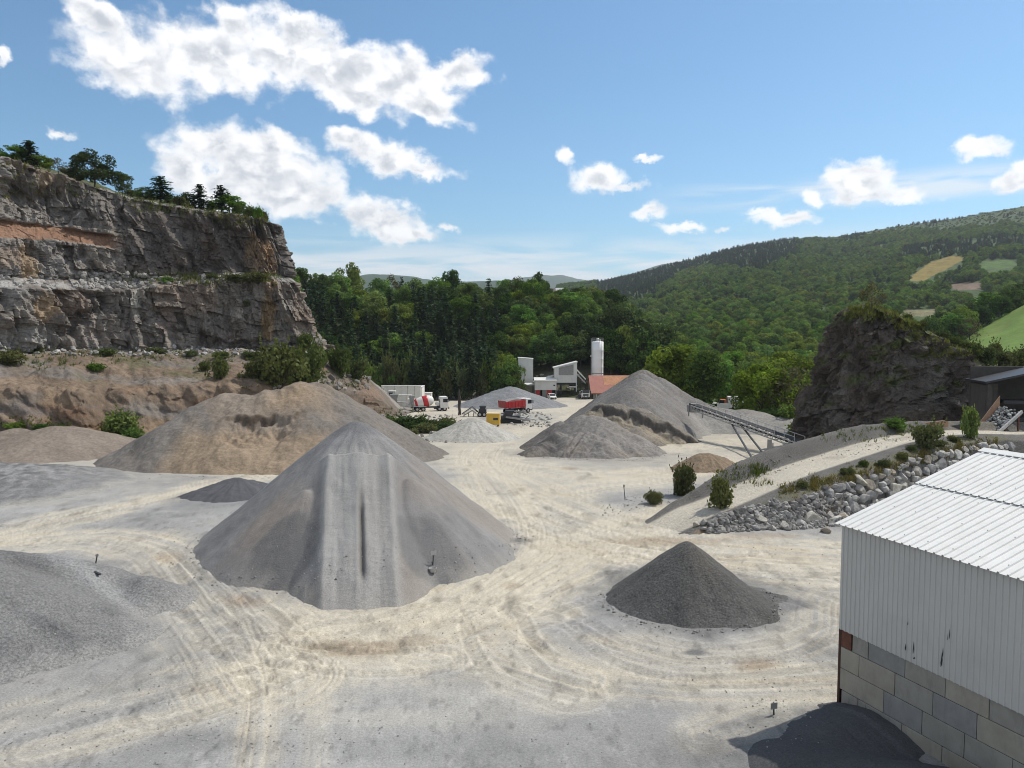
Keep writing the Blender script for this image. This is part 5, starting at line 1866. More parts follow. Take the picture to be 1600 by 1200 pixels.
# round the meadow and behind the outcrop
MEA = "leafy tree in the hedgerow along the upper edge of the bright meadow"
for px, pt, Y, k in ((1462, 492, 270, K_MID), (1478, 486, 276, K_DARK), (1492, 489, 268, K_MID), (1505, 480, 280, K_MID), (1522, 470, 290, K_DARK), (1548, 455, 292, K_MID), (1566, 462, 290, K_DARK), (1578, 448, 297, K_DARK), (1598, 440, 300, K_DARK),
                     (1618, 438, 300, K_MID), (1535, 478, 284, K_DARK), (1448, 500, 262, K_DARK), (1640, 425, 305, K_DARK)):
    tree_px(k, px, pt, Y, 9, MEA, "hedgerow trees by the meadow", 1.2)
tree_px(K_BARE, 1516, 497, 262, 6, "brownish bush-like tree at the meadow's edge, above the rock outcrop", wide=1.4)
def sit(px, py, Yn, Yf):
    """a spot on the terrain whose base shows near px, py, between two distances"""
    best, bd = None, 1e9
    for Y in np.linspace(Yn, Yf, 14):
        x = P(px, py, Y)[0]
        q = drop(x, Y)
        d = abs(HOR + (CAMZ - q[2]) / Y * F_PX - py)
        if d < bd:
            best, bd = q, d
    return best


for px, py, w, h in ((1452, 524, 3.0, 1.6), (1470, 530, 3.2, 2.0), (1488, 536, 3.0, 1.6), (1505, 548, 2.6, 1.6), (1520, 556, 3.0, 2.0), (1538, 566, 3.4, 2.6), (1552, 566, 3.0, 3.4), (1568, 572, 3.0, 2.2), (1585, 570, 3.4, 2.2), (1600, 566, 3.4, 2.4), (1540, 590, 2.6, 1.8), (1565, 592, 2.6, 1.6), (1500, 565, 2.4, 1.4), (1480, 552, 2.2, 1.2), (1525, 578, 2.4, 1.6)):
    q = sit(px, py, 99, 116)
    B_OLIVE.put(q - (0, 0, 0.15), w, h, "olive green shrub on the overgrown slope right of the dark rock outcrop", "shrubs right of the rock outcrop")


# on top of the rock outcrop
q = sit(1362, 486, 91, 98)
K_BARE.put(q - (0, 0, 0.15), 3.6, 0.6, "small wind-bent tree on the summit of the dark rock outcrop", None, 1.1)
for px, py, w, h in ((1340, 488, 1.4, 1.0), (1375, 488, 1.5, 0.8), (1400, 492, 1.2, 0.6), (1420, 498, 1.6, 0.8), (1440, 505, 1.6, 0.9), (1328, 494, 1.0, 0.8), (1355, 486, 1.2, 1.2)):
    q = sit(px, py, 90, 99)
    B_OLIVE.put(q - (0, 0, 0.1), w, h, "low olive bush along the overgrown top of the dark rock outcrop", "bushes on top of the rock outcrop")
for px, py, w, h in ((1400, 545, 1.5, 0.9), (1430, 530, 1.6, 1.0), (1465, 578, 1.2, 0.8), (1495, 602, 1.3, 0.8), (1395, 600, 1.0, 0.6), (1345, 540, 0.9, 0.5)):
    q = hit(px, py)
    B_OLIVE.put(q - (0, -0.1, 0.2), w, h, "tuft of green growing out of the shaded rock outcrop's face", "tufts on the rock outcrop's face")

# trees along the brink of the cliff
for px, pt, Y, k, h, wd, lab in (
        (45, 218, 136, K_PINE, 7, 1.7, "dark spreading pine on the cliff brink at the far left"),
        (20, 228, 136, K_MID, 5, 1.3, "green leafy tree beside the leftmost pine on the cliff brink"),
        (60, 240, 137, K_MID, 4, 1.2, "small leafy tree right under the leftmost pine on the cliff brink"),
        (90, 244, 139, K_BARE, 4.5, 1.1, "thin small tree on the cliff brink between the leftmost pine and the big leafy tree"),
        (146, 236, 146, K_DARK, 8, 1.15, "big round dark leafy tree on the cliff brink, largest there"),
        (120, 258, 144, K_DARK, 5, 1.1, "dark leafy tree growing against the left side of the big tree on the cliff"),
        (190, 266, 148, K_DARK, 5.5, 0.8, "narrow dark tree at the right foot of the big leafy tree on the cliff"),
        (250, 274, 150, K_PINE, 7, 1.9, "flat-topped pine on the cliff between the big leafy tree and the corner"),
        (224, 292, 150, K_MID, 3.5, 1.3, "small leafy tree left of the flat-topped pine"),
        (312, 286, 151, K_PINE, 7, 1.7, "dark pine on the cliff corner, left one of the pair there"),
        (345, 288, 152, K_PINE, 7, 1.6, "dark pine on the cliff corner, right one of the pair there"),
        (358, 302, 152, K_MID, 5, 1.4, "bright green leafy tree in front of the right pine on the cliff corner"),
        (292, 300, 151, K_DARK, 4, 1.2, "small dark leafy tree left of the paired pines on the cliff")):
    top = P(px, pt, Y)
    z = drop(top[0], Y)[2]
    h2 = float(np.clip(top[2] - z, h * 0.6, h * 1.5))
    k.put((top[0], Y, z - 0.15), h2, RND.uniform(0, 6.28), lab, None, wd * h / h2)
for px, py, w, h in ((205, 306, 2.2, 1.2), (235, 312, 2.6, 1.2), (262, 316, 2.4, 1.8), (280, 320, 2.6, 1.4), (330, 330, 2.2, 1.6), (372, 334, 2.2, 1.8), (388, 338, 2.2, 1.5), (402, 344, 1.8, 1.8), (413, 350, 1.6, 2.0), (100, 274, 2.0, 1.0), (70, 264, 2.0, 1.2), (30, 255, 2.0, 1.0)):
    q = sit(px, py, 128, 165)
    (B_OLIVE if px % 3 else B_GREEN).put(q - (0, 0, 0.1), w * 1.2, h * 1.2, "low bush along the brink of the quarry cliff", "bushes on the cliff brink")

# bushes on ledges and the bank
for i, (px, py, w, h, k, lab, g) in enumerate([
        (345, 592, 30, 30, 'o', "single rounded olive bush on the brown bank, left of the two large ones", None), (432, 605, 78, 56, 'o', "largest olive bush at the right end of the brown bank, touching its neighbour", None),
        (476, 606, 60, 52, 'o', "large olive bush at the right end of the bank, right of the largest", None), (400, 590, 40, 24, 'o', "low grey-green bush left of the largest bush on the bank", None),
        (192, 676, 56, 30, 'g', "bright green bush at the foot of the brown bank, beside the brown heap", None), (208, 690, 34, 20, 'g', "small bright green bush just below another at the foot of the bank", None)]
        + [(px, py, w, h, k, "low green weed bush on the crest of the brown bank or cliff foot", "weed bushes along the bank and cliff foot") for px, py, w, h, k in
           ((10, 570, 46, 20, 'o'), (150, 578, 26, 10, 'g'), (320, 578, 20, 12, 'o'), (60, 551, 24, 9, 'o'), (165, 556, 36, 10, 'o'), (245, 553, 28, 9, 'o'), (345, 558, 32, 9, 'o'), (300, 556, 20, 8, 'o'), (395, 560, 30, 10, 'o'), (445, 556, 26, 10, 'o'),
            (20, 668, 34, 8, 'g'), (62, 669, 30, 7, 'g'), (95, 668, 22, 5, 'g'), (375, 440, 34, 10, 'o'), (405, 440, 30, 12, 'o'), (330, 436, 26, 8, 'o'), (260, 440, 18, 7, 'g'), (385, 478, 10, 8, 'o'))]
        + [(px, py, w, h, k, "olive bush on the rocky nose where the bank runs down to the yard", "bushes on the rocky nose") for px, py, w, h, k in
           ((476, 545, 26, 20, 'o'), (496, 575, 32, 34, 'o'), (528, 584, 40, 34, 'o'), (556, 592, 40, 26, 'o'), (505, 632, 30, 30, 'o'), (478, 622, 30, 22, 'o'), (540, 570, 24, 26, 'g'))]):
    q = hit(px, py, True)
    sc_ = q[1] / F_PX
    {'o': B_OLIVE, 'g': B_GREEN}[k].put(q - (0, 0, 0.12), w * sc_ * 1.1, h * sc_ * 1.15, lab, g)
for px, py, w, h, k in ((598, 652, 50, 26, B_OLIVE), (622, 648, 40, 22, B_OLIVE), (640, 668, 50, 40, B_DARK), (612, 664, 40, 30, B_DARK), (666, 686, 34, 30, B_OLIVE), (660, 665, 40, 34, B_DARK), (700, 664, 34, 30, B_OLIVE), (690, 672, 34, 24, B_DARK), (645, 690, 26, 16, B_OLIVE), (680, 655, 30, 18, B_OLIVE)):
    Y = 128 - (py - 650) * 0.35
    q = P(px, py, Y)
    z = float(g0(Y))
    sc_ = Y / F_PX
    k.put((q[0], Y, z - 0.1), w * sc_ * 1.15, h * sc_ * 0.5, "bush in the overgrown strip between the brown heap and the mixer lorry", "bushes of the overgrown strip")
for px, py, w, h, k in ((568, 600, 40, 34, B_GREEN), (590, 604, 34, 30, B_GREEN), (612, 600, 30, 40, B_OLIVE), (640, 602, 34, 46, B_OLIVE), (672, 600, 30, 36, B_GREEN), (695, 602, 30, 26, B_OLIVE), (722, 600, 34, 24, B_OLIVE), (752, 598, 30, 22, B_OLIVE), (778, 602, 44, 30, B_GREEN), (800, 604, 36, 26, B_OLIVE), (764, 592, 30, 30, B_GREEN)):
    Y = 209.0
    q = P(px, py, Y)
    z = drop(q[0], Y)[2]
    sc_ = Y / F_PX
    k.put((q[0], Y, z - 0.1), w * sc_ * 1.1, h * sc_ + max(0, q[2] - z), "bright shrub at the foot of the pine wood", "shrubs at the foot of the wood")

# bushes by the ramp
q = sit(1068, 768, 53, 62)
B_OLIVE.put(q - (0, 0, 0.1), 2.2, 2.5, "upright grey-green bush on the far berm at the lower end of the ramp")
q = sit(1125, 798, 48, 56)
B_OLIVE.put(q - (0, 0, 0.1), 2.0, 2.3, "bushy grey-green shrub in the middle of the rubble slope beside the ramp road")
q = sit(1020, 790, 53, 60)
B_OLIVE.put(q - (0, 0, 0.1), 1.6, 1.0, "low pale bush at the very tail of the ramp's far berm")
q = sit(1448, 702, 60, 74)
B_OLIVE.put(q - (0, 0, 0.1), 2.6, 1.9, "wide shrub on the ramp's grassy shoulder above the white shed roof")
q = sit(1514, 684, 64, 76)
B_GREEN.put(q - (0, 0, 0.1), 1.7, 2.7, "tall feathery green shrub beside the stone-filled chute")
q = sit(1396, 668, 68, 78)
B_GREEN.put(q - (0, 0, 0.1), 2.4, 0.9, "low bright green bush on the far berm in front of the rock outcrop")
for px, py in ((1255, 762), (1290, 752), (1322, 742), (1350, 735), (1380, 724), (1410, 716), (1425, 710), (1470, 704), (1490, 700)):
    q = sit(px, py, 48, 72)
    B_OLIVE.put(q - (0, 0, 0.1), 1.1, 0.55, "small weed clump on the shoulder above the boulder wall", "weed clumps above the boulder wall")


# ------------------------------------------------------------------ far woods: uncountable, one object each
def far_woods(name, label, pts, sources, smin, smax, wide=1.0):
    pts = np.asarray(pts, float)
    rng = np.random.default_rng(len(pts))
    me = bpy.data.meshes.new(name)
    me.vertices.add(len(pts))
    me.vertices.foreach_set('co', pts.astype(np.float32).ravel())
    sc = rng.uniform(smin, smax, len(pts)).astype(np.float32)
    a = me.attributes.new('size', 'FLOAT', 'POINT')
    a.data.foreach_set('value', sc)
    a = me.attributes.new('turn', 'FLOAT', 'POINT')
    a.data.foreach_set('value', rng.uniform(0, 6.28, len(pts)).astype(np.float32))
    a = me.attributes.new('pick', 'INT', 'POINT')
    a.data.foreach_set('value', rng.integers(0, len(sources), len(pts)).astype(np.int32))
    o = bpy.data.objects.new(name, me)
    COL.objects.link(o)
    tag(o, label, None, None, 'stuff')
    g = bpy.data.node_groups.new(name, 'GeometryNodeTree')
    g.interface.new_socket('Geometry', in_out='INPUT', socket_type='NodeSocketGeometry')
    g.interface.new_socket('Geometry', in_out='OUTPUT', socket_type='NodeSocketGeometry')
    t = NT(g)
    gi, go = g.nodes.new('NodeGroupInput'), g.nodes.new('NodeGroupOutput')
    join = g.nodes.new('GeometryNodeJoinGeometry')

    def attr(nm, typ):
        nd = t.n('GeometryNodeInputNamedAttribute', data_type=typ)
        nd.inputs[0].default_value = nm
        return nd.outputs[0]
    size, turn, pick = attr('size', 'FLOAT'), attr('turn', 'FLOAT'), attr('pick', 'INT')
    rot = t.n('ShaderNodeCombineXYZ', {2: turn}).outputs[0]
    scl = t.n('ShaderNodeCombineXYZ', {0: t.m('MULTIPLY', size, wide), 1: t.m('MULTIPLY', size, wide), 2: size}).outputs[0]
    for i, src in enumerate(sources):
        oi = t.n('GeometryNodeObjectInfo')
        oi.inputs['Object'].default_value = src
        cmp_ = t.n('FunctionNodeCompare', data_type='INT', operation='EQUAL')
        g.links.new(pick, cmp_.inputs[2])
        cmp_.inputs[3].default_value = i
        ip = t.n('GeometryNodeInstanceOnPoints')
        g.links.new(gi.outputs[0], ip.inputs['Points'])
        g.links.new(cmp_.outputs[0], ip.inputs['Selection'])
        g.links.new(oi.outputs['Geometry'], ip.inputs['Instance'])
        g.links.new(rot, ip.inputs['Rotation'])
        g.links.new(scl, ip.inputs['Scale'])
        g.links.new(ip.outputs[0], join.inputs[0])
    g.links.new(join.outputs[0], go.inputs[0])
    md = o.modifiers.new('spread', 'NODES')
    md.node_group = g
    return o


def crown_of(kind, i):
    for c in kind.used[i].children:
        if c.name.startswith('crown'):
            return c


def scatter_hill():
    rng = np.random.default_rng(5)
    N = 60000
    D = np.sqrt(rng.uniform(330 ** 2, 1990 ** 2, N))
    px = rng.uniform(870, 1690, N)
    y, t = hill_y(px, np.minimum(D, 1900))
    keep = hill_fields(px, y) == 0
    hpx = 9.0 * F_PX / D
    for k_ in (0.35, 0.7, 1.0):
        keep &= hill_fields(px, y - k_ * hpx) == 0
    sky = itp(px, SKYLINE)
    dy = y - sky
    moor = (px > 1240) & (dy < 6 + 0.085 * np.maximum(px - 1330, 0) + 10 * fbm(px / 30, D / 100, 3, 517))
    keep &= ~moor | (rng.random(N) < 0.55)
    # a few thin lines and clearings between parcels
    line = np.abs(fbm(px / 90, D / 260, 3, 611)) < 0.012
    keep &= ~line
    keep &= ~((px > 1500) & (D < 340))
    # about one tree for 62 square metres
    area = 0.5 * (1990 ** 2 - 330 ** 2) * (math.atan((1690 - CX) / F_PX) - math.atan((870 - CX) / F_PX))
    want = area / 70.0
    keep &= rng.random(N) < want / N * np.interp(D, [330, 900, 1990], [1.15, 1.0, 0.9])
    z = CAMZ + (HOR - y) / F_PX * np.minimum(D, 1900)
    z = z + np.where(D < 1900, fbm(px / 40, D / 40, 3, 513) * D * 0.0012, 0)
    back = np.clip((D - 1900) / 2300, 0, 1)
    z = z * (1 - back) - 20 * back
    X = (px - CX) / F_PX * D
    band = ((px > 930) & (px < 1240) & (dy < 30 + 14 * np.sin(px / 30) + 8 * fbm(px / 25, D / 90, 3, 613))) | ((px >= 1200) & (px < 1400) & (dy < 34) & (dy > 4) & (rng.random(N) < np.interp(px, [1200, 1260, 1400], [0.9, 0.55, 0.0]))) \
        | ((px > 1400) & (np.abs(dy - 44 - 0.05 * (px - 1400)) < 11 + 7 * fbm(px / 20, D / 80, 2, 615)))
    patch = fbm(px / 55, np.log(D) * 9, 3, 617) > 0.42
    con = keep & (band | (patch & (D > 500) & (rng.random(N) < 0.8)))
    moors = keep & moor & ~con
    brd = keep & ~con & ~moor
    lightm = fbm(px / 60, np.log(D) * 7, 3, 619) + 0.35 * rng.normal(size=N) > 0.08
    pts = np.stack([X, D, z - 1.0], 1)
    far_woods("woods", "mixed fresh green leafy woods covering the far hillside", pts[brd & lightm], [crown_of(K_MID, 0), crown_of(K_LIGHT, 2), crown_of(K_MID, 3)], 0.62, 1.05, 1.15)
    far_woods("woods", "darker leafy woods in patches over the far hillside", pts[brd & ~lightm], [crown_of(K_MID, 0), crown_of(K_DARK, 1), crown_of(K_MID, 1)], 0.62, 1.05, 1.15)
    far_woods("woods", "dark conifer plantation along the crest of the far hill", pts[con], [crown_of(K_PINE, 0), crown_of(K_PINE, 1)], 0.45, 0.78, 1.6)
    far_woods("shrubbery", "scattered shrubs on the bare moor at the top of the far hill", pts[moors], [crown_of(K_MID, 1), crown_of(K_MID, 3)], 0.15, 0.42, 1.7)


scatter_hill()


# ------------------------------------------------------------------ stones
def rock_mesh(seed, sub=2, rough=0.12, cuts=9, squash=(1, 1, 1), tonec=(0.29, 0.28, 0.265)):
    import bmesh
    rng = np.random.default_rng(seed)
    bm = bmesh.new()
    bmesh.ops.create_icosphere(bm, subdivisions=sub + 1, radius=1.0)
    v = np.array([q.co[:] for q in bm.verts])
    f = np.array([[q.index for q in fc.verts] for fc in bm.faces])
    bm.free()
    for _ in range(cuts):
        n = rng.normal(size=3)
        n /= np.linalg.norm(n)
        d = rng.uniform(0.48, 0.82)
        e = v @ n - d
        v = v - np.maximum(e, 0)[:, None] * n[None]
    v = v * np.asarray(squash) + rough * 0.3 * np.stack([fbm(v[:, 0] * 2 + k, v[:, 1] * 2 + v[:, 2], 2, seed + k) for k in range(3)], 1)
    c = np.asarray(tonec)[None] * (1 + 0.12 * fbm(v[:, 0] * 3, v[:, 1] * 3 + v[:, 2], 3, seed))[:, None]
    return v, f, c


BOULD = []
for i in range(9):
    tn = ((0.40, 0.385, 0.36), (0.31, 0.30, 0.285), (0.44, 0.41, 0.35), (0.36, 0.345, 0.33), (0.25, 0.24, 0.23), (0.40, 0.375, 0.34), (0.34, 0.295, 0.24), (0.37, 0.36, 0.345), (0.28, 0.27, 0.26))[i]
    v, f, c = rock_mesh(700 + i, 2, 0.10, 17, (1.0, 0.8, 0.72), tn)
    BOULD.append(np_mesh("boulder", v, f, False, c))


def boulder_wall():
    rr = random.Random(3)
    first = {}
    cnt = 0
    tn = np.gradient(RC, axis=0)
    g = "boulders of the retaining wall"
    lab = "grey quarry boulder fitted into the rough retaining wall below the ramp road"
    s = 12.2
    rows = 5
    for row in range(rows):
        s = 9.6 + rr.random() * 0.9 + row * 0.5
        while s < 41.0:
            sz = rr.choice((0.36, 0.42, 0.48, 0.56, 0.66, 0.74)) * rr.uniform(1.0, 1.2) * (1.06 - 0.05 * row)
            i = int(np.argmin(np.abs(RS - s)))
            foot = RC[i, :2] + RFAR[i, :2] * RNF[i]
            top = RC[i, :2] + RFAR[i, :2] * RNT[i]
            grow = float(sst(2.0, 13.0, RS[i]))
            zf, zt = float(g0(foot[1])) - 0.1, RC[i, 2] - 0.25 * grow
            v = (row + 0.42) / rows + rr.uniform(-0.05, 0.05)
            if s < 14 and (v > 0.25 + (s - 9.6) * 0.17 or rr.random() < 0.35):
                s += sz * 1.8
                continue
            p = foot * (1 - v) + top * v
            z = zf * (1 - v) + zt * v
            k = rr.randrange(9)
            dirv = tn[i]
            rz = math.atan2(dirv[1], dirv[0]) + rr.uniform(-0.3, 0.3)
            o = bpy.data.objects.new("boulder", BOULD[k])
            if not len(BOULD[k].materials):
                BOULD[k].materials.append(M['stone'])
            COL.objects.link(o)
            o.location = (float(p[0]), float(p[1]), float(z))
            o.rotation_euler = (rr.uniform(-0.4, 0.4) + (3.14 if rr.random() < 0.5 else 0), rr.uniform(-0.35, 0.35), rz)
            o.scale = (sz * rr.uniform(0.95, 1.35), sz, sz * rr.uniform(0.8, 1.1))
            tag(o, lab, "boulder", g)
            s += sz * rr.uniform(1.4, 1.8)
    for px, py, Y, sz, lab2 in ((1226, 806, 50.0, 0.55, "largest pale loose boulder lying among the rubble left of the retaining wall"), (1187, 796, 50.6, 0.45, "flat brownish loose boulder high on the rubble slope beside the bush"),
                                (1088, 828, 49.6, 0.34, "rounded boulder at the very left tip of the rubble slope"), (1290, 812, 49.2, 0.42, "loose boulder at the foot of the retaining wall near the shed roof"), (1208, 812, 49.6, 0.33, "whitish angular boulder lying low on the rubble slope")):
        q = P(px, py, Y)
        z = drop(q[0], Y)[2]
        o = link_mesh("boulder", BOULD[(px + 3) % 9], M['stone'], None, (q[0], Y, z + sz * 0.25))
        o.rotation_euler = (0.2, 0.1, px)
        o.scale = (sz * 1.2, sz, sz)
        tag(o, lab2, "boulder")


boulder_wall()


def rubble(label, pts, smin, smax, tonec, seed, power=2.2):
    """many small broken stones in one object"""
    rng = np.random.default_rng(seed)
    protos = []
    for k in range(6):
        v, f, c = rock_mesh(seed + k, 0, 0.1, 6, (1, 0.8, 0.65), (1, 1, 1))
        protos.append((v, f))
    V, F, Cc = [], [], []
    b = 0
    for p in pts:
        v, f = protos[rng.integers(6)]
        s = smin + (smax - smin) * rng.random() ** power
        q = Matrix.Rotation(rng.uniform(0, 6.28), 3, Vector(rng.normal(size=3)).normalized())
        w = (v @ np.array(q).T) * s + np.asarray(p) + (0, 0, s * 0.2)
        V.append(w)
        F.append(f + b)
        b += len(v)
        Cc.append(np.asarray(tonec)[None] * rng.uniform(0.6, 1.35) * np.ones((len(v), 1)))
    me = np_mesh("rubble", np.vstack(V), np.vstack(F), False, np.clip(np.vstack(Cc), 0.02, 0.6))
    return tag(link_mesh("rubble", me, M['stone']), label, None, None, 'stuff')


def scatter_rubble():
    rng = np.random.default_rng(9)
    pts = []
    n = len(RC)
    for _ in range(2600):
        s = 2.5 + 9.5 * rng.random() ** 0.85 + 3.0 * rng.random() ** 3
        i = int(np.argmin(np.abs(RS - s)))
        v = rng.random() ** 1.3
        lo = RNF[i] - rng.random() ** 2 * 0.9
        o = lo * (1 - v) + (RNT[i] * 0.9) * v
        if v > 0.75 and s > 9:
            continue
        p = RC[i, :2] + RFAR[i, :2] * o
        pts.append(drop(*p))
    for _ in range(380):
        s = rng.uniform(12, 44)
        i = int(np.argmin(np.abs(RS - s)))
        p = RC[i, :2] + RFAR[i, :2] * (RNF[i] - 0.9 * rng.random() ** 1.7 + 0.3)
        pts.append(drop(*p))
    rubble("heap of broken grey stones at the lower end of the retaining wall", pts, 0.05, 0.40, (0.255, 0.243, 0.228), 801, 2.6)
    pts = []
    for _ in range(800):
        px = rng.uniform(120, 245) if rng.random() < 0.6 else rng.uniform(0, 420)
        q = hit(px, rng.uniform(428, 452) if px < 250 else rng.uniform(432, 445), True)
        pts.append(q)
    rubble("fallen pale rock debris lying on the ledge of the quarry cliff", pts, 0.10, 0.85, (0.29, 0.272, 0.25), 811, 3.2)
    pts = [hit(rng.uniform(-20, 500), rng.uniform(543, 556), True) for _ in range(300)]
    rubble("fallen stones along the foot of the quarry cliff", pts, 0.12, 0.7, (0.34, 0.325, 0.31), 821)
    pts = [hit(rng.uniform(590, 720), rng.uniform(648, 692), True) for _ in range(260)]
    rubble("stones in the overgrown strip in front of the mixer lorry", pts, 0.12, 0.5, (0.32, 0.31, 0.29), 831)
    pts = []
    for _ in range(500):
        px = rng.uniform(940, 1430)
        q = hit(px, np.interp(px, [940, 1100, 1250, 1430], [792, 762, 712, 676]) + rng.uniform(-8, 16), True)
        pts.append(q)
    rubble("loose stones strewn over the far berm of the ramp", pts, 0.03, 0.10, (0.20, 0.195, 0.185), 841)
    pts = [hit(rng.uniform(430, 1030), rng.uniform(585, 612), True) for _ in range(260)]
    rubble("pale rocks showing at the foot of the wooded rise", pts, 0.2, 1.2, (0.27, 0.25, 0.225), 851)
    pts = [hit(rng.uniform(790, 862), rng.uniform(645, 668), True) for _ in range(160)]
    rubble("broken concrete lumps around the dark machine below the red lorry", pts, 0.1, 0.5, (0.36, 0.345, 0.32), 861)


scatter_rubble()


def grass_on(label, spots, n, hmin, hmax, seed, mat=None, w=0.03):
    """spots = list of (px range, py range); blades drawn in tufts on whatever surface is there"""
    rng = np.random.default_rng(seed)
    V, C = [], []
    for _ in range(n):
        if callable(spots):
            q = hit(*spots(rng), True)
        else:
            a = spots[rng.integers(len(spots))]
            q = hit(rng.uniform(a[0], a[1]) + 8 * rng.normal(), rng.uniform(a[2], a[3]) + 2.5 * rng.normal(), True)
        tn_ = rng.uniform(0.65, 1.35)
        dry = rng.random()
        for k in range(7):
            h = rng.uniform(hmin, hmax)
            o = q + np.append(rng.normal(size=2) * 0.10 * (hmax / 0.4), -0.04)
            l_ = rng.normal(size=2) * 0.35 * h
            e = rng.normal(size=2)
            e = e / np.linalg.norm(e) * w * rng.uniform(0.7, 1.6)
            V += [o - (e[0], e[1], 0), o + (e[0], e[1], 0), o + (l_[0] + e[0] * 0.2, l_[1], h), o + (l_[0] - e[0] * 0.2, l_[1], h)]
            C += [np.array((1 + 0.5 * dry, 1 + 0.1 * dry, 1.0)) * tn_ * rng.uniform(0.85, 1.15)] * 4
    V = np.array(V)
    me = np_mesh("grass", V, np.arange(len(V)).reshape(-1, 4), False, np.array(C))
    return tag(link_mesh("grass", me, mat or M['grass']), label, None, None, 'stuff')


def shoulder(rng):
    px = rng.uniform(1232, 1545)
    px = px + 14 * math.sin(px / 9.0)
    return px, float(np.interp(px, [1232, 1262, 1300, 1345, 1390, 1440, 1500, 1545], [764, 758, 752, 742, 730, 714, 700, 694])) + rng.normal() * 5.0


grass_on("weedy grass on the shoulder above the boulder wall", shoulder, 1500, 0.05, 0.28, 901, M['drygrass'])
grass_on("thin weeds on the far berm of the ramp", [(1120, 1200, 730, 758), (1175, 1190, 728, 742), (1380, 1430, 662, 678), (1270, 1400, 668, 690)], 220, 0.12, 0.35, 902)
grass_on("grass and weeds on the crest of the brown bank", [(0, 120, 545, 575), (120, 300, 548, 565), (300, 500, 552, 575), (380, 500, 575, 606), (500, 570, 575, 610), (560, 660, 640, 660)], 520, 0.15, 0.6, 903, None, 0.06)
grass_on("fresh green grass at the foot of the brown bank", [(0, 110, 655, 670), (150, 215, 665, 690)], 150, 0.1, 0.35, 904, M['leaf_mid'], 0.06)
grass_on("grass along the brink and ledges of the quarry cliff", [(0, 200, 250, 310), (200, 330, 305, 336), (330, 420, 330, 352), (300, 430, 428, 444), (200, 300, 430, 440)], 700, 0.3, 0.9, 905, None, 0.07)
grass_on("rough grass over the top of the rock outcrop", [(1325, 1400, 480, 500), (1400, 1450, 490, 515), (1450, 1530, 510, 560)], 700, 0.2, 0.6, 906, None, 0.05)


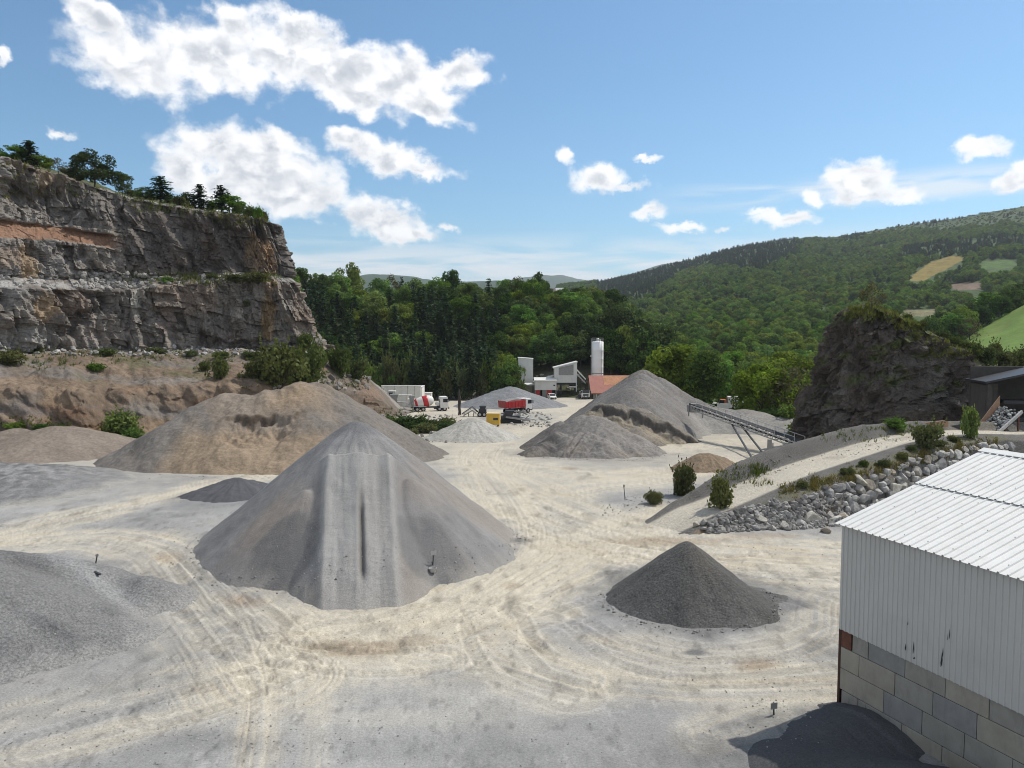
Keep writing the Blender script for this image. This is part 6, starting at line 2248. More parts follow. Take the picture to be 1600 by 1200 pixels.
# ------------------------------------------------------------------ the white shed, lower right
def shed():
    O = P(1312, 1130, 26.0)
    ang = math.atan2(-0.93, 0.368)
    gz = float(g0(26.0)) - 0.05
    root = thing("shed", "white metal shed on a block wall, filling the lower right corner", "shed", (O[0], O[1], gz), ang)
    ze = P(1316, 815, 26.0)[2] - gz          # eave
    zc = P(1307, 983, 26.0)[2] - gz          # bottom of the cladding
    zb = zc - 0.62                           # top of the second course
    Lw, half = 17.0, 7.0
    pitch = 2.05 / 7.0

    def corrug(u0, u1, v0, v1, z_of, period, depth, flat, edge=None):
        """ribbed sheet: ribs run along v"""
        us, hs = [], []
        u = u0
        while u < u1:
            for f, h in ((0.0, 0), (flat, 0), (flat + 0.08, 1), (flat + 0.24, 1), (flat + 0.32, 0)):
                if u + f * period <= u1:
                    us.append(u + f * period)
                    hs.append(h * depth)
            u += period
        return np.array(us), np.array(hs)

    def roof_sheet(name, sgn, d0, d1, lift, parent):
        us, hs = corrug(-0.22, Lw + 0.2, 0, 1, None, 0.285, 0.042, 0.6)
        V, F = [], []
        ds = (d0, d1)
        for q in ds:
            for u, h in zip(us, hs):
                V.append((u, sgn * 0 + q if sgn > 0 else 2 * half - q, ze + pitch * q + h + lift))
        n = len(us)
        for i in range(n - 1):
            F.append((i, i + 1, n + i + 1, n + i))
        me = np_mesh(name, np.array(V), np.array(F))
        o = link_mesh(name, me, M['white'], parent)
        sd_ = o.modifiers.new('thick', 'SOLIDIFY')
        sd_.thickness = 0.012
        return o
    lo = roof_sheet("roof_sheet", 1, -0.28, 3.62, 0.0, root)
    up = roof_sheet("roof_sheet", 1, 3.46, half + 0.02, 0.05, root)
    roof_sheet("roof_sheet", -1, -0.28, half + 0.02, 0.0, root)
    # screw heads on the ribs
    b = MB()
    for q in (0.15, 1.6, 3.05, 4.4, 5.8, 6.75):
        for k in range(0, 60):
            u = -0.22 + (k + 0.76) * 0.285
            if u < Lw and (k * 7 + int(q * 10)) % 3 == 0:
                b.box((u, q, ze + pitch * q + 0.05 + (0.05 if q > 3.5 else 0)), (0.022, 0.022, 0.02))
    b.build("screw", M['greymetal'], lo)
    rz_ = ze + pitch * half
    b = MB()
    b.prism([(half - 0.32, rz_ - 0.32 * pitch + 0.105), (half, rz_ + 0.115), (half + 0.32, rz_ - 0.32 * pitch + 0.105), (half + 0.32, rz_ - 0.32 * pitch + 0.085), (half, rz_ + 0.095), (half - 0.32, rz_ - 0.32 * pitch + 0.085)], 'x', -0.24, Lw + 0.2)
    b.build("ridge_cap", M['white'], root)

    def clad(name, x0, y0, x1, y1, nx, ny, zb_, zt):
        L = math.hypot(x1 - x0, y1 - y0)
        us, hs = corrug(0, L, 0, 1, None, 0.19, 0.032, 0.34)
        ex, ey = (x1 - x0) / L, (y1 - y0) / L
        V = []
        for k in range(2):
            for u, h in zip(us, hs):
                t = zb_(u) if k == 0 else zt(u)
                V.append((x0 + ex * u + nx * h, y0 + ey * u + ny * h, t))
        n = len(us)
        me = np_mesh(name, np.array(V), np.array([(i, i + 1, n + i + 1, n + i) for i in range(n - 1)]))
        o = link_mesh(name, me, M['cladding'], root)
        m_ = o.modifiers.new('thick', 'SOLIDIFY')
        m_.thickness = 0.008
        return o
    wall = clad("cladding", -0.1, -0.06, Lw, -0.06, 0, -1, lambda u: zc, lambda u: ze - 0.03)
    clad("cladding", -0.1, 2 * half + 0.06, Lw, 2 * half + 0.06, 0, 1, lambda u: zc, lambda u: ze - 0.03)
    gable = lambda u: ze - 0.03 + pitch * (half - abs(u - half))
    clad("cladding", -0.1, 0.0, -0.1, 2 * half, -1, 0, lambda u: zc, gable)
    clad("cladding", Lw, 0.0, Lw, 2 * half, 1, 0, lambda u: zc, gable)
    # gashes where the loader bucket caught the sheet
    rr = random.Random(4)
    b = MB()
    for (s, z, w, h) in ((2.66, zc + 0.30, 0.035, 0.24), (2.95, zc + 0.30, 0.03, 0.40), (2.98, zc + 0.16, 0.05, 0.08), (3.93, zc + 0.30, 0.05, 0.45), (3.97, zc + 0.62, 0.025, 0.3), (2.72, zc + 1.15, 0.02, 0.12), (4.17, zc + 1.25, 0.018, 0.32), (4.12, zc + 1.2, 0.012, 0.2)):
        pts = [(s, z), (s + w * 0.6, z + h * 0.15), (s + w, z + h * 0.5), (s + w * 0.5, z + h), (s + w * 0.1, z + h * 0.6), (s - w * 0.25, z + h * 0.3)]
        b.prism(pts, 'y', -0.108, -0.10)
    b.build("gash", M['rubber'], wall)
    # block wall
    mats = [mat_plain("block_concrete", (0.27, 0.255, 0.225), 0.92, 0, 0.18, 1.4, 0.25, (0.17, 0.16, 0.145)), mat_plain("block_concrete_pale", (0.315, 0.29, 0.24), 0.92, 0, 0.18, 1.1, 0.25, (0.2, 0.19, 0.17)),
            mat_plain("block_concrete_grey", (0.24, 0.235, 0.225), 0.92, 0, 0.2, 1.4, 0.25, (0.15, 0.15, 0.15))]
    b = MB()
    C_H = 0.765

    def s_of(px):
        k = (px - CX) / F_PX
        return (O[1] * k - O[0]) / (0.368 + 0.93 * k)
    rows = [(zb, zc + 0.10, [0.47] + [s_of(q) for q in (1372, 1431.7, 1498, 1570)]), (zb - C_H, zb, [0.05] + [s_of(q) for q in (1324, 1357.7, 1416, 1478.5, 1551)]), (zb - 2 * C_H, zb - C_H, [0.05] + [s_of(q) for q in (1324, 1399, 1462, 1531.7)]),
            (zb - 3 * C_H, zb - 2 * C_H, [0.05] + [s_of(q) for q in (1357.7, 1371, 1429.6, 1496)]), (-0.2, zb - 3 * C_H, [0.05, 1.3, 2.7, 4.1])]
    for r, (z0, z1, xs) in enumerate(rows):
        while xs[-1] < Lw:
            xs.append(xs[-1] + 1.45)
        for a, c_ in zip(xs[:-1], xs[1:]):
            c_ = min(c_, Lw)
            if c_ - a > 0.05:
                b.box(((a + c_) / 2, 0.35 + rr.uniform(0, 0.015), (z0 + z1) / 2), (c_ - a - 0.022, 0.75, z1 - z0 - 0.02), rr.choice((0, 0, 1, 2)))
    b.box((Lw / 2, 0.40, zc / 2), (Lw - 0.3, 0.6, zc - 0.1), 2)
    b.build("block_wall", mats, root, bevel=0.012)
    b = MB()
    b.box((Lw / 2, 2 * half - 0.35, zc / 2), (Lw, 0.7, zc + 0.1), 0)
    b.box((Lw - 0.3, half, zc / 2), (0.6, 2 * half - 1.6, zc + 0.1), 1)
    b.build("block_wall", mats, root)
    b = MB()
    b.box((-0.08, -0.02, zc / 2 + 0.02), (0.10, 0.02, zc + 0.2))
    b.box((-0.08, 0.20, zc / 2 + 0.02), (0.10, 0.02, zc + 0.2))
    b.box((-0.08, 0.09, zc / 2 + 0.02), (0.02, 0.20, zc + 0.2))
    b.build("post", mat_plain('dark_rust', (0.06, 0.028, 0.02), 0.85, 0.1, 0.3, 4.0, 0.2), root)
    b = MB()
    b.box((0.20, 0.05, (zb + zc) / 2 + 0.03), (0.44, 0.14, zc - zb + 0.02))
    b.build("steel_beam", M['rust'], root)
    return root


shed()


def sign(px, py_base, py_top, Y, label, lean=0.0, plate=(0.26, 0.2), mat='greymetal'):
    q = P(px, py_base, Y)
    q = sit(px, py_base, Y - 3, Y + 3)
    Y, z = q[1], q[2]
    h = P(px, py_top, Y)[2] - z
    r = thing("marker_sign", label, "sign", (q[0], Y, z), 0.2)
    b = MB()
    b.tube((0, 0, -0.2), (lean * h, 0, h), 0.032, 0.03, 6)
    b.build("post", M['darkmetal'], r)
    b = MB()
    b.box((lean * h * 0.9, -0.03, h - plate[1] * 0.55), (plate[0], 0.015, plate[1]), 0, 0.1)
    b.build("plate", M[mat], r)
    return r


sign(676, 893, 860, 40.2, "small pale sign plate on a thin post stuck in the tall cone's right flank", 0.08, (0.30, 0.24), 'palemetal')
_r = thing("bucket", "white rubble bucket base at the foot of the sign on the tall cone", "bucket", sit(677, 895, 37, 43) + (0, -0.25, -0.05))
_b2 = MB()
_b2.lathe([(0.16, 0.0), (0.22, 0.20), (0.20, 0.20), (0.15, 0.04)], 10)
_b2.build("shell", M['palemetal'], _r)
sign(1209, 1133, 1097, 26.4, "small dark sign plate on a thin post standing beside the shed, near the blackish pile", -0.06, (0.26, 0.22))
sign(977, 783, 757, 58.5, "thin leaning post with a small plate at the tail of the ramp's berm", -0.12, (0.14, 0.2))
_q = drop(P(147, 868, 35.5)[0], 36.0)
sign(148, 874, 866, 36.0, "short dark stake with a tiny plate on the left speckled gravel heap", 0.3, (0.14, 0.1))
_r = thing("plank", "dark plank lying on top of the left speckled gravel heap", "plank", drop(P(150, 872, 35.6)[0], 35.6) + (0, 0, 0.03), -0.5)
_b2 = MB()
_b2.box((0, 0, 0), (0.55, 0.12, 0.06), 0, 0, 0.12)
_b2.build("board", M['darkmetal'], _r)


# ------------------------------------------------------------------ concrete plant
def rect(px0, px1, pt, pb, Y):
    a, b = P(px0, pb, Y), P(px1, pt, Y)
    return a[0], b[0], a[2], b[2]


def ribs(b, x0, x1, y, z0, z1, step, d=0.05, w=0.08, mi=0):
    x = x0 + step / 2
    while x < x1:
        b.box((x, y - d / 2, (z0 + z1) / 2), (w, d, z1 - z0), mi)
        x += step


def batching_tower():
    Y = 224.0
    x0, x1, z0, z1 = rect(809.5, 833, 559.5, 600, Y)
    gz = float(g0(Y))
    cx = (x0 + x1) / 2
    r = thing("plant_tower", "tall plain grey-clad box tower at the left of the concrete plant", "tower", (cx, Y + 2.4, gz))
    W = x1 - x0
    b = MB()
    b.prism([(-W / 2, z0 - gz), (W / 2, z0 - gz), (W / 2, z1 - gz - 0.35), (-W / 2, z1 - gz)], 'y', -2.3, 2.3)
    ribs(b, -W / 2, W / 2, -2.3, z0 - gz + 0.05, z1 - gz - 0.45, 0.5, 0.04, 0.06)
    b.build("cladding", M['plant_cladding'], r)
    b = MB()
    b.prism([(-W / 2 - 0.1, z1 - gz + 0.02), (W / 2 + 0.1, z1 - gz - 0.33), (W / 2 + 0.1, z1 - gz - 0.15), (-W / 2 - 0.1, z1 - gz + 0.2)], 'y', -2.4, 2.4)
    b.build("roof", M['white'], r)
    b = MB()
    for sx in (-1, 1):
        for sy in (-1, 1):
            b.box((sx * (W / 2 - 0.3), sy * 2.0, (z0 - gz) / 2), (0.3, 0.3, z0 - gz))
    b.bar((-W / 2 + 0.3, -2, 0.3), (W / 2 - 0.3, -2, z0 - gz - 0.2), 0.12)
    b.build("support_frame", M['darkmetal'], r)
    b = MB()
    b.box((-W / 2 + 0.25, -2.45, z0 - gz + 1.2), (0.45, 0.3, 0.5))
    b.build("vent_box", M['darkmetal'], r)
    x0, x1, z0, z1 = rect(815, 836, 599, 622, Y - 4)
    gz2 = float(g0(Y - 4))
    r = thing("annex", "low annex with a white flat roof below the grey tower", "annex", ((x0 + x1) / 2, Y - 3.0, gz2))
    W, H = x1 - x0, z1 - gz2
    b = MB()
    b.box((0, 0, H / 2 - 0.2), (W, 2.6, H - 0.4))
    b.build("wall", M['barnwall'], r)
    b = MB()
    b.prism([(-1.6, H - 0.55), (1.5, H - 0.35), (1.5, H), (-1.6, H - 0.3)], 'x', -W / 2 - 0.3, W / 2 + 0.2)
    b.build("roof", M['white'], r)
    b = MB()
    b.box((W / 2 - 0.7, -1.33, H - 1.9), (0.5, 0.06, 1.5))
    b.build("window", M['glass'], r)


def door_shed():
    Y = 217.0
    x0, x1, z0, z1 = rect(835.5, 869.5, 595, 621.5, Y)
    gz = float(g0(Y))
    W, H = x1 - x0, z1 - gz
    r = thing("garage", "low grey shed with two dark red doors at the concrete plant", "shed", ((x0 + x1) / 2, Y + 2, gz))
    hd = P(850, 609.5, Y)[2] - gz
    b = MB()
    b.box((0, 0, (hd + H) / 2), (W, 4.0, H - hd))
    ribs(b, -W / 2, W / 2, -2.0, hd + 0.05, H - 0.05, 0.45, 0.04, 0.05)
    b.build("cladding", M['plant_cladding'], r)
    b = MB()
    b.prism([(-2.35, H - 0.05), (2.3, H + 0.55), (2.3, H + 0.75), (-2.35, H + 0.18)], 'x', -W / 2 - 0.2, W / 2 + 0.2)
    b.build("roof", M['white'], r)
    b = MB()
    for cx, w in ((-W / 2 + 0.12, 0.24), (-0.05 * W, 0.20 * W), (W / 2 - 0.12, 0.24)):
        b.box((cx, -1.5, hd / 2), (w, 0.8, hd - 0.02))
    b.box((0, 1.7, hd / 2), (W, 0.5, hd - 0.02))
    b.build("pier", M['concrete'], r)
    for a, c, op in ((-W / 2 + 0.26, -0.19 * W, 0.35), (0.06 * W, 0.30 * W, 0.0)):
        b = MB()
        b.box(((a + c) / 2 - op * 0.5, -1.45, hd / 2), (c - a - op, 0.12, hd - 0.06))
        for k in range(3):
            b.box(((a + c) / 2 - op * 0.5, -1.53, 0.5 + k * 0.7), (c - a - op - 0.1, 0.04, 0.06))
        b.build("door", M['red'], r)
    b = MB()
    b.box((0.39 * W, -1.0, hd / 2), (0.16 * W, 0.1, hd - 0.06))  # black panels stand in for the shade inside the open bays
    b.box((-0.15 * W - 0.05, -0.9, hd / 2), (0.5, 0.1, hd - 0.06))
    b.build("opening_shade", M['rubber'], r)
    b = MB()
    b.box((0.40 * W, -2.06, hd + 1.35), (0.55, 0.05, 0.35))
    b.build("sign_plate", M['darkmetal'], r)
    # sloping covered conveyor behind it
    r2 = thing("covered_conveyor", "white covered conveyor sloping up behind the low grey shed", "conveyor", (P(846, 622, 222)[0], 222.0, float(g0(222.0))))
    a, c = P(833, 596.5, 222), P(865, 586.5, 222)
    bx_, by_, bz_ = r2.location
    pa, pc = Vector((a[0] - bx_, 0, a[2] - bz_)), Vector((c[0] - bx_, 0, c[2] - bz_))
    b = MB()
    b.bar(pa, pc, 1.6, 0.35)
    b.build("cover", M['white'], r2)
    b = MB()
    b.bar(pa - Vector((0, 0, 0.8)), pc - Vector((0, 0, 0.8)), 1.3, 0.9)
    b.build("side_panel", M['greymetal'], r2)
    b = MB()
    for t in (0.15, 0.55, 0.95):
        q = pa.lerp(pc, t)
        b.bar(Vector((q.x, 0, 0)), q - Vector((0, 0, 1.2)), 0.16)
    b.build("leg", M['darkmetal'], r2)


def mixing_house():
    Y = 219.0
    gz = float(g0(Y))
    xa, xb = P(866.5, 600, Y)[0], P(901.5, 600, Y)[0]
    cx = (xa + xb) / 2
    z = lambda py: P(880, py, Y)[2] - gz
    r = thing("mixing_house", "grey-clad house on stilts with a slanting roof and a big dark louvred panel", "building", (cx, Y + 2.5, gz))
    W = xb - xa
    b = MB()
    b.prism([(-W / 2, z(598)), (W / 2, z(598)), (W / 2, z(566.5)), (-W / 2, z(575.5))], 'y', -2.5, 2.5)
    ribs(b, -W / 2, W / 2, -2.5, z(598), z(588), 0.55, 0.04, 0.06)
    b.build("cladding", M['plant_cladding'], r)
    b = MB()
    b.prism([(-W / 2 - 0.35, z(575.7)), (W / 2 + 0.12, z(566.2)), (W / 2 + 0.12, z(564.6)), (-W / 2 - 0.35, z(574.2))], 'y', -2.7, 2.7)
    b.build("roof", M['white'], r)
    b = MB()
    l, q = P(873, 590, Y)[0] - cx, P(896, 590, Y)[0] - cx
    b.prism([(l, z(586)), (q, z(586)), (q, z(569.5)), (l, z(575))], 'y', -2.62, -2.5)
    for k in range(1, 9):
        zz = z(586) + k * 0.33
        b.box(((l + q) / 2, -2.66, zz), (q - l - 0.05, 0.05, 0.06))
    b.build("louvre_panel", M['greymetal'], r)
    for px in (869, 877, 900):
        for yy in (-2.1, 2.1):
            b = MB()
            x = P(px, 600, Y)[0] - cx
            b.box((x, yy, z(598) / 2), (0.32, 0.32, z(598)))
            b.build("leg", M['darkmetal'], r)
    b = MB()
    x7, x9 = P(870, 600, Y)[0] - cx, P(877, 600, Y)[0] - cx
    b.bar((x7, -2.1, 0.3), (x9, -2.1, z(600)), 0.12)
    b.bar((x9, -2.1, 0.3), (x7, -2.1, z(600)), 0.12)
    b.box((0.2, 0, z(598) - 0.35), (W - 0.6, 3.6, 0.6))
    b.box((1.8, 0.3, z(604)), (1.5, 1.8, 1.2), 0, 0, 0, 0, 0.6)
    b.build("under_frame", M['darkmetal'], r)
    b = MB()
    b.box((W / 2 - 0.15, -2.2, z(604)), (0.25, 0.4, z(596) - z(612)))
    b.box((W / 2 - 1.2, -2.2, z(604.5)), (2.0, 0.3, 0.35))
    b.build("pipe", M['white'], r)
    r2 = thing("skip_conveyor", "steep white conveyor running down from the stilted house towards the barn", "conveyor", (P(908, 622, Y)[0], Y + 2, gz))
    a, c = P(901, 584, Y + 2), P(915, 599, Y + 2)
    o = np.array(r2.location)
    for k, name in ((0.0, "belt_trough"), (1.2, "cover")):
        b = MB()
        b.bar(Vector(a - o) + Vector((0, 0, k)), Vector(c - o) + Vector((0, 0, k)), 1.0, 0.35)
        b.build(name, M['white' if k else 'palemetal'], r2)
    b = MB()
    b.bar(Vector(c - o), (c[0] - o[0], 0, -0.1), 0.2)
    b.bar(Vector(a - o).lerp(Vector(c - o), 0.4), (c[0] - o[0] - 1.2, 0, -0.1), 0.2)
    b.build("leg", M['darkmetal'], r2)


def silo():
    Y = 226.0
    gz = float(g0(Y))
    x0, x1, z0, z1 = rect(924.3, 943, 534, 587, Y)
    R_ = (x1 - x0) / 2
    r = thing("silo", "tall white cylindrical cement silo rising behind the red-roofed barn", "silo", ((x0 + x1) / 2, Y, gz))
    b = MB()
    H = z1 - gz
    prof = [(R_ * 0.35, 1.4), (R_, 3.4)]
    z = 3.4
    for k in range(1, 6):
        zz = 3.4 + (H - 3.4) * k / 5
        prof += [(R_, zz - 0.06), (R_ + 0.006, zz - 0.04), (R_ + 0.006, zz), (R_, zz + 0.02)] if k < 5 else [(R_, zz)]
    prof += [(R_ * 0.5, H + 0.25)]
    b.lathe(prof, 36)
    b.build("shell", mat_plain("silo_white", (0.82, 0.82, 0.81), 0.5, 0, 0.03, 0.5), r, True)
    b = MB()
    b.lathe([(R_ + 0.06, P(930, 583.5, Y)[2] - gz), (R_ + 0.08, P(930, 583.5, Y)[2] - gz + 0.12)], 36)
    b.build("ring", M['darkmetal'], r)
    b = MB()
    for k in range(14):
        a = 6.283 * k / 14
        a2 = 6.283 * (k + 1) / 14
        p, q = Vector((math.cos(a) * R_ * 0.96, math.sin(a) * R_ * 0.96, H)), Vector((math.cos(a2) * R_ * 0.96, math.sin(a2) * R_ * 0.96, H))
        b.bar(p, p + Vector((0, 0, 1.15)), 0.06)
        for h in (0.6, 1.15):
            b.bar(p + Vector((0, 0, h)), q + Vector((0, 0, h)), 0.05)
    b.build("guard_rail", M['greymetal'], r)
    b = MB()
    b.lathe([(0.45, H + 0.2), (0.45, H + 0.9), (0.2, H + 1.1)], 12)
    b.tube((0.7, 0.2, H + 0.1), (0.7, 0.2, H + 0.8), 0.25, 0.25, 10)
    b.build("filter_unit", M['palemetal'], r)
    b = MB()
    a = math.radians(-165)
    for d in (-0.2, 0.2):
        aa = a + d / R_
        b.bar((math.cos(aa) * (R_ + 0.25), math.sin(aa) * (R_ + 0.25), 1.0), (math.cos(aa) * (R_ + 0.25), math.sin(aa) * (R_ + 0.25), H + 1.0), 0.06)
    k = 1.2
    while k < H:
        b.bar((math.cos(a - 0.2 / R_) * (R_ + 0.25), math.sin(a - 0.2 / R_) * (R_ + 0.25), k), (math.cos(a + 0.2 / R_) * (R_ + 0.25), math.sin(a + 0.2 / R_) * (R_ + 0.25), k), 0.04)
        k += 0.4
    b.box((math.cos(a) * (R_ + 0.3), math.sin(a) * (R_ + 0.3), H - 2.2 - 2), (0.5, 0.5, 0.5))
    b.build("ladder", M['palemetal'], r)
    for k in range(4):
        a = math.pi / 4 + k * math.pi / 2
        b = MB()
        b.bar((math.cos(a) * R_ * 0.9, math.sin(a) * R_ * 0.9, -0.1), (math.cos(a) * R_ * 0.92, math.sin(a) * R_ * 0.92, 3.8), 0.25)
        b.build("leg", M['palemetal'], r)
    b = MB()
    b.tube((R_ * 0.6, -R_ - 0.15, 0.5), (R_ * 0.6, -R_ - 0.15, H), 0.07, 0.07, 8)
    b.build("fill_pipe", M['greymetal'], r)


def barn():
    Ye, Yr = 211.0, 217.5
    gz = float(g0(Ye))
    A = P(923, 613, Ye)
    B = P(916.5, 586.5, Yr)
    C = P(1033, 586.0, Yr)
    cx = (A[0] + C[0]) / 2
    r = thing("barn", "long low barn with a faded red metal roof, half hidden by the tallest gravel heap", "barn", (cx, Ye, gz))
    L0, L1 = A[0] - cx, C[0] - cx + 1.5
    he, hr = A[2] - gz, B[2] - gz
    d = Yr - Ye
    b = MB()
    b.prism([(-0.35, he - 0.2), (d, hr), (d, hr - 0.16), (-0.35, he - 0.36)], 'x', L0, L1)
    ribs_x = L0
    b.build("roof", mat_plain("red_roof", (0.36, 0.145, 0.11), 0.75, 0, 0.16, 0.5, 0, (0.30, 0.12, 0.09)), r)
    b = MB()
    b.prism([(d, hr), (2 * d + 0.3, he - 0.2), (2 * d + 0.3, he - 0.36), (d, hr - 0.16)], 'x', L0, L1)
    b.build("roof", M['rustplate'], r)
    b = MB()
    s0, s1 = P(944, 600, 214)[0] - cx, P(985, 600, 214)[0] - cx
    zz = lambda y: he - 0.2 + (hr - he + 0.2) * (y + 0.35) / (d + 0.35)
    b.prism([(2.7, zz(2.7) + 0.03), (d - 0.2, zz(d - 0.2) + 0.03), (d - 0.2, zz(d - 0.2) + 0.06), (2.7, zz(2.7) + 0.06)], 'x', s0, s1)
    b.build("rusty_sheets", mat_plain("rusty_orange", (0.42, 0.20, 0.10), 0.8, 0, 0.35, 0.9, 0, (0.24, 0.12, 0.08)), r)
    b = MB()
    s0, s1 = P(1016, 600, 214)[0] - cx, L1 - 0.05
    b.prism([(0.3, zz(0.3) + 0.03), (d - 0.1, zz(d - 0.1) + 0.03), (d - 0.1, zz(d - 0.1) + 0.06), (0.3, zz(0.3) + 0.06)], 'x', s0, s1)
    b.build("pale_sheets", mat_plain("pale_sheets", (0.52, 0.47, 0.38), 0.7, 0, 0.2, 0.8), r)
    b = MB()
    b.prism([(0, -0.3), (2 * d, -0.3), (2 * d, he - 0.35), (d, hr - 0.25), (0, he - 0.3)], 'x', L0 + 0.3, L0 + 0.6)
    b.box(((L0 + L1) / 2, 0.15, he / 2 - 0.3), (L1 - L0 - 0.7, 0.3, he - 0.25))
    b.box(((L0 + L1) / 2, 2 * d - 0.15, he / 2 - 0.3), (L1 - L0 - 0.7, 0.3, he - 0.25))
    b.build("wall", M['barnwall'], r)
    for k in range(5):
        b = MB()
        b.box((L0 + 1.6 + k * 3.2, -0.08, he / 2 - 0.35), (0.22, 0.16, he - 0.3))
        b.build("post", M['palemetal'], r)
    b = MB()
    b.box((L0 + 3.2, -0.02, he / 2 - 0.5), (2.0, 0.06, he - 0.7))  # black sheet on the wall for the shade inside a doorway
    b.build("opening_shade", M['rubber'], r)


def block_walls():
    def wallr(px0, px1, pt, Y, label, thick=0.9, step=1.65, turn=0.0):
        gz = float(g0(Y))
        x0, x1 = P(px0, pt, Y)[0], P(px1, pt, Y)[0]
        H = P(px0, pt, Y)[2] - gz
        r = thing("concrete_wall", label, "wall", ((x0 + x1) / 2, Y, gz), turn)
        W = x1 - x0
        n = max(1, int(round(W / step)))
        b = MB()
        for k in range(n):
            a = -W / 2 + W * k / n
            b.box((a + W / n / 2, 0, H / 2), (W / n - 0.10, thick, H))
        b.box((0, 0.1, H / 2 - 0.05), (W - 0.3, thick * 0.6, H - 0.3))
        b.build("panels", M['whitewall'], r)
        b = MB()
        b.box((0, 0, H + 0.06), (W + 0.05, thick + 0.1, 0.12))
        b.build("coping", M['white'], r)
        return r
    wallr(596, 658, 603, 186, "long tall whitish wall of upright concrete panels below the conifers")
    wallr(657.5, 661.5, 604, 190, "narrow end return of the whitish panel wall, at its right end", 6.0, 3)
    wallr(619, 643, 617.5, 178, "lower whitish concrete wall standing in front of the tall panel wall", 0.8, 1.2)
    wallr(637, 648, 624, 170, "short pale block wall at the left of the mixer lorry", 1.5, 0.8)
    wallr(664, 675, 614, 186, "pale low concrete block right of the panel wall, behind the mixer drum", 2.0, 1.6)
    gz = float(g0(176))
    q = P(611, 618, 176)
    r = thing("control_cabin", "small grey cabin with a white flat roof in front of the panel wall", "cabin", (q[0], 176, gz))
    H = P(611, 611, 176)[2] - gz
    b = MB()
    b.box((0, 0, H / 2), (1.0, 1.0, H - 0.1))
    b.build("wall", M['greymetal'], r)
    b = MB()
    b.box((0.25, 0, H), (1.6, 1.3, 0.16))
    b.build("roof", M['white'], r)
    b = MB()
    b.box((0, -0.52, H - 0.75), (0.7, 0.04, 0.6))
    b.build("window", M['glass'], r)
    gz = float(g0(172))
    q = P(616, 622, 172)
    r = thing("aggregate_feeder", "dark steel feeder hopper left of the mixer lorry", "machine", (q[0], 172, gz), 0.1)
    H = P(616, 616, 172)[2] - gz
    b = MB()
    b.prism([(-0.5, H * 0.5), (0.5, H * 0.5), (1.0, H), (-1.0, H)], 'y', -0.8, 0.8)
    b.build("hopper", M['greymetal'], r)
    b = MB()
    for sx in (-0.6, 0.6):
        for sy in (-0.6, 0.6):
            b.bar((sx, sy, -0.1), (sx, sy, H * 0.55), 0.14)
    b.build("frame", M['darkmetal'], r)
    b = MB()
    b.bar((0.4, 0, H * 0.45), (5.2, 0, H * 0.35), 0.9, 0.25)
    b.build("belt_trough", M['palemetal'], r)


batching_tower()
door_shed()
mixing_house()
silo()
barn()
block_walls()


# ------------------------------------------------------------------ vehicles
def wheel(b_parent, x, y, r, w=0.32):
    b = MB()
    b.tube((x, y - w / 2, r), (x, y + w / 2, r), r, r, 16)
    wl = b.build("wheel", M['rubber'], b_parent)
    b = MB()
    s = 1 if y > 0 else -1
    b.tube((x, y + s * (w / 2 - 0.05), r), (x, y + s * (w / 2 + 0.02), r), r * 0.55, r * 0.5, 12)
    b.build("rim", M['palemetal'], wl)


def lorry_cab(r, x, mat, W=2.4, H=2.9, L=1.9, z0=0.55):
    """cab with its front at +x"""
    b = MB()
    b.prism([(x - L / 2, z0), (x + L / 2, z0), (x + L / 2, z0 + 1.15), (x + L / 2 - 0.22, H), (x - L / 2 + 0.05, H), (x - L / 2, H - 0.2)], 'y', -W / 2, W / 2)
    c = b.build("cab", mat, r, bevel=0.06)
    b = MB()
    b.box((x + L / 2 - 0.06, 0, z0 + 1.68), (0.06, W - 0.24, 0.86), 0, 0, -0.2)
    b.build("windscreen", M['glass'], c)
    for sy in (-1, 1):
        b = MB()
        b.box((x + 0.22, sy * (W / 2 + 0.005), z0 + 1.6), (1.0, 0.03, 0.75))
        b.build("window", M['glass'], c)
        b = MB()
        b.bar((x + L / 2 - 0.1, sy * (W / 2), z0 + 1.9), (x + L / 2 + 0.05, sy * (W / 2 + 0.28), z0 + 1.9), 0.05)
        b.box((x + L / 2 + 0.05, sy * (W / 2 + 0.28), z0 + 1.6), (0.1, 0.2, 0.6))
        b.build("mirror", M['darkmetal'], c)
        b = MB()
        b.box((x + L / 2 + 0.02, sy * (W / 2 - 0.35), z0 + 0.32), (0.06, 0.4, 0.2))
        b.build("headlight", M['palemetal'], c)
    b = MB()
    b.box((x - L / 2 - 0.015, 0, z0 + 1.5), (0.03, W * 0.72, 0.55))
    b.build("rear_window", M['glass'], c)
    b = MB()
    b.box((x + L / 2 + 0.06, 0, z0 - 0.02), (0.2, W - 0.05, 0.35))
    b.box((x + L / 2 + 0.015, 0, z0 + 0.75), (0.04, W * 0.7, 0.45))
    b.build("bumper", M['darkmetal'], c)
    return c


def chassis(r, x0, x1, W=0.9, z=0.85):
    b = MB()
    b.box(((x0 + x1) / 2, 0.4, z), (x1 - x0, 0.14, 0.26))
    b.box(((x0 + x1) / 2, -0.4, z), (x1 - x0, 0.14, 0.26))
    for k in range(5):
        x = x0 + 0.2 + (x1 - x0 - 0.4) * k / 4
        b.box((x, 0, z), (0.12, W, 0.2))
    b.tube((x0 + (x1 - x0) * 0.62, -0.75, z - 0.1), (x0 + (x1 - x0) * 0.8, -0.75, z - 0.1), 0.28, 0.28, 10)
    b.build("chassis", M['darkmetal'], r)


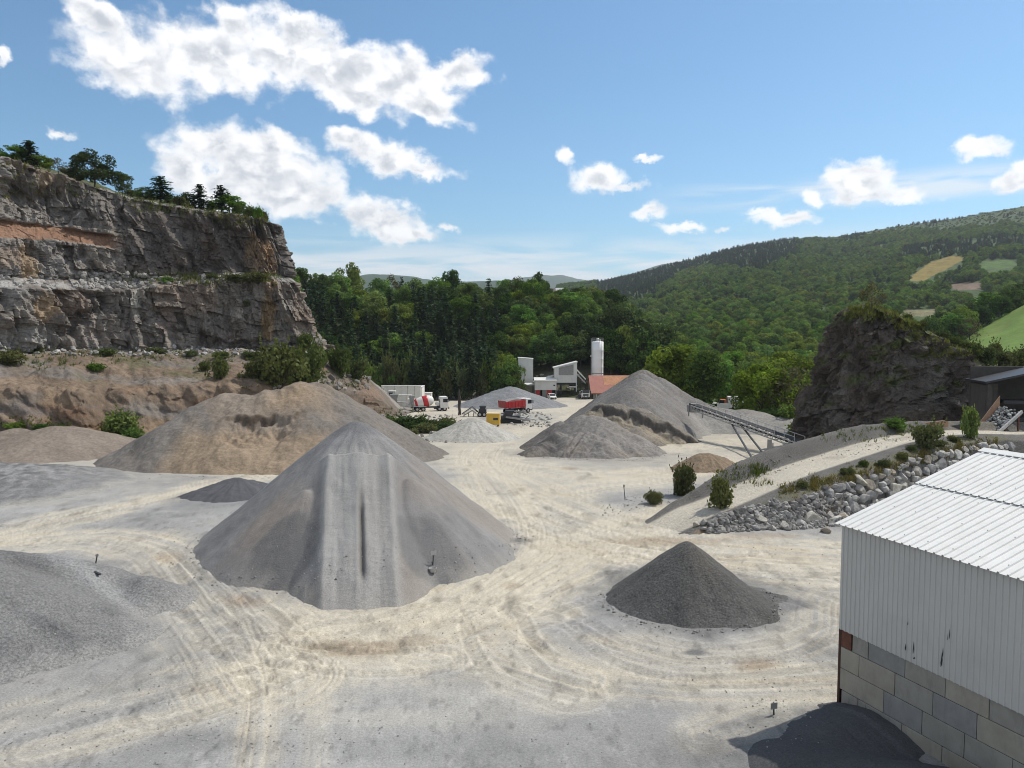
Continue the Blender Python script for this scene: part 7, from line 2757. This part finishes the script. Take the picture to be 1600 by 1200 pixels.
def mixer_lorry():
    Y = 164.0
    q = P(672, 640, Y)
    r = thing("mixer_lorry", "white concrete mixer lorry with a red-striped drum, parked before the panel wall", "concrete mixer", (q[0], Y, float(g0(Y))), R(14))
    chassis(r, -4.0, 3.6)
    for x in (-2.9, -1.6, 1.9, 3.0):
        for sy in (-1, 1):
            wheel(r, x, sy * 1.05, 0.5)
    lorry_cab(r, 2.95, M['white'], 2.45, 3.1, 1.8, 0.7)
    prof = [(0.35, -3.05), (0.62, -3.0), (0.95, -2.2), (1.22, -1.0), (1.24, 0.2), (1.05, 1.0), (0.6, 1.55), (0.3, 1.65)]
    T = Matrix.Translation((-0.85, 0, 2.15)) @ Matrix.Rotation(R(78), 4, 'Y')
    b = MB()
    b.lathe(prof, 28, 0, T)
    d = b.build("drum", M['white'], r, True)
    for z0, z1, ra, rb in ((-0.75, 0.35, 1.25, 1.265), (-2.5, -2.0, 0.86, 1.03)):
        b = MB()
        seg = [(np.interp(z, [p[1] for p in prof], [p[0] for p in prof]) + 0.02, z) for z in np.linspace(z0, z1, 5)]
        b.lathe(seg, 28, 0, T)
        b.build("stripe", M['red'], d, True)
    b = MB()
    b.prism([(-4.3, 2.2), (-3.6, 2.2), (-3.3, 3.35), (-4.5, 3.35)], 'y', -0.6, 0.6)
    b.build("hopper", M['greymetal'], r)
    b = MB()
    b.box((-3.7, 0, 1.6), (0.25, 1.5, 1.6))
    b.bar((-3.9, 0.5, 1.0), (-4.2, 0.5, 3.3), 0.08)
    b.bar((-3.9, -0.5, 1.0), (-4.2, -0.5, 3.3), 0.08)
    b.build("rear_stand", M['greymetal'], r)
    b = MB()
    b.bar((-4.1, 0, 2.1), (-4.9, -0.6, 1.1), 0.5, 0.14)
    b.build("chute", M['palemetal'], r)
    b = MB()
    b.tube((1.55, -0.7, 1.5), (1.55, 0.7, 1.5), 0.38, 0.38, 14)
    b.build("water_tank", M['white'], r)
    for sy in (-1, 1):
        b = MB()
        b.box((-2.25, sy * 1.05, 1.12), (2.6, 0.5, 0.06))
        b.build("mudguard", M['white'], r)


def tipper_lorry():
    Y = 158.0
    q = P(808, 640, Y)
    r = thing("tipper_lorry", "red tipper lorry with a white cab, standing before the smooth blue-grey pile", "tipper lorry", (q[0], Y, float(g0(Y)) + 0.0), R(38))
    chassis(r, -3.2, 2.6)
    for x in (-2.3, -1.1, 2.0):
        for sy in (-1, 1):
            wheel(r, x, sy * 1.05, 0.5)
    lorry_cab(r, 2.2, M['white'], 2.4, 3.0, 1.6, 0.7)
    b = MB()
    b.prism([(-3.6, 1.25), (1.1, 1.25), (1.25, 2.75), (-3.9, 2.55)], 'y', -1.25, 1.25)
    body = b.build("tipper_body", M['red'], r)
    b = MB()
    for x in (-3.2, -2.3, -1.4, -0.5, 0.4):
        for sy in (-1, 1):
            b.box((x, sy * 1.29, 1.95), (0.12, 0.1, 1.3))
    b.build("body_rib", M['darkred'], body)
    b = MB()
    b.prism([(-3.95, 1.3), (-3.62, 1.3), (-3.92, 2.75), (-4.1, 2.75)], 'y', -1.2, 1.2)
    tg = b.build("tailgate", M['darkred'], r)
    b = MB()
    b.box((-3.98, 0.55, 2.15), (0.03, 0.35, 0.25), 0, 0, -0.2)
    b.box((-3.96, -0.8, 1.75), (0.03, 0.45, 0.12), 0, 0, -0.2)
    b.build("marking", M['palemetal'], tg)
    b = MB()
    b.box((0.9, 0, 3.0), (0.9, 2.3, 0.10))
    b.build("canopy", M['white'], r)
    # the loaded sand showing over the rim
    b = MB()
    b.prism([(-3.6, 2.5), (1.0, 2.6), (0.2, 2.95), (-1.2, 3.05), (-2.8, 2.8)], 'y', -1.0, 1.0)
    b.build("load", M['concrete'], r, bevel=0.1)


def box_lorry():
    Y = 160.0
    gz = float(g0(Y))
    q = P(1146, 640, Y)
    r = thing("box_lorry", "lorry with a white box body and an orange cab under the valley trees", "lorry", (q[0], Y, gz), R(172))
    chassis(r, -3.0, 2.8)
    for x in (-2.0, 2.0):
        for sy in (-1, 1):
            wheel(r, x, sy * 1.0, 0.48)
    lorry_cab(r, 2.3, M['orange'], 2.3, 2.7, 1.5, 0.65)
    b = MB()
    b.box((-0.85, 0, 2.15), (4.3, 2.4, 2.4))
    bd = b.build("box_body", M['white'], r, bevel=0.04)
    b = MB()
    for x in (-2.9, -1.9, -0.9, 0.1, 1.1):
        for sy in (-1, 1):
            b.box((x, sy * 1.215, 2.15), (0.06, 0.03, 2.3))
    b.build("panel_rib", M['palemetal'], bd)
    b = MB()
    b.box((-3.02, 0, 2.15), (0.03, 2.1, 2.2))
    b.build("rear_door", M['palemetal'], bd)
    q = P(1157, 648, 150)
    r2 = thing("generator", "dark small generator on the ground in front of the white box lorry", "machine", (q[0], 150, float(g0(150))))
    b = MB()
    b.box((0, 0, 0.6), (1.4, 0.9, 0.9))
    b.build("housing", M['darkmetal'], r2, bevel=0.05)
    b = MB()
    b.tube((0.4, 0, 1.0), (0.4, 0, 1.4), 0.06, 0.06, 8)
    b.build("exhaust", M['palemetal'], r2)
    b = MB()
    for x in (-0.5, 0.5):
        b.box((x, 0, 0.08), (0.15, 0.9, 0.2))
    b.build("skid", M['palemetal'], r2)


def car(px, Y, rz, label, name="parked_car", van=False, W=1.75, L=4.1, H=1.5, cat="car"):
    q = P(px, 622, Y)
    r = thing(name, label, cat, (q[0], Y, float(g0(Y))), rz)
    b = MB()
    if van:
        prof = [(-L / 2, 0.35), (L / 2, 0.35), (L / 2, 0.95), (L / 2 - 0.65, 1.15), (L / 2 - 1.25, H), (-L / 2 + 0.08, H), (-L / 2, H - 0.15)]
    else:
        prof = [(-L / 2, 0.3), (L / 2, 0.3), (L / 2, 0.7), (L / 2 - 0.2, 0.82), (L / 2 - 1.1, 0.95), (L / 2 - 1.75, H), (-L / 2 + 0.7, H), (-L / 2 + 0.1, 0.95), (-L / 2, 0.85)]
    b.prism(prof, 'y', -W / 2, W / 2)
    bd = b.build("body", M['white'], r, bevel=0.07)
    xa, za = prof[3] if van else prof[4]
    xb, zb_ = prof[4] if van else prof[5]
    b = MB()
    th = math.atan2(zb_ - za, xa - xb)
    b.box(((xa + xb) / 2 + 0.02, 0, (za + zb_) / 2 + 0.02), (math.hypot(xa - xb, zb_ - za) * 0.86, W * 0.86, 0.03), 0, 0, th)
    b.build("windscreen", M['glass'], bd)
    for sy in (-1, 1):
        b = MB()
        b.prism([(xa - 0.55, za + 0.08), (xb - 0.1, zb_ - 0.1), (xb - (0.9 if van else 1.3), zb_ - 0.1), (xb - (0.9 if van else 1.5), za + 0.08)], 'y', sy * W / 2 - 0.015, sy * W / 2 + 0.015)
        b.build("window", M['glass'], bd)
        b = MB()
        b.box((L / 2 + 0.0, sy * (W / 2 - 0.3), 0.68 if not van else 0.8), (0.05, 0.35, 0.16))
        b.build("headlight", M['palemetal'], bd)
    b = MB()
    b.box((L / 2 + 0.03, 0, 0.42), (0.1, W * 0.95, 0.22))
    b.build("bumper", M['darkmetal'], bd)
    for x in (-L / 2 + 0.75, L / 2 - 0.75):
        for sy in (-1, 1):
            wheel(r, x, sy * (W / 2 - 0.1), 0.31, 0.2)
    return r


mixer_lorry()
tipper_lorry()
box_lorry()
car(862.5, 211, R(-80), "white car parked in front of the right red door of the low grey shed")
car(1120, 160, R(178), "white pick-up van with dark windows, left of the orange-cabbed lorry", "parked_van", True, 1.9, 4.6, 2.0, "van")


def site_lorry():
    Y = 211.0
    q = P(914.5, 622, Y)
    r = thing("parked_lorry", "white lorry facing the camera under the stilted grey house", "lorry", (q[0], Y, float(g0(Y))), R(-86))
    chassis(r, -4.0, 0.9)
    lorry_cab(r, 0.0, M['white'], 2.2, 2.5, 1.7, 0.5)
    for x in (-3.0, 0.2):
        for sy in (-1, 1):
            wheel(r, x, sy * 0.95, 0.42, 0.28)
    b = MB()
    b.prism([(-4.3, 1.0), (-1.0, 1.0), (-1.0, 1.9), (-4.3, 1.9)], 'y', -1.05, 1.05)
    b.build("tipper_body", M['greymetal'], r)


site_lorry()


def person():
    Y = 210.0
    q = P(904.8, 622, Y)
    r = bpy.data.objects.new("person", bpy.data.meshes.new("person"))
    J = [(0, 0, 0.95), (0, 0.0, 1.2), (0, 0, 1.42), (0, 0, 1.52), (0, -0.01, 1.66), (0.2, 0, 1.4), (0.27, 0.02, 1.12), (0.27, -0.06, 0.86), (0.27, -0.09, 0.76), (-0.2, 0, 1.4), (-0.27, 0.02, 1.12), (-0.27, -0.06, 0.86), (-0.27, -0.09, 0.76),
         (0.1, 0, 0.88), (0.12, -0.04, 0.5), (0.12, 0.02, 0.08), (0.13, -0.15, 0.04), (-0.1, 0, 0.88), (-0.12, 0.03, 0.5), (-0.12, 0.08, 0.08), (-0.13, -0.09, 0.04), (0, -0.015, 1.74)]
    E = [(0, 1), (1, 2), (2, 3), (3, 4), (4, 21), (2, 5), (5, 6), (6, 7), (7, 8), (2, 9), (9, 10), (10, 11), (11, 12), (0, 13), (13, 14), (14, 15), (15, 16), (0, 17), (17, 18), (18, 19), (19, 20)]
    rad = [0.14, 0.14, 0.15, 0.06, 0.1, 0.065, 0.048, 0.035, 0.035, 0.065, 0.048, 0.035, 0.035, 0.095, 0.065, 0.045, 0.04, 0.095, 0.065, 0.045, 0.04, 0.085]
    me = r.data
    me.from_pydata(J, E, [])
    COL.objects.link(r)
    sk = r.modifiers.new('skin', 'SKIN')
    for i, v in enumerate(me.skin_vertices[0].data):
        v.radius = (rad[i], rad[i])
        v.use_root = i == 0
    r.modifiers.new('sub', 'SUBSURF').levels = 1
    r.modifiers['sub'].render_levels = 1
    me.materials.append(M['skin'])
    r.location = (q[0], Y, float(g0(Y)))
    r.rotation_euler = (0, 0, 0.4)
    tag(r, "person in dark clothes standing between the white lorry and the barn", "person")
    b = MB()
    b.lathe([(0.19, 0.82), (0.185, 1.0), (0.19, 1.2), (0.205, 1.38), (0.13, 1.47), (0.075, 1.5)], 12)
    for sx in (-1, 1):
        b.tube((sx * 0.19, 0, 1.42), (sx * 0.275, 0.02, 1.12), 0.085, 0.07, 8)
        b.tube((sx * 0.275, 0.02, 1.14), (sx * 0.275, -0.06, 0.87), 0.068, 0.055, 8)
    b.build("jacket", M['hivis'], r, True)
    b = MB()
    for sx, k in ((1, -0.04), (-1, 0.03)):
        b.tube((sx * 0.1, 0, 0.92), (sx * 0.12, k, 0.5), 0.115, 0.085, 8)
        b.tube((sx * 0.12, k, 0.52), (sx * 0.12, k + 0.05, 0.08), 0.085, 0.065, 8)
    b.build("trousers", M['trouser'], r, True)
    b = MB()
    b.lathe([(0.10, 1.68), (0.112, 1.74), (0.10, 1.81), (0.05, 1.86), (0.01, 1.87)], 12)
    b.build("hair", M['hair'], r, True)


person()


# ------------------------------------------------------------------ machines in the middle of the yard
def machines():
    Y = 148.0
    gz = float(g0(Y))
    q = P(745, 650, Y)
    r = thing("screening_machine", "dark lattice-framed screening machine with a peaked conveyor, left of the yellow box", "machine", (q[0], Y, gz))
    z = lambda py: P(740, py, Y)[2] - gz
    X = lambda px: P(px, 650, Y)[0] - q[0]
    b = MB()
    for yy in (-0.7, 0.7):
        a, p, c = Vector((X(722), yy, 0.5)), Vector((X(738), yy, z(636))), Vector((X(746), yy, 0.9))
        b.bar(a, p, 0.14)
        b.bar(p, c, 0.14)
        a2, p2, c2 = a + Vector((0.3, 0, -0.3)), p + Vector((0, 0, -0.7)), c + Vector((-0.2, 0, -0.4))
        b.bar(a2, p2, 0.10)
        b.bar(p2, c2, 0.10)
        for t in (0.2, 0.4, 0.6, 0.8):
            b.bar(a.lerp(p, t), a2.lerp(p2, t + 0.1), 0.07)
            b.bar(p.lerp(c, t), p2.lerp(c2, t - 0.1), 0.07)
        for px in (725, 732, 740):
            b.bar((X(px), yy, -0.1), (X(px), yy, z(645)), 0.10)
    b.build("lattice_frame", M['greymetal'], r)
    b = MB()
    b.bar((X(722), 0, 0.6), (X(738), 0, z(636) + 0.08), 1.1, 0.10)
    b.bar((X(738), 0, z(636) + 0.08), (X(747), 0, 0.95), 1.1, 0.10)
    b.build("belt", M['rubber'], r)
    b = MB()
    b.box(((X(748) + X(760)) / 2, 0, 1.0), (X(760) - X(748), 1.6, 1.0))
    b.prism([(X(751), 1.5), (X(758), 1.5), (X(760), 2.1), (X(749), 2.1)], 'y', -0.8, 0.8)
    b.build("hopper", M['darkmetal'], r)
    for px in (750, 757):
        for sy in (-0.95, 0.95):
            wheel(r, X(px), sy, 0.5, 0.3)
    q = P(771, 652, 127.0)
    gz = float(g0(127.0))
    H = P(770, 646, 127.0)[2] - gz
    r = thing("power_unit", "yellow box-shaped power unit between the lattice machine and the dark crusher", "machine", (q[0], 127.0, gz), -0.1)
    b = MB()
    b.box((0, 0, H / 2 + 0.15), (2.2, 1.4, H - 0.3))
    bd = b.build("housing", M['yellow'], r, bevel=0.05)
    b = MB()
    b.box((0, 0, H + 0.04), (2.3, 1.5, 0.1))
    b.build("lid", mat_plain("pale_yellow", (0.7, 0.55, 0.3), 0.6), bd)
    b = MB()
    b.box((0.45, -0.71, H * 0.6), (0.8, 0.04, 0.4))
    b.build("grille", M['darkmetal'], bd)
    b = MB()
    for x in (-0.8, 0.8):
        b.box((x, 0, 0.1), (0.2, 1.3, 0.3))
    b.build("skid", M['darkmetal'], r)
    q = P(781, 660, 140)
    r = thing("marker_post", "short white post beside the yellow power unit", "post", (q[0], 140, float(g0(140))))
    b = MB()
    b.tube((0, 0, -0.2), (0.1, 0, P(781, 646, 140)[2] - float(g0(140))), 0.09, 0.08, 8)
    b.build("shaft", M['white'], r)
    Y = 133.0
    q = P(806, 658, Y)
    gz = float(g0(Y))
    X = lambda px: P(px, 655, Y)[0] - q[0]
    z = lambda py: P(800, py, Y)[2] - gz
    r = thing("crusher", "dark tracked crusher with steel beams, in front of the red tipper lorry", "machine", (q[0], Y, gz), 0.05)
    b = MB()
    b.prism([(X(783), 0.0), (X(812), 0.0), (X(815), 0.35), (X(811), 0.75), (X(785), 0.75), (X(781), 0.35)], 'y', -1.2, -0.75)
    b.build("track", M['rubber'], r)
    b = MB()
    b.prism([(X(783), 0.0), (X(812), 0.0), (X(815), 0.35), (X(811), 0.75), (X(785), 0.75), (X(781), 0.35)], 'y', 0.75, 1.2)
    b.build("track", M['rubber'], r)
    b = MB()
    b.box((X(797), 0, 1.05), (X(812) - X(783), 1.5, 0.5))
    b.prism([(X(786), 1.3), (X(800), 1.3), (X(803), z(641)), (X(790), z(641))], 'y', -0.8, 0.8)
    b.build("body", M['darkmetal'], r)
    b = MB()
    b.bar((X(790), -0.9, 1.2), (X(828), -1.3, 0.6), 0.4, 0.3)
    b.bar((X(805), -0.5, 1.2), (X(818), -0.6, z(640)), 0.22)
    b.bar((X(812), -0.6, 0.5), (X(812), -0.6, z(641)), 0.22)
    b.bar((X(803), -0.6, z(642)), (X(822), -0.6, z(643)), 0.22)
    b.bar((X(816), -0.5, 0.4), (X(826), -0.9, 1.4), 0.18)
    b.build("beam", M['greymetal'], r)
    b = MB()
    b.bar((X(808), 0.2, 1.2), (X(838), 0.5, 0.5), 0.9, 0.16)
    b.build("belt", M['palemetal'], r)
    # weathered upright
    Y = 152.0
    q = P(718, 660, Y)
    gz = float(g0(Y))
    H = P(718, 609, Y)[2] - gz
    r = thing("post", "weathered dark upright timber post standing alone in the yard's middle", "post", (q[0], Y, gz))
    b = MB()
    for k in range(6):
        t0, t1 = k / 6, (k + 1) / 6
        b.tube((0.08 * math.sin(k * 2.1), 0.05 * math.cos(k * 3.0), t0 * H - 0.2), (0.08 * math.sin((k + 1) * 2.1), 0.05 * math.cos((k + 1) * 3.0), t1 * H), 0.36 - 0.05 * t0 * 2 + 0.05 * math.sin(k * 5), 0.36 - 0.2 * t1 + 0.05 * math.sin(k * 5 + 5), 9)
    b.build("shaft", M['wood'], r)


machines()


def long_conveyor():
    a = P(1084, 633, 111)
    c = P(1266, 697, 84)
    base = np.array(((a[0] + c[0]) / 2, (a[1] + c[1]) / 2, float(g0(97.0))))
    r = thing("conveyor", "long lattice-framed belt conveyor sloping up to the tallest gravel heap", "conveyor", base)
    A, C = Vector(a - base), Vector(c - base)
    d = (C - A).normalized()
    side = Vector((d.y, -d.x, 0)).normalized()
    W = 0.62
    b = MB()
    for s in (-1, 1):
        o = side * s * W
        b.bar(A + o, C + o, 0.08, 0.12)
        b.bar(A + o + Vector((0, 0, -0.6)), C + o + Vector((0, 0, -0.55)), 0.08, 0.12)
        n = 26
        for k in range(n + 1):
            t = k / n
            p = A.lerp(C, t) + o
            b.bar(p, p + Vector((0, 0, -0.6 + 0.05 * t)), 0.06)
            if k < n:
                p2 = A.lerp(C, (k + 1) / n) + o
                b.bar(p, p2 + Vector((0, 0, -0.6)), 0.05)
    for k in range(0, 27, 2):
        p = A.lerp(C, k / 26)
        b.bar(p - side * W, p + side * W, 0.07)
        b.bar(p - side * W + Vector((0, 0, -0.57)), p + side * W + Vector((0, 0, -0.57)), 0.07)
    b.build("lattice_frame", M['palemetal'], r)
    b = MB()
    b.bar(A + Vector((0, 0, 0.16)), C + Vector((0, 0, 0.16)), 0.95, 0.05)
    b.bar(A + Vector((0, 0, -0.3)), C + Vector((0, 0, -0.3)), 0.9, 0.03)
    b.build("belt", M['rubber'], r)
    b = MB()
    for s in (-1, 1):
        o = side * s * (W + 0.06)
        for k in range(1, 14):
            p = A.lerp(C, k / 14) + o
            b.bar(p, p + Vector((0, 0, 0.65)), 0.06)
        b.bar(A.lerp(C, 1 / 14) + o + Vector((0, 0, 0.65)), C.lerp(A, 1 / 14) + o + Vector((0, 0, 0.65)), 0.06)
    b.build("guard_rail", M['palemetal'], r)
    b = MB()
    b.tube(A - side * 0.6, A + side * 0.6, 0.34, 0.34, 14)
    b.build("head_drum", M['darkmetal'], r)
    b = MB()
    hd = A - d * 1.2
    b.box(tuple(A + Vector((0, 0, -0.5))), (1.6, 1.4, 1.0), 0, math.atan2(d.y, d.x))
    b.bar(A + side * 0.8, A + side * 0.8 + Vector((0, 0, -1.6)), 0.18)
    b.bar(A - side * 0.8 + d * 1.2, A - side * 0.8 + d * 1.2 + Vector((0, 0, -1.7)), 0.18)
    b.build("drive_unit", M['greymetal'], r)
    # prop legs
    for s in (-1, 1):
        b = MB()
        t = A.lerp(C, 0.43) + side * s * 0.6 + Vector((0, 0, -0.57))
        f = P(1187, 716, 84) - base
        b.bar(t, Vector(f) + side * s * 0.9, 0.17)
        b.build("leg", M['darkmetal'], r)
    b = MB()
    f = P(1202, 714, 83) - base
    tp = P(1202, 688, 83) - base
    b.box(((f[0]), f[1], (tp[2] + 0) / 2), (0.42, 0.42, tp[2] + 0.2), 0, 0.3, 0, 0, 0.8)
    b.build("concrete_pillar", M['concrete'], r)
    b = MB()
    for s in (-1, 1):
        e = A.lerp(C, 0.78) + side * s * 0.75
        e2 = A.lerp(C, 0.96) + side * s * 0.75
        b.bar(e + Vector((0, 0, -0.9)), e + Vector((0, 0, -2.6)), 0.12)
        b.bar(e2 + Vector((0, 0, -0.9)), e2 + Vector((0, 0, -1.9)), 0.12)
        b.bar(e + Vector((0, 0, -2.0)), e2 + Vector((0, 0, -1.6)), 0.14)
        b.bar(e + Vector((0, 0, -2.6)), e2 + Vector((0, 0, -0.9)), 0.10)
        m_ = e.lerp(e2, 0.5)
        b.bar(m_ + Vector((0, 0, -0.9)), m_ + Vector((0, 0, -1.9)), 0.10)
    b.build("tail_frame", M['palemetal'], r)


long_conveyor()


def hopper_house():
    Y = 80.0
    q = P(1600, 680, Y)
    gz = drop(P(1560, 690, 76)[0], 76)[2] - 0.3
    x0 = P(1540, 640, Y)[0]
    r = thing("crusher_house", "dark open-fronted concrete crusher house with a sloping roof at the right edge", "building", (x0, Y, gz), R(-12))
    z = lambda py: P(1560, py, Y)[2] - gz
    b = MB()
    b.box((0.25, 0, z(600) / 2), (0.4, 0.5, z(600)))
    b.box((0.85, 0.6, z(600) / 2), (0.8, 0.2, z(600)))
    b.build("pillar", M['darkconcrete'], r)
    b = MB()
    b.box((5.5, 4.6, (z(575)) / 2), (11.0, 0.4, z(575)))
    b.box((0.2, 2.4, z(602) / 2), (0.35, 4.4, z(602)))
    b.box((11.0, 2.4, z(560) / 2), (0.35, 4.4, z(560)))
    b.build("wall", M['darkconcrete'], r)
    b = MB()
    b.prism([(-0.3, z(599)), (11.5, z(556)), (11.5, z(553)), (-0.3, z(596))], 'y', -0.6, 5.2)
    b.build("roof", M['darkmetal'], r)
    b = MB()
    b.box((5.0, 1.2, z(628)), (6.5, 2.0, 0.35))
    b.box((5.5, 0.6, z(652) / 2), (5.0, 0.3, z(652)))
    b.build("platform", M['darkmetal'], r)
    # chute with stones
    Yc = 74.0
    lo, hi = P(1544, 690, Yc), P(1597, 643, Yc + 1.5)
    lo2, hi2 = P(1521, 681, Yc + 2.0), P(1562, 636, Yc + 3.4)
    base = np.array((lo[0], lo[1], drop(lo[0], lo[1])[2]))
    r = thing("feed_chute", "steel chute full of broken stones rising to the crusher house", "chute", base)
    V_ = lambda p: Vector(np.asarray(p) - base)
    b = MB()
    b.bar(V_(lo), V_(hi), 0.18, 0.28)
    b.build("side_rail", M['palemetal'], r)
    b = MB()
    b.add([V_(lo2), V_(hi2), V_(hi2) + Vector((0, 0, 1.15)), V_(lo2) + Vector((-0.2, 0, 0.25)), V_(lo2) + Vector((0, 0.1, 0)), V_(hi2) + Vector((0, 0.1, 0)), V_(hi2) + Vector((0, 0.1, 1.15)), V_(lo2) + Vector((-0.2, 0.1, 0.25))],
          [(0, 1, 2, 3), (7, 6, 5, 4), (0, 4, 5, 1), (1, 5, 6, 2), (2, 6, 7, 3), (3, 7, 4, 0)])
    b.build("side_plate", M['rustplate'], r)
    b = MB()
    n = Vector((0, 0, -0.25))
    b.add([V_(lo) + n, V_(hi) + n, V_(hi2) + n, V_(lo2) + n, V_(lo) + n * 1.5, V_(hi) + n * 1.5, V_(hi2) + n * 1.5, V_(lo2) + n * 1.5], [(0, 1, 2, 3), (7, 6, 5, 4), (0, 4, 5, 1), (1, 5, 6, 2), (2, 6, 7, 3), (3, 7, 4, 0)])
    b.build("pan", M['darkmetal'], r)
    b = MB()
    b.bar(V_(P(1518, 683, Yc + 1.2)), V_(P(1541, 675, Yc + 1.4)), 0.2, 0.16)
    b.build("lip", M['palemetal'], r)
    for t in (0.12, 0.5, 0.9):
        p = V_(lo).lerp(V_(hi), t)
        b = MB()
        b.bar(p, Vector((p.x, p.y, min(p.z - 0.5, -0.2))), 0.14)
        b.build("leg", M['rust'], r)
    rng = np.random.default_rng(12)
    pts = []
    for _ in range(170):
        u, v = rng.random(), rng.random()
        p = (np.asarray(lo) * (1 - u) + np.asarray(hi) * u) * (1 - v) + (np.asarray(lo2) * (1 - u) + np.asarray(hi2) * u) * v
        pts.append(p + (0, 0, -0.18 + 0.25 * rng.random()))
    rubble("grey broken stones lying in the steel chute", pts, 0.10, 0.30, (0.34, 0.335, 0.325), 871, 1.0)
    for (pxa, pxb, pt, pb, Y2, lab, m_) in ((1432, 1481, 668, 678, 72.5, "rust-brown steel plate standing on the end of the ramp road", 'rustplate'), (1484, 1512, 665, 676, 73.5, "dark steel trough between the rusty plate and the feathery shrub", 'darkmetal')):
        a = P(pxa, pb, Y2)
        c = P(pxb, pt, Y2)
        z0 = drop((a[0] + c[0]) / 2, Y2)[2] - 0.05
        r = thing("steel_plate" if m_ == 'rustplate' else "steel_trough", lab, "steel plate" if m_ == 'rustplate' else "trough", ((a[0] + c[0]) / 2, Y2, z0))
        w, h = c[0] - a[0], max(c[2] - z0, 0.6)
        b = MB()
        b.prism([(-w / 2, 0), (w / 2, 0), (w / 2, h * 0.85), (w / 2 - 0.3, h), (-w / 2 + 0.6, h * 0.65), (-w / 2, h * 0.55)], 'y', -0.05, 0.05)
        b.build("plate", M[m_], r)
        b = MB()
        for x in (-w / 2 + 0.4, 0, w / 2 - 0.3):
            b.box((x, 0.3, h * 0.3), (0.08, 0.5, h * 0.55))
        b.build("stiffener", M['rust'], r)


hopper_house()


def hill_house(px0, px1, pr, pe, Y, label, roofm, wallm, split=None):
    x0, x1 = P(px0, pe, Y)[0], P(px1, pe, Y)[0]
    zr, ze = P(px0, pr, Y)[2], P(px0, pe, Y)[2]
    cx = (x0 + x1) / 2
    zg = min(drop(cx, Y)[2], ze - 2.2)
    r = thing("house", label, "house", (cx, Y, zg))
    W = x1 - x0
    he, hr = ze - zg, zr - zg
    b = MB()
    b.prism([(-0.4, he), (3.5, hr), (7.4, he), (7.4, he + 0.2), (3.5, hr + 0.2), (-0.4, he + 0.2)], 'x', -W / 2 - 0.3, W / 2 + 0.3)
    rf = b.build("roof", roofm, r)
    if split:
        b = MB()
        b.prism([(-0.3, he + 0.24), (3.3, hr + 0.18), (3.3, hr + 0.24), (-0.3, he + 0.3)], 'x', -W / 2 + W * split[0], -W / 2 + W * split[1])
        b.build("pale_sheets", M['palemetal'], rf)
    b = MB()
    b.prism([(0, -1), (7, -1), (7, he), (3.5, hr - 0.1), (0, he)], 'x', -W / 2, W / 2)
    b.build("wall", wallm, r)
    for k in range(3):
        b = MB()
        b.box((-W / 3 + k * W / 3, -0.02, he * 0.55), (1.0, 0.06, 1.1))
        b.build("window", M['glass'], r)
    return r


hill_house(851, 886, 450, 457, 305, "grey-roofed house half hidden in the trees on the hilltop, right of the skyline trees", mat_plain("slate_roof", (0.11, 0.105, 0.10), 0.8, 0, 0.2, 0.6), mat_plain("brown_wall", (0.10, 0.075, 0.06), 0.9), (0.5, 0.95))
hill_house(634, 657, 450, 453, 330, "whitish-roofed farm building on the hilltop behind the skyline trees", M['white'], M['whitewall'])
hill_house(658, 676, 454, 457, 322, "smaller pale-roofed outbuilding beside the whitish farm building on the hilltop", M['white'], M['whitewall'])


def toe_stones():
    rng = np.random.default_rng(78)
    pts = []
    for cx, cy, r, n in ((P(561, 842, 48.0)[0], 48.0, 9.9, 320), (P(1072, 945, 36.6)[0], 36.6, 4.05, 260), (P(925, 700, 92)[0], 91, 7.5, 260), (-27, 84, 13.0, 200)):
        for _ in range(n):
            a = rng.uniform(math.pi * 0.95, math.pi * 2.05)
            q = r * (1 + 0.07 * abs(rng.normal()) - 0.02)
            pts.append(drop(cx + math.cos(a) * q, cy + math.sin(a) * q * 1.02))
    rubble("coarser stones rolled to the foot of the stockpiles", pts, 0.015, 0.09, (0.25, 0.24, 0.225), 885, 2.2)


toe_stones()


def loose_stones():
    rng = np.random.default_rng(77)
    pts = []
    while len(pts) < 2600:
        px, py = rng.uniform(-20, 1320), 700 + 500 * rng.random() ** 0.7
        q = G(px, py)
        if fbm(np.array([q[0] / 5]), np.array([q[1] / 4]), 3, 171)[0] + rng.random() * 0.5 < 0.2:
            continue
        pts.append(drop(q[0], q[1]))
    rubble("loose pebbles strewn over the quarry yard", pts, 0.012, 0.05, (0.33, 0.32, 0.30), 881, 2.2)


loose_stones()


# ------------------------------------------------------------------ thin summer haze over the valley
def haze():
    b = MB()
    b.box((0, 3500, 310), (17000, 17000, 820))
    m_ = bpy.data.materials.new("haze")
    m_.use_nodes = True
    nt = m_.node_tree
    nt.nodes.remove(nt.nodes['Principled BSDF'])
    pv = nt.nodes.new('ShaderNodeVolumePrincipled')
    pv.inputs['Color'].default_value = (0.86, 0.92, 1.0, 1)
    pv.inputs['Density'].default_value = 0.000075
    pv.inputs['Anisotropy'].default_value = 0.3
    nt.links.new(pv.outputs[0], nt.nodes['Material Output'].inputs['Volume'])
    tag(b.build("haze", m_), "thin pale haze in the air of the valley", None, None, 'stuff')


haze()
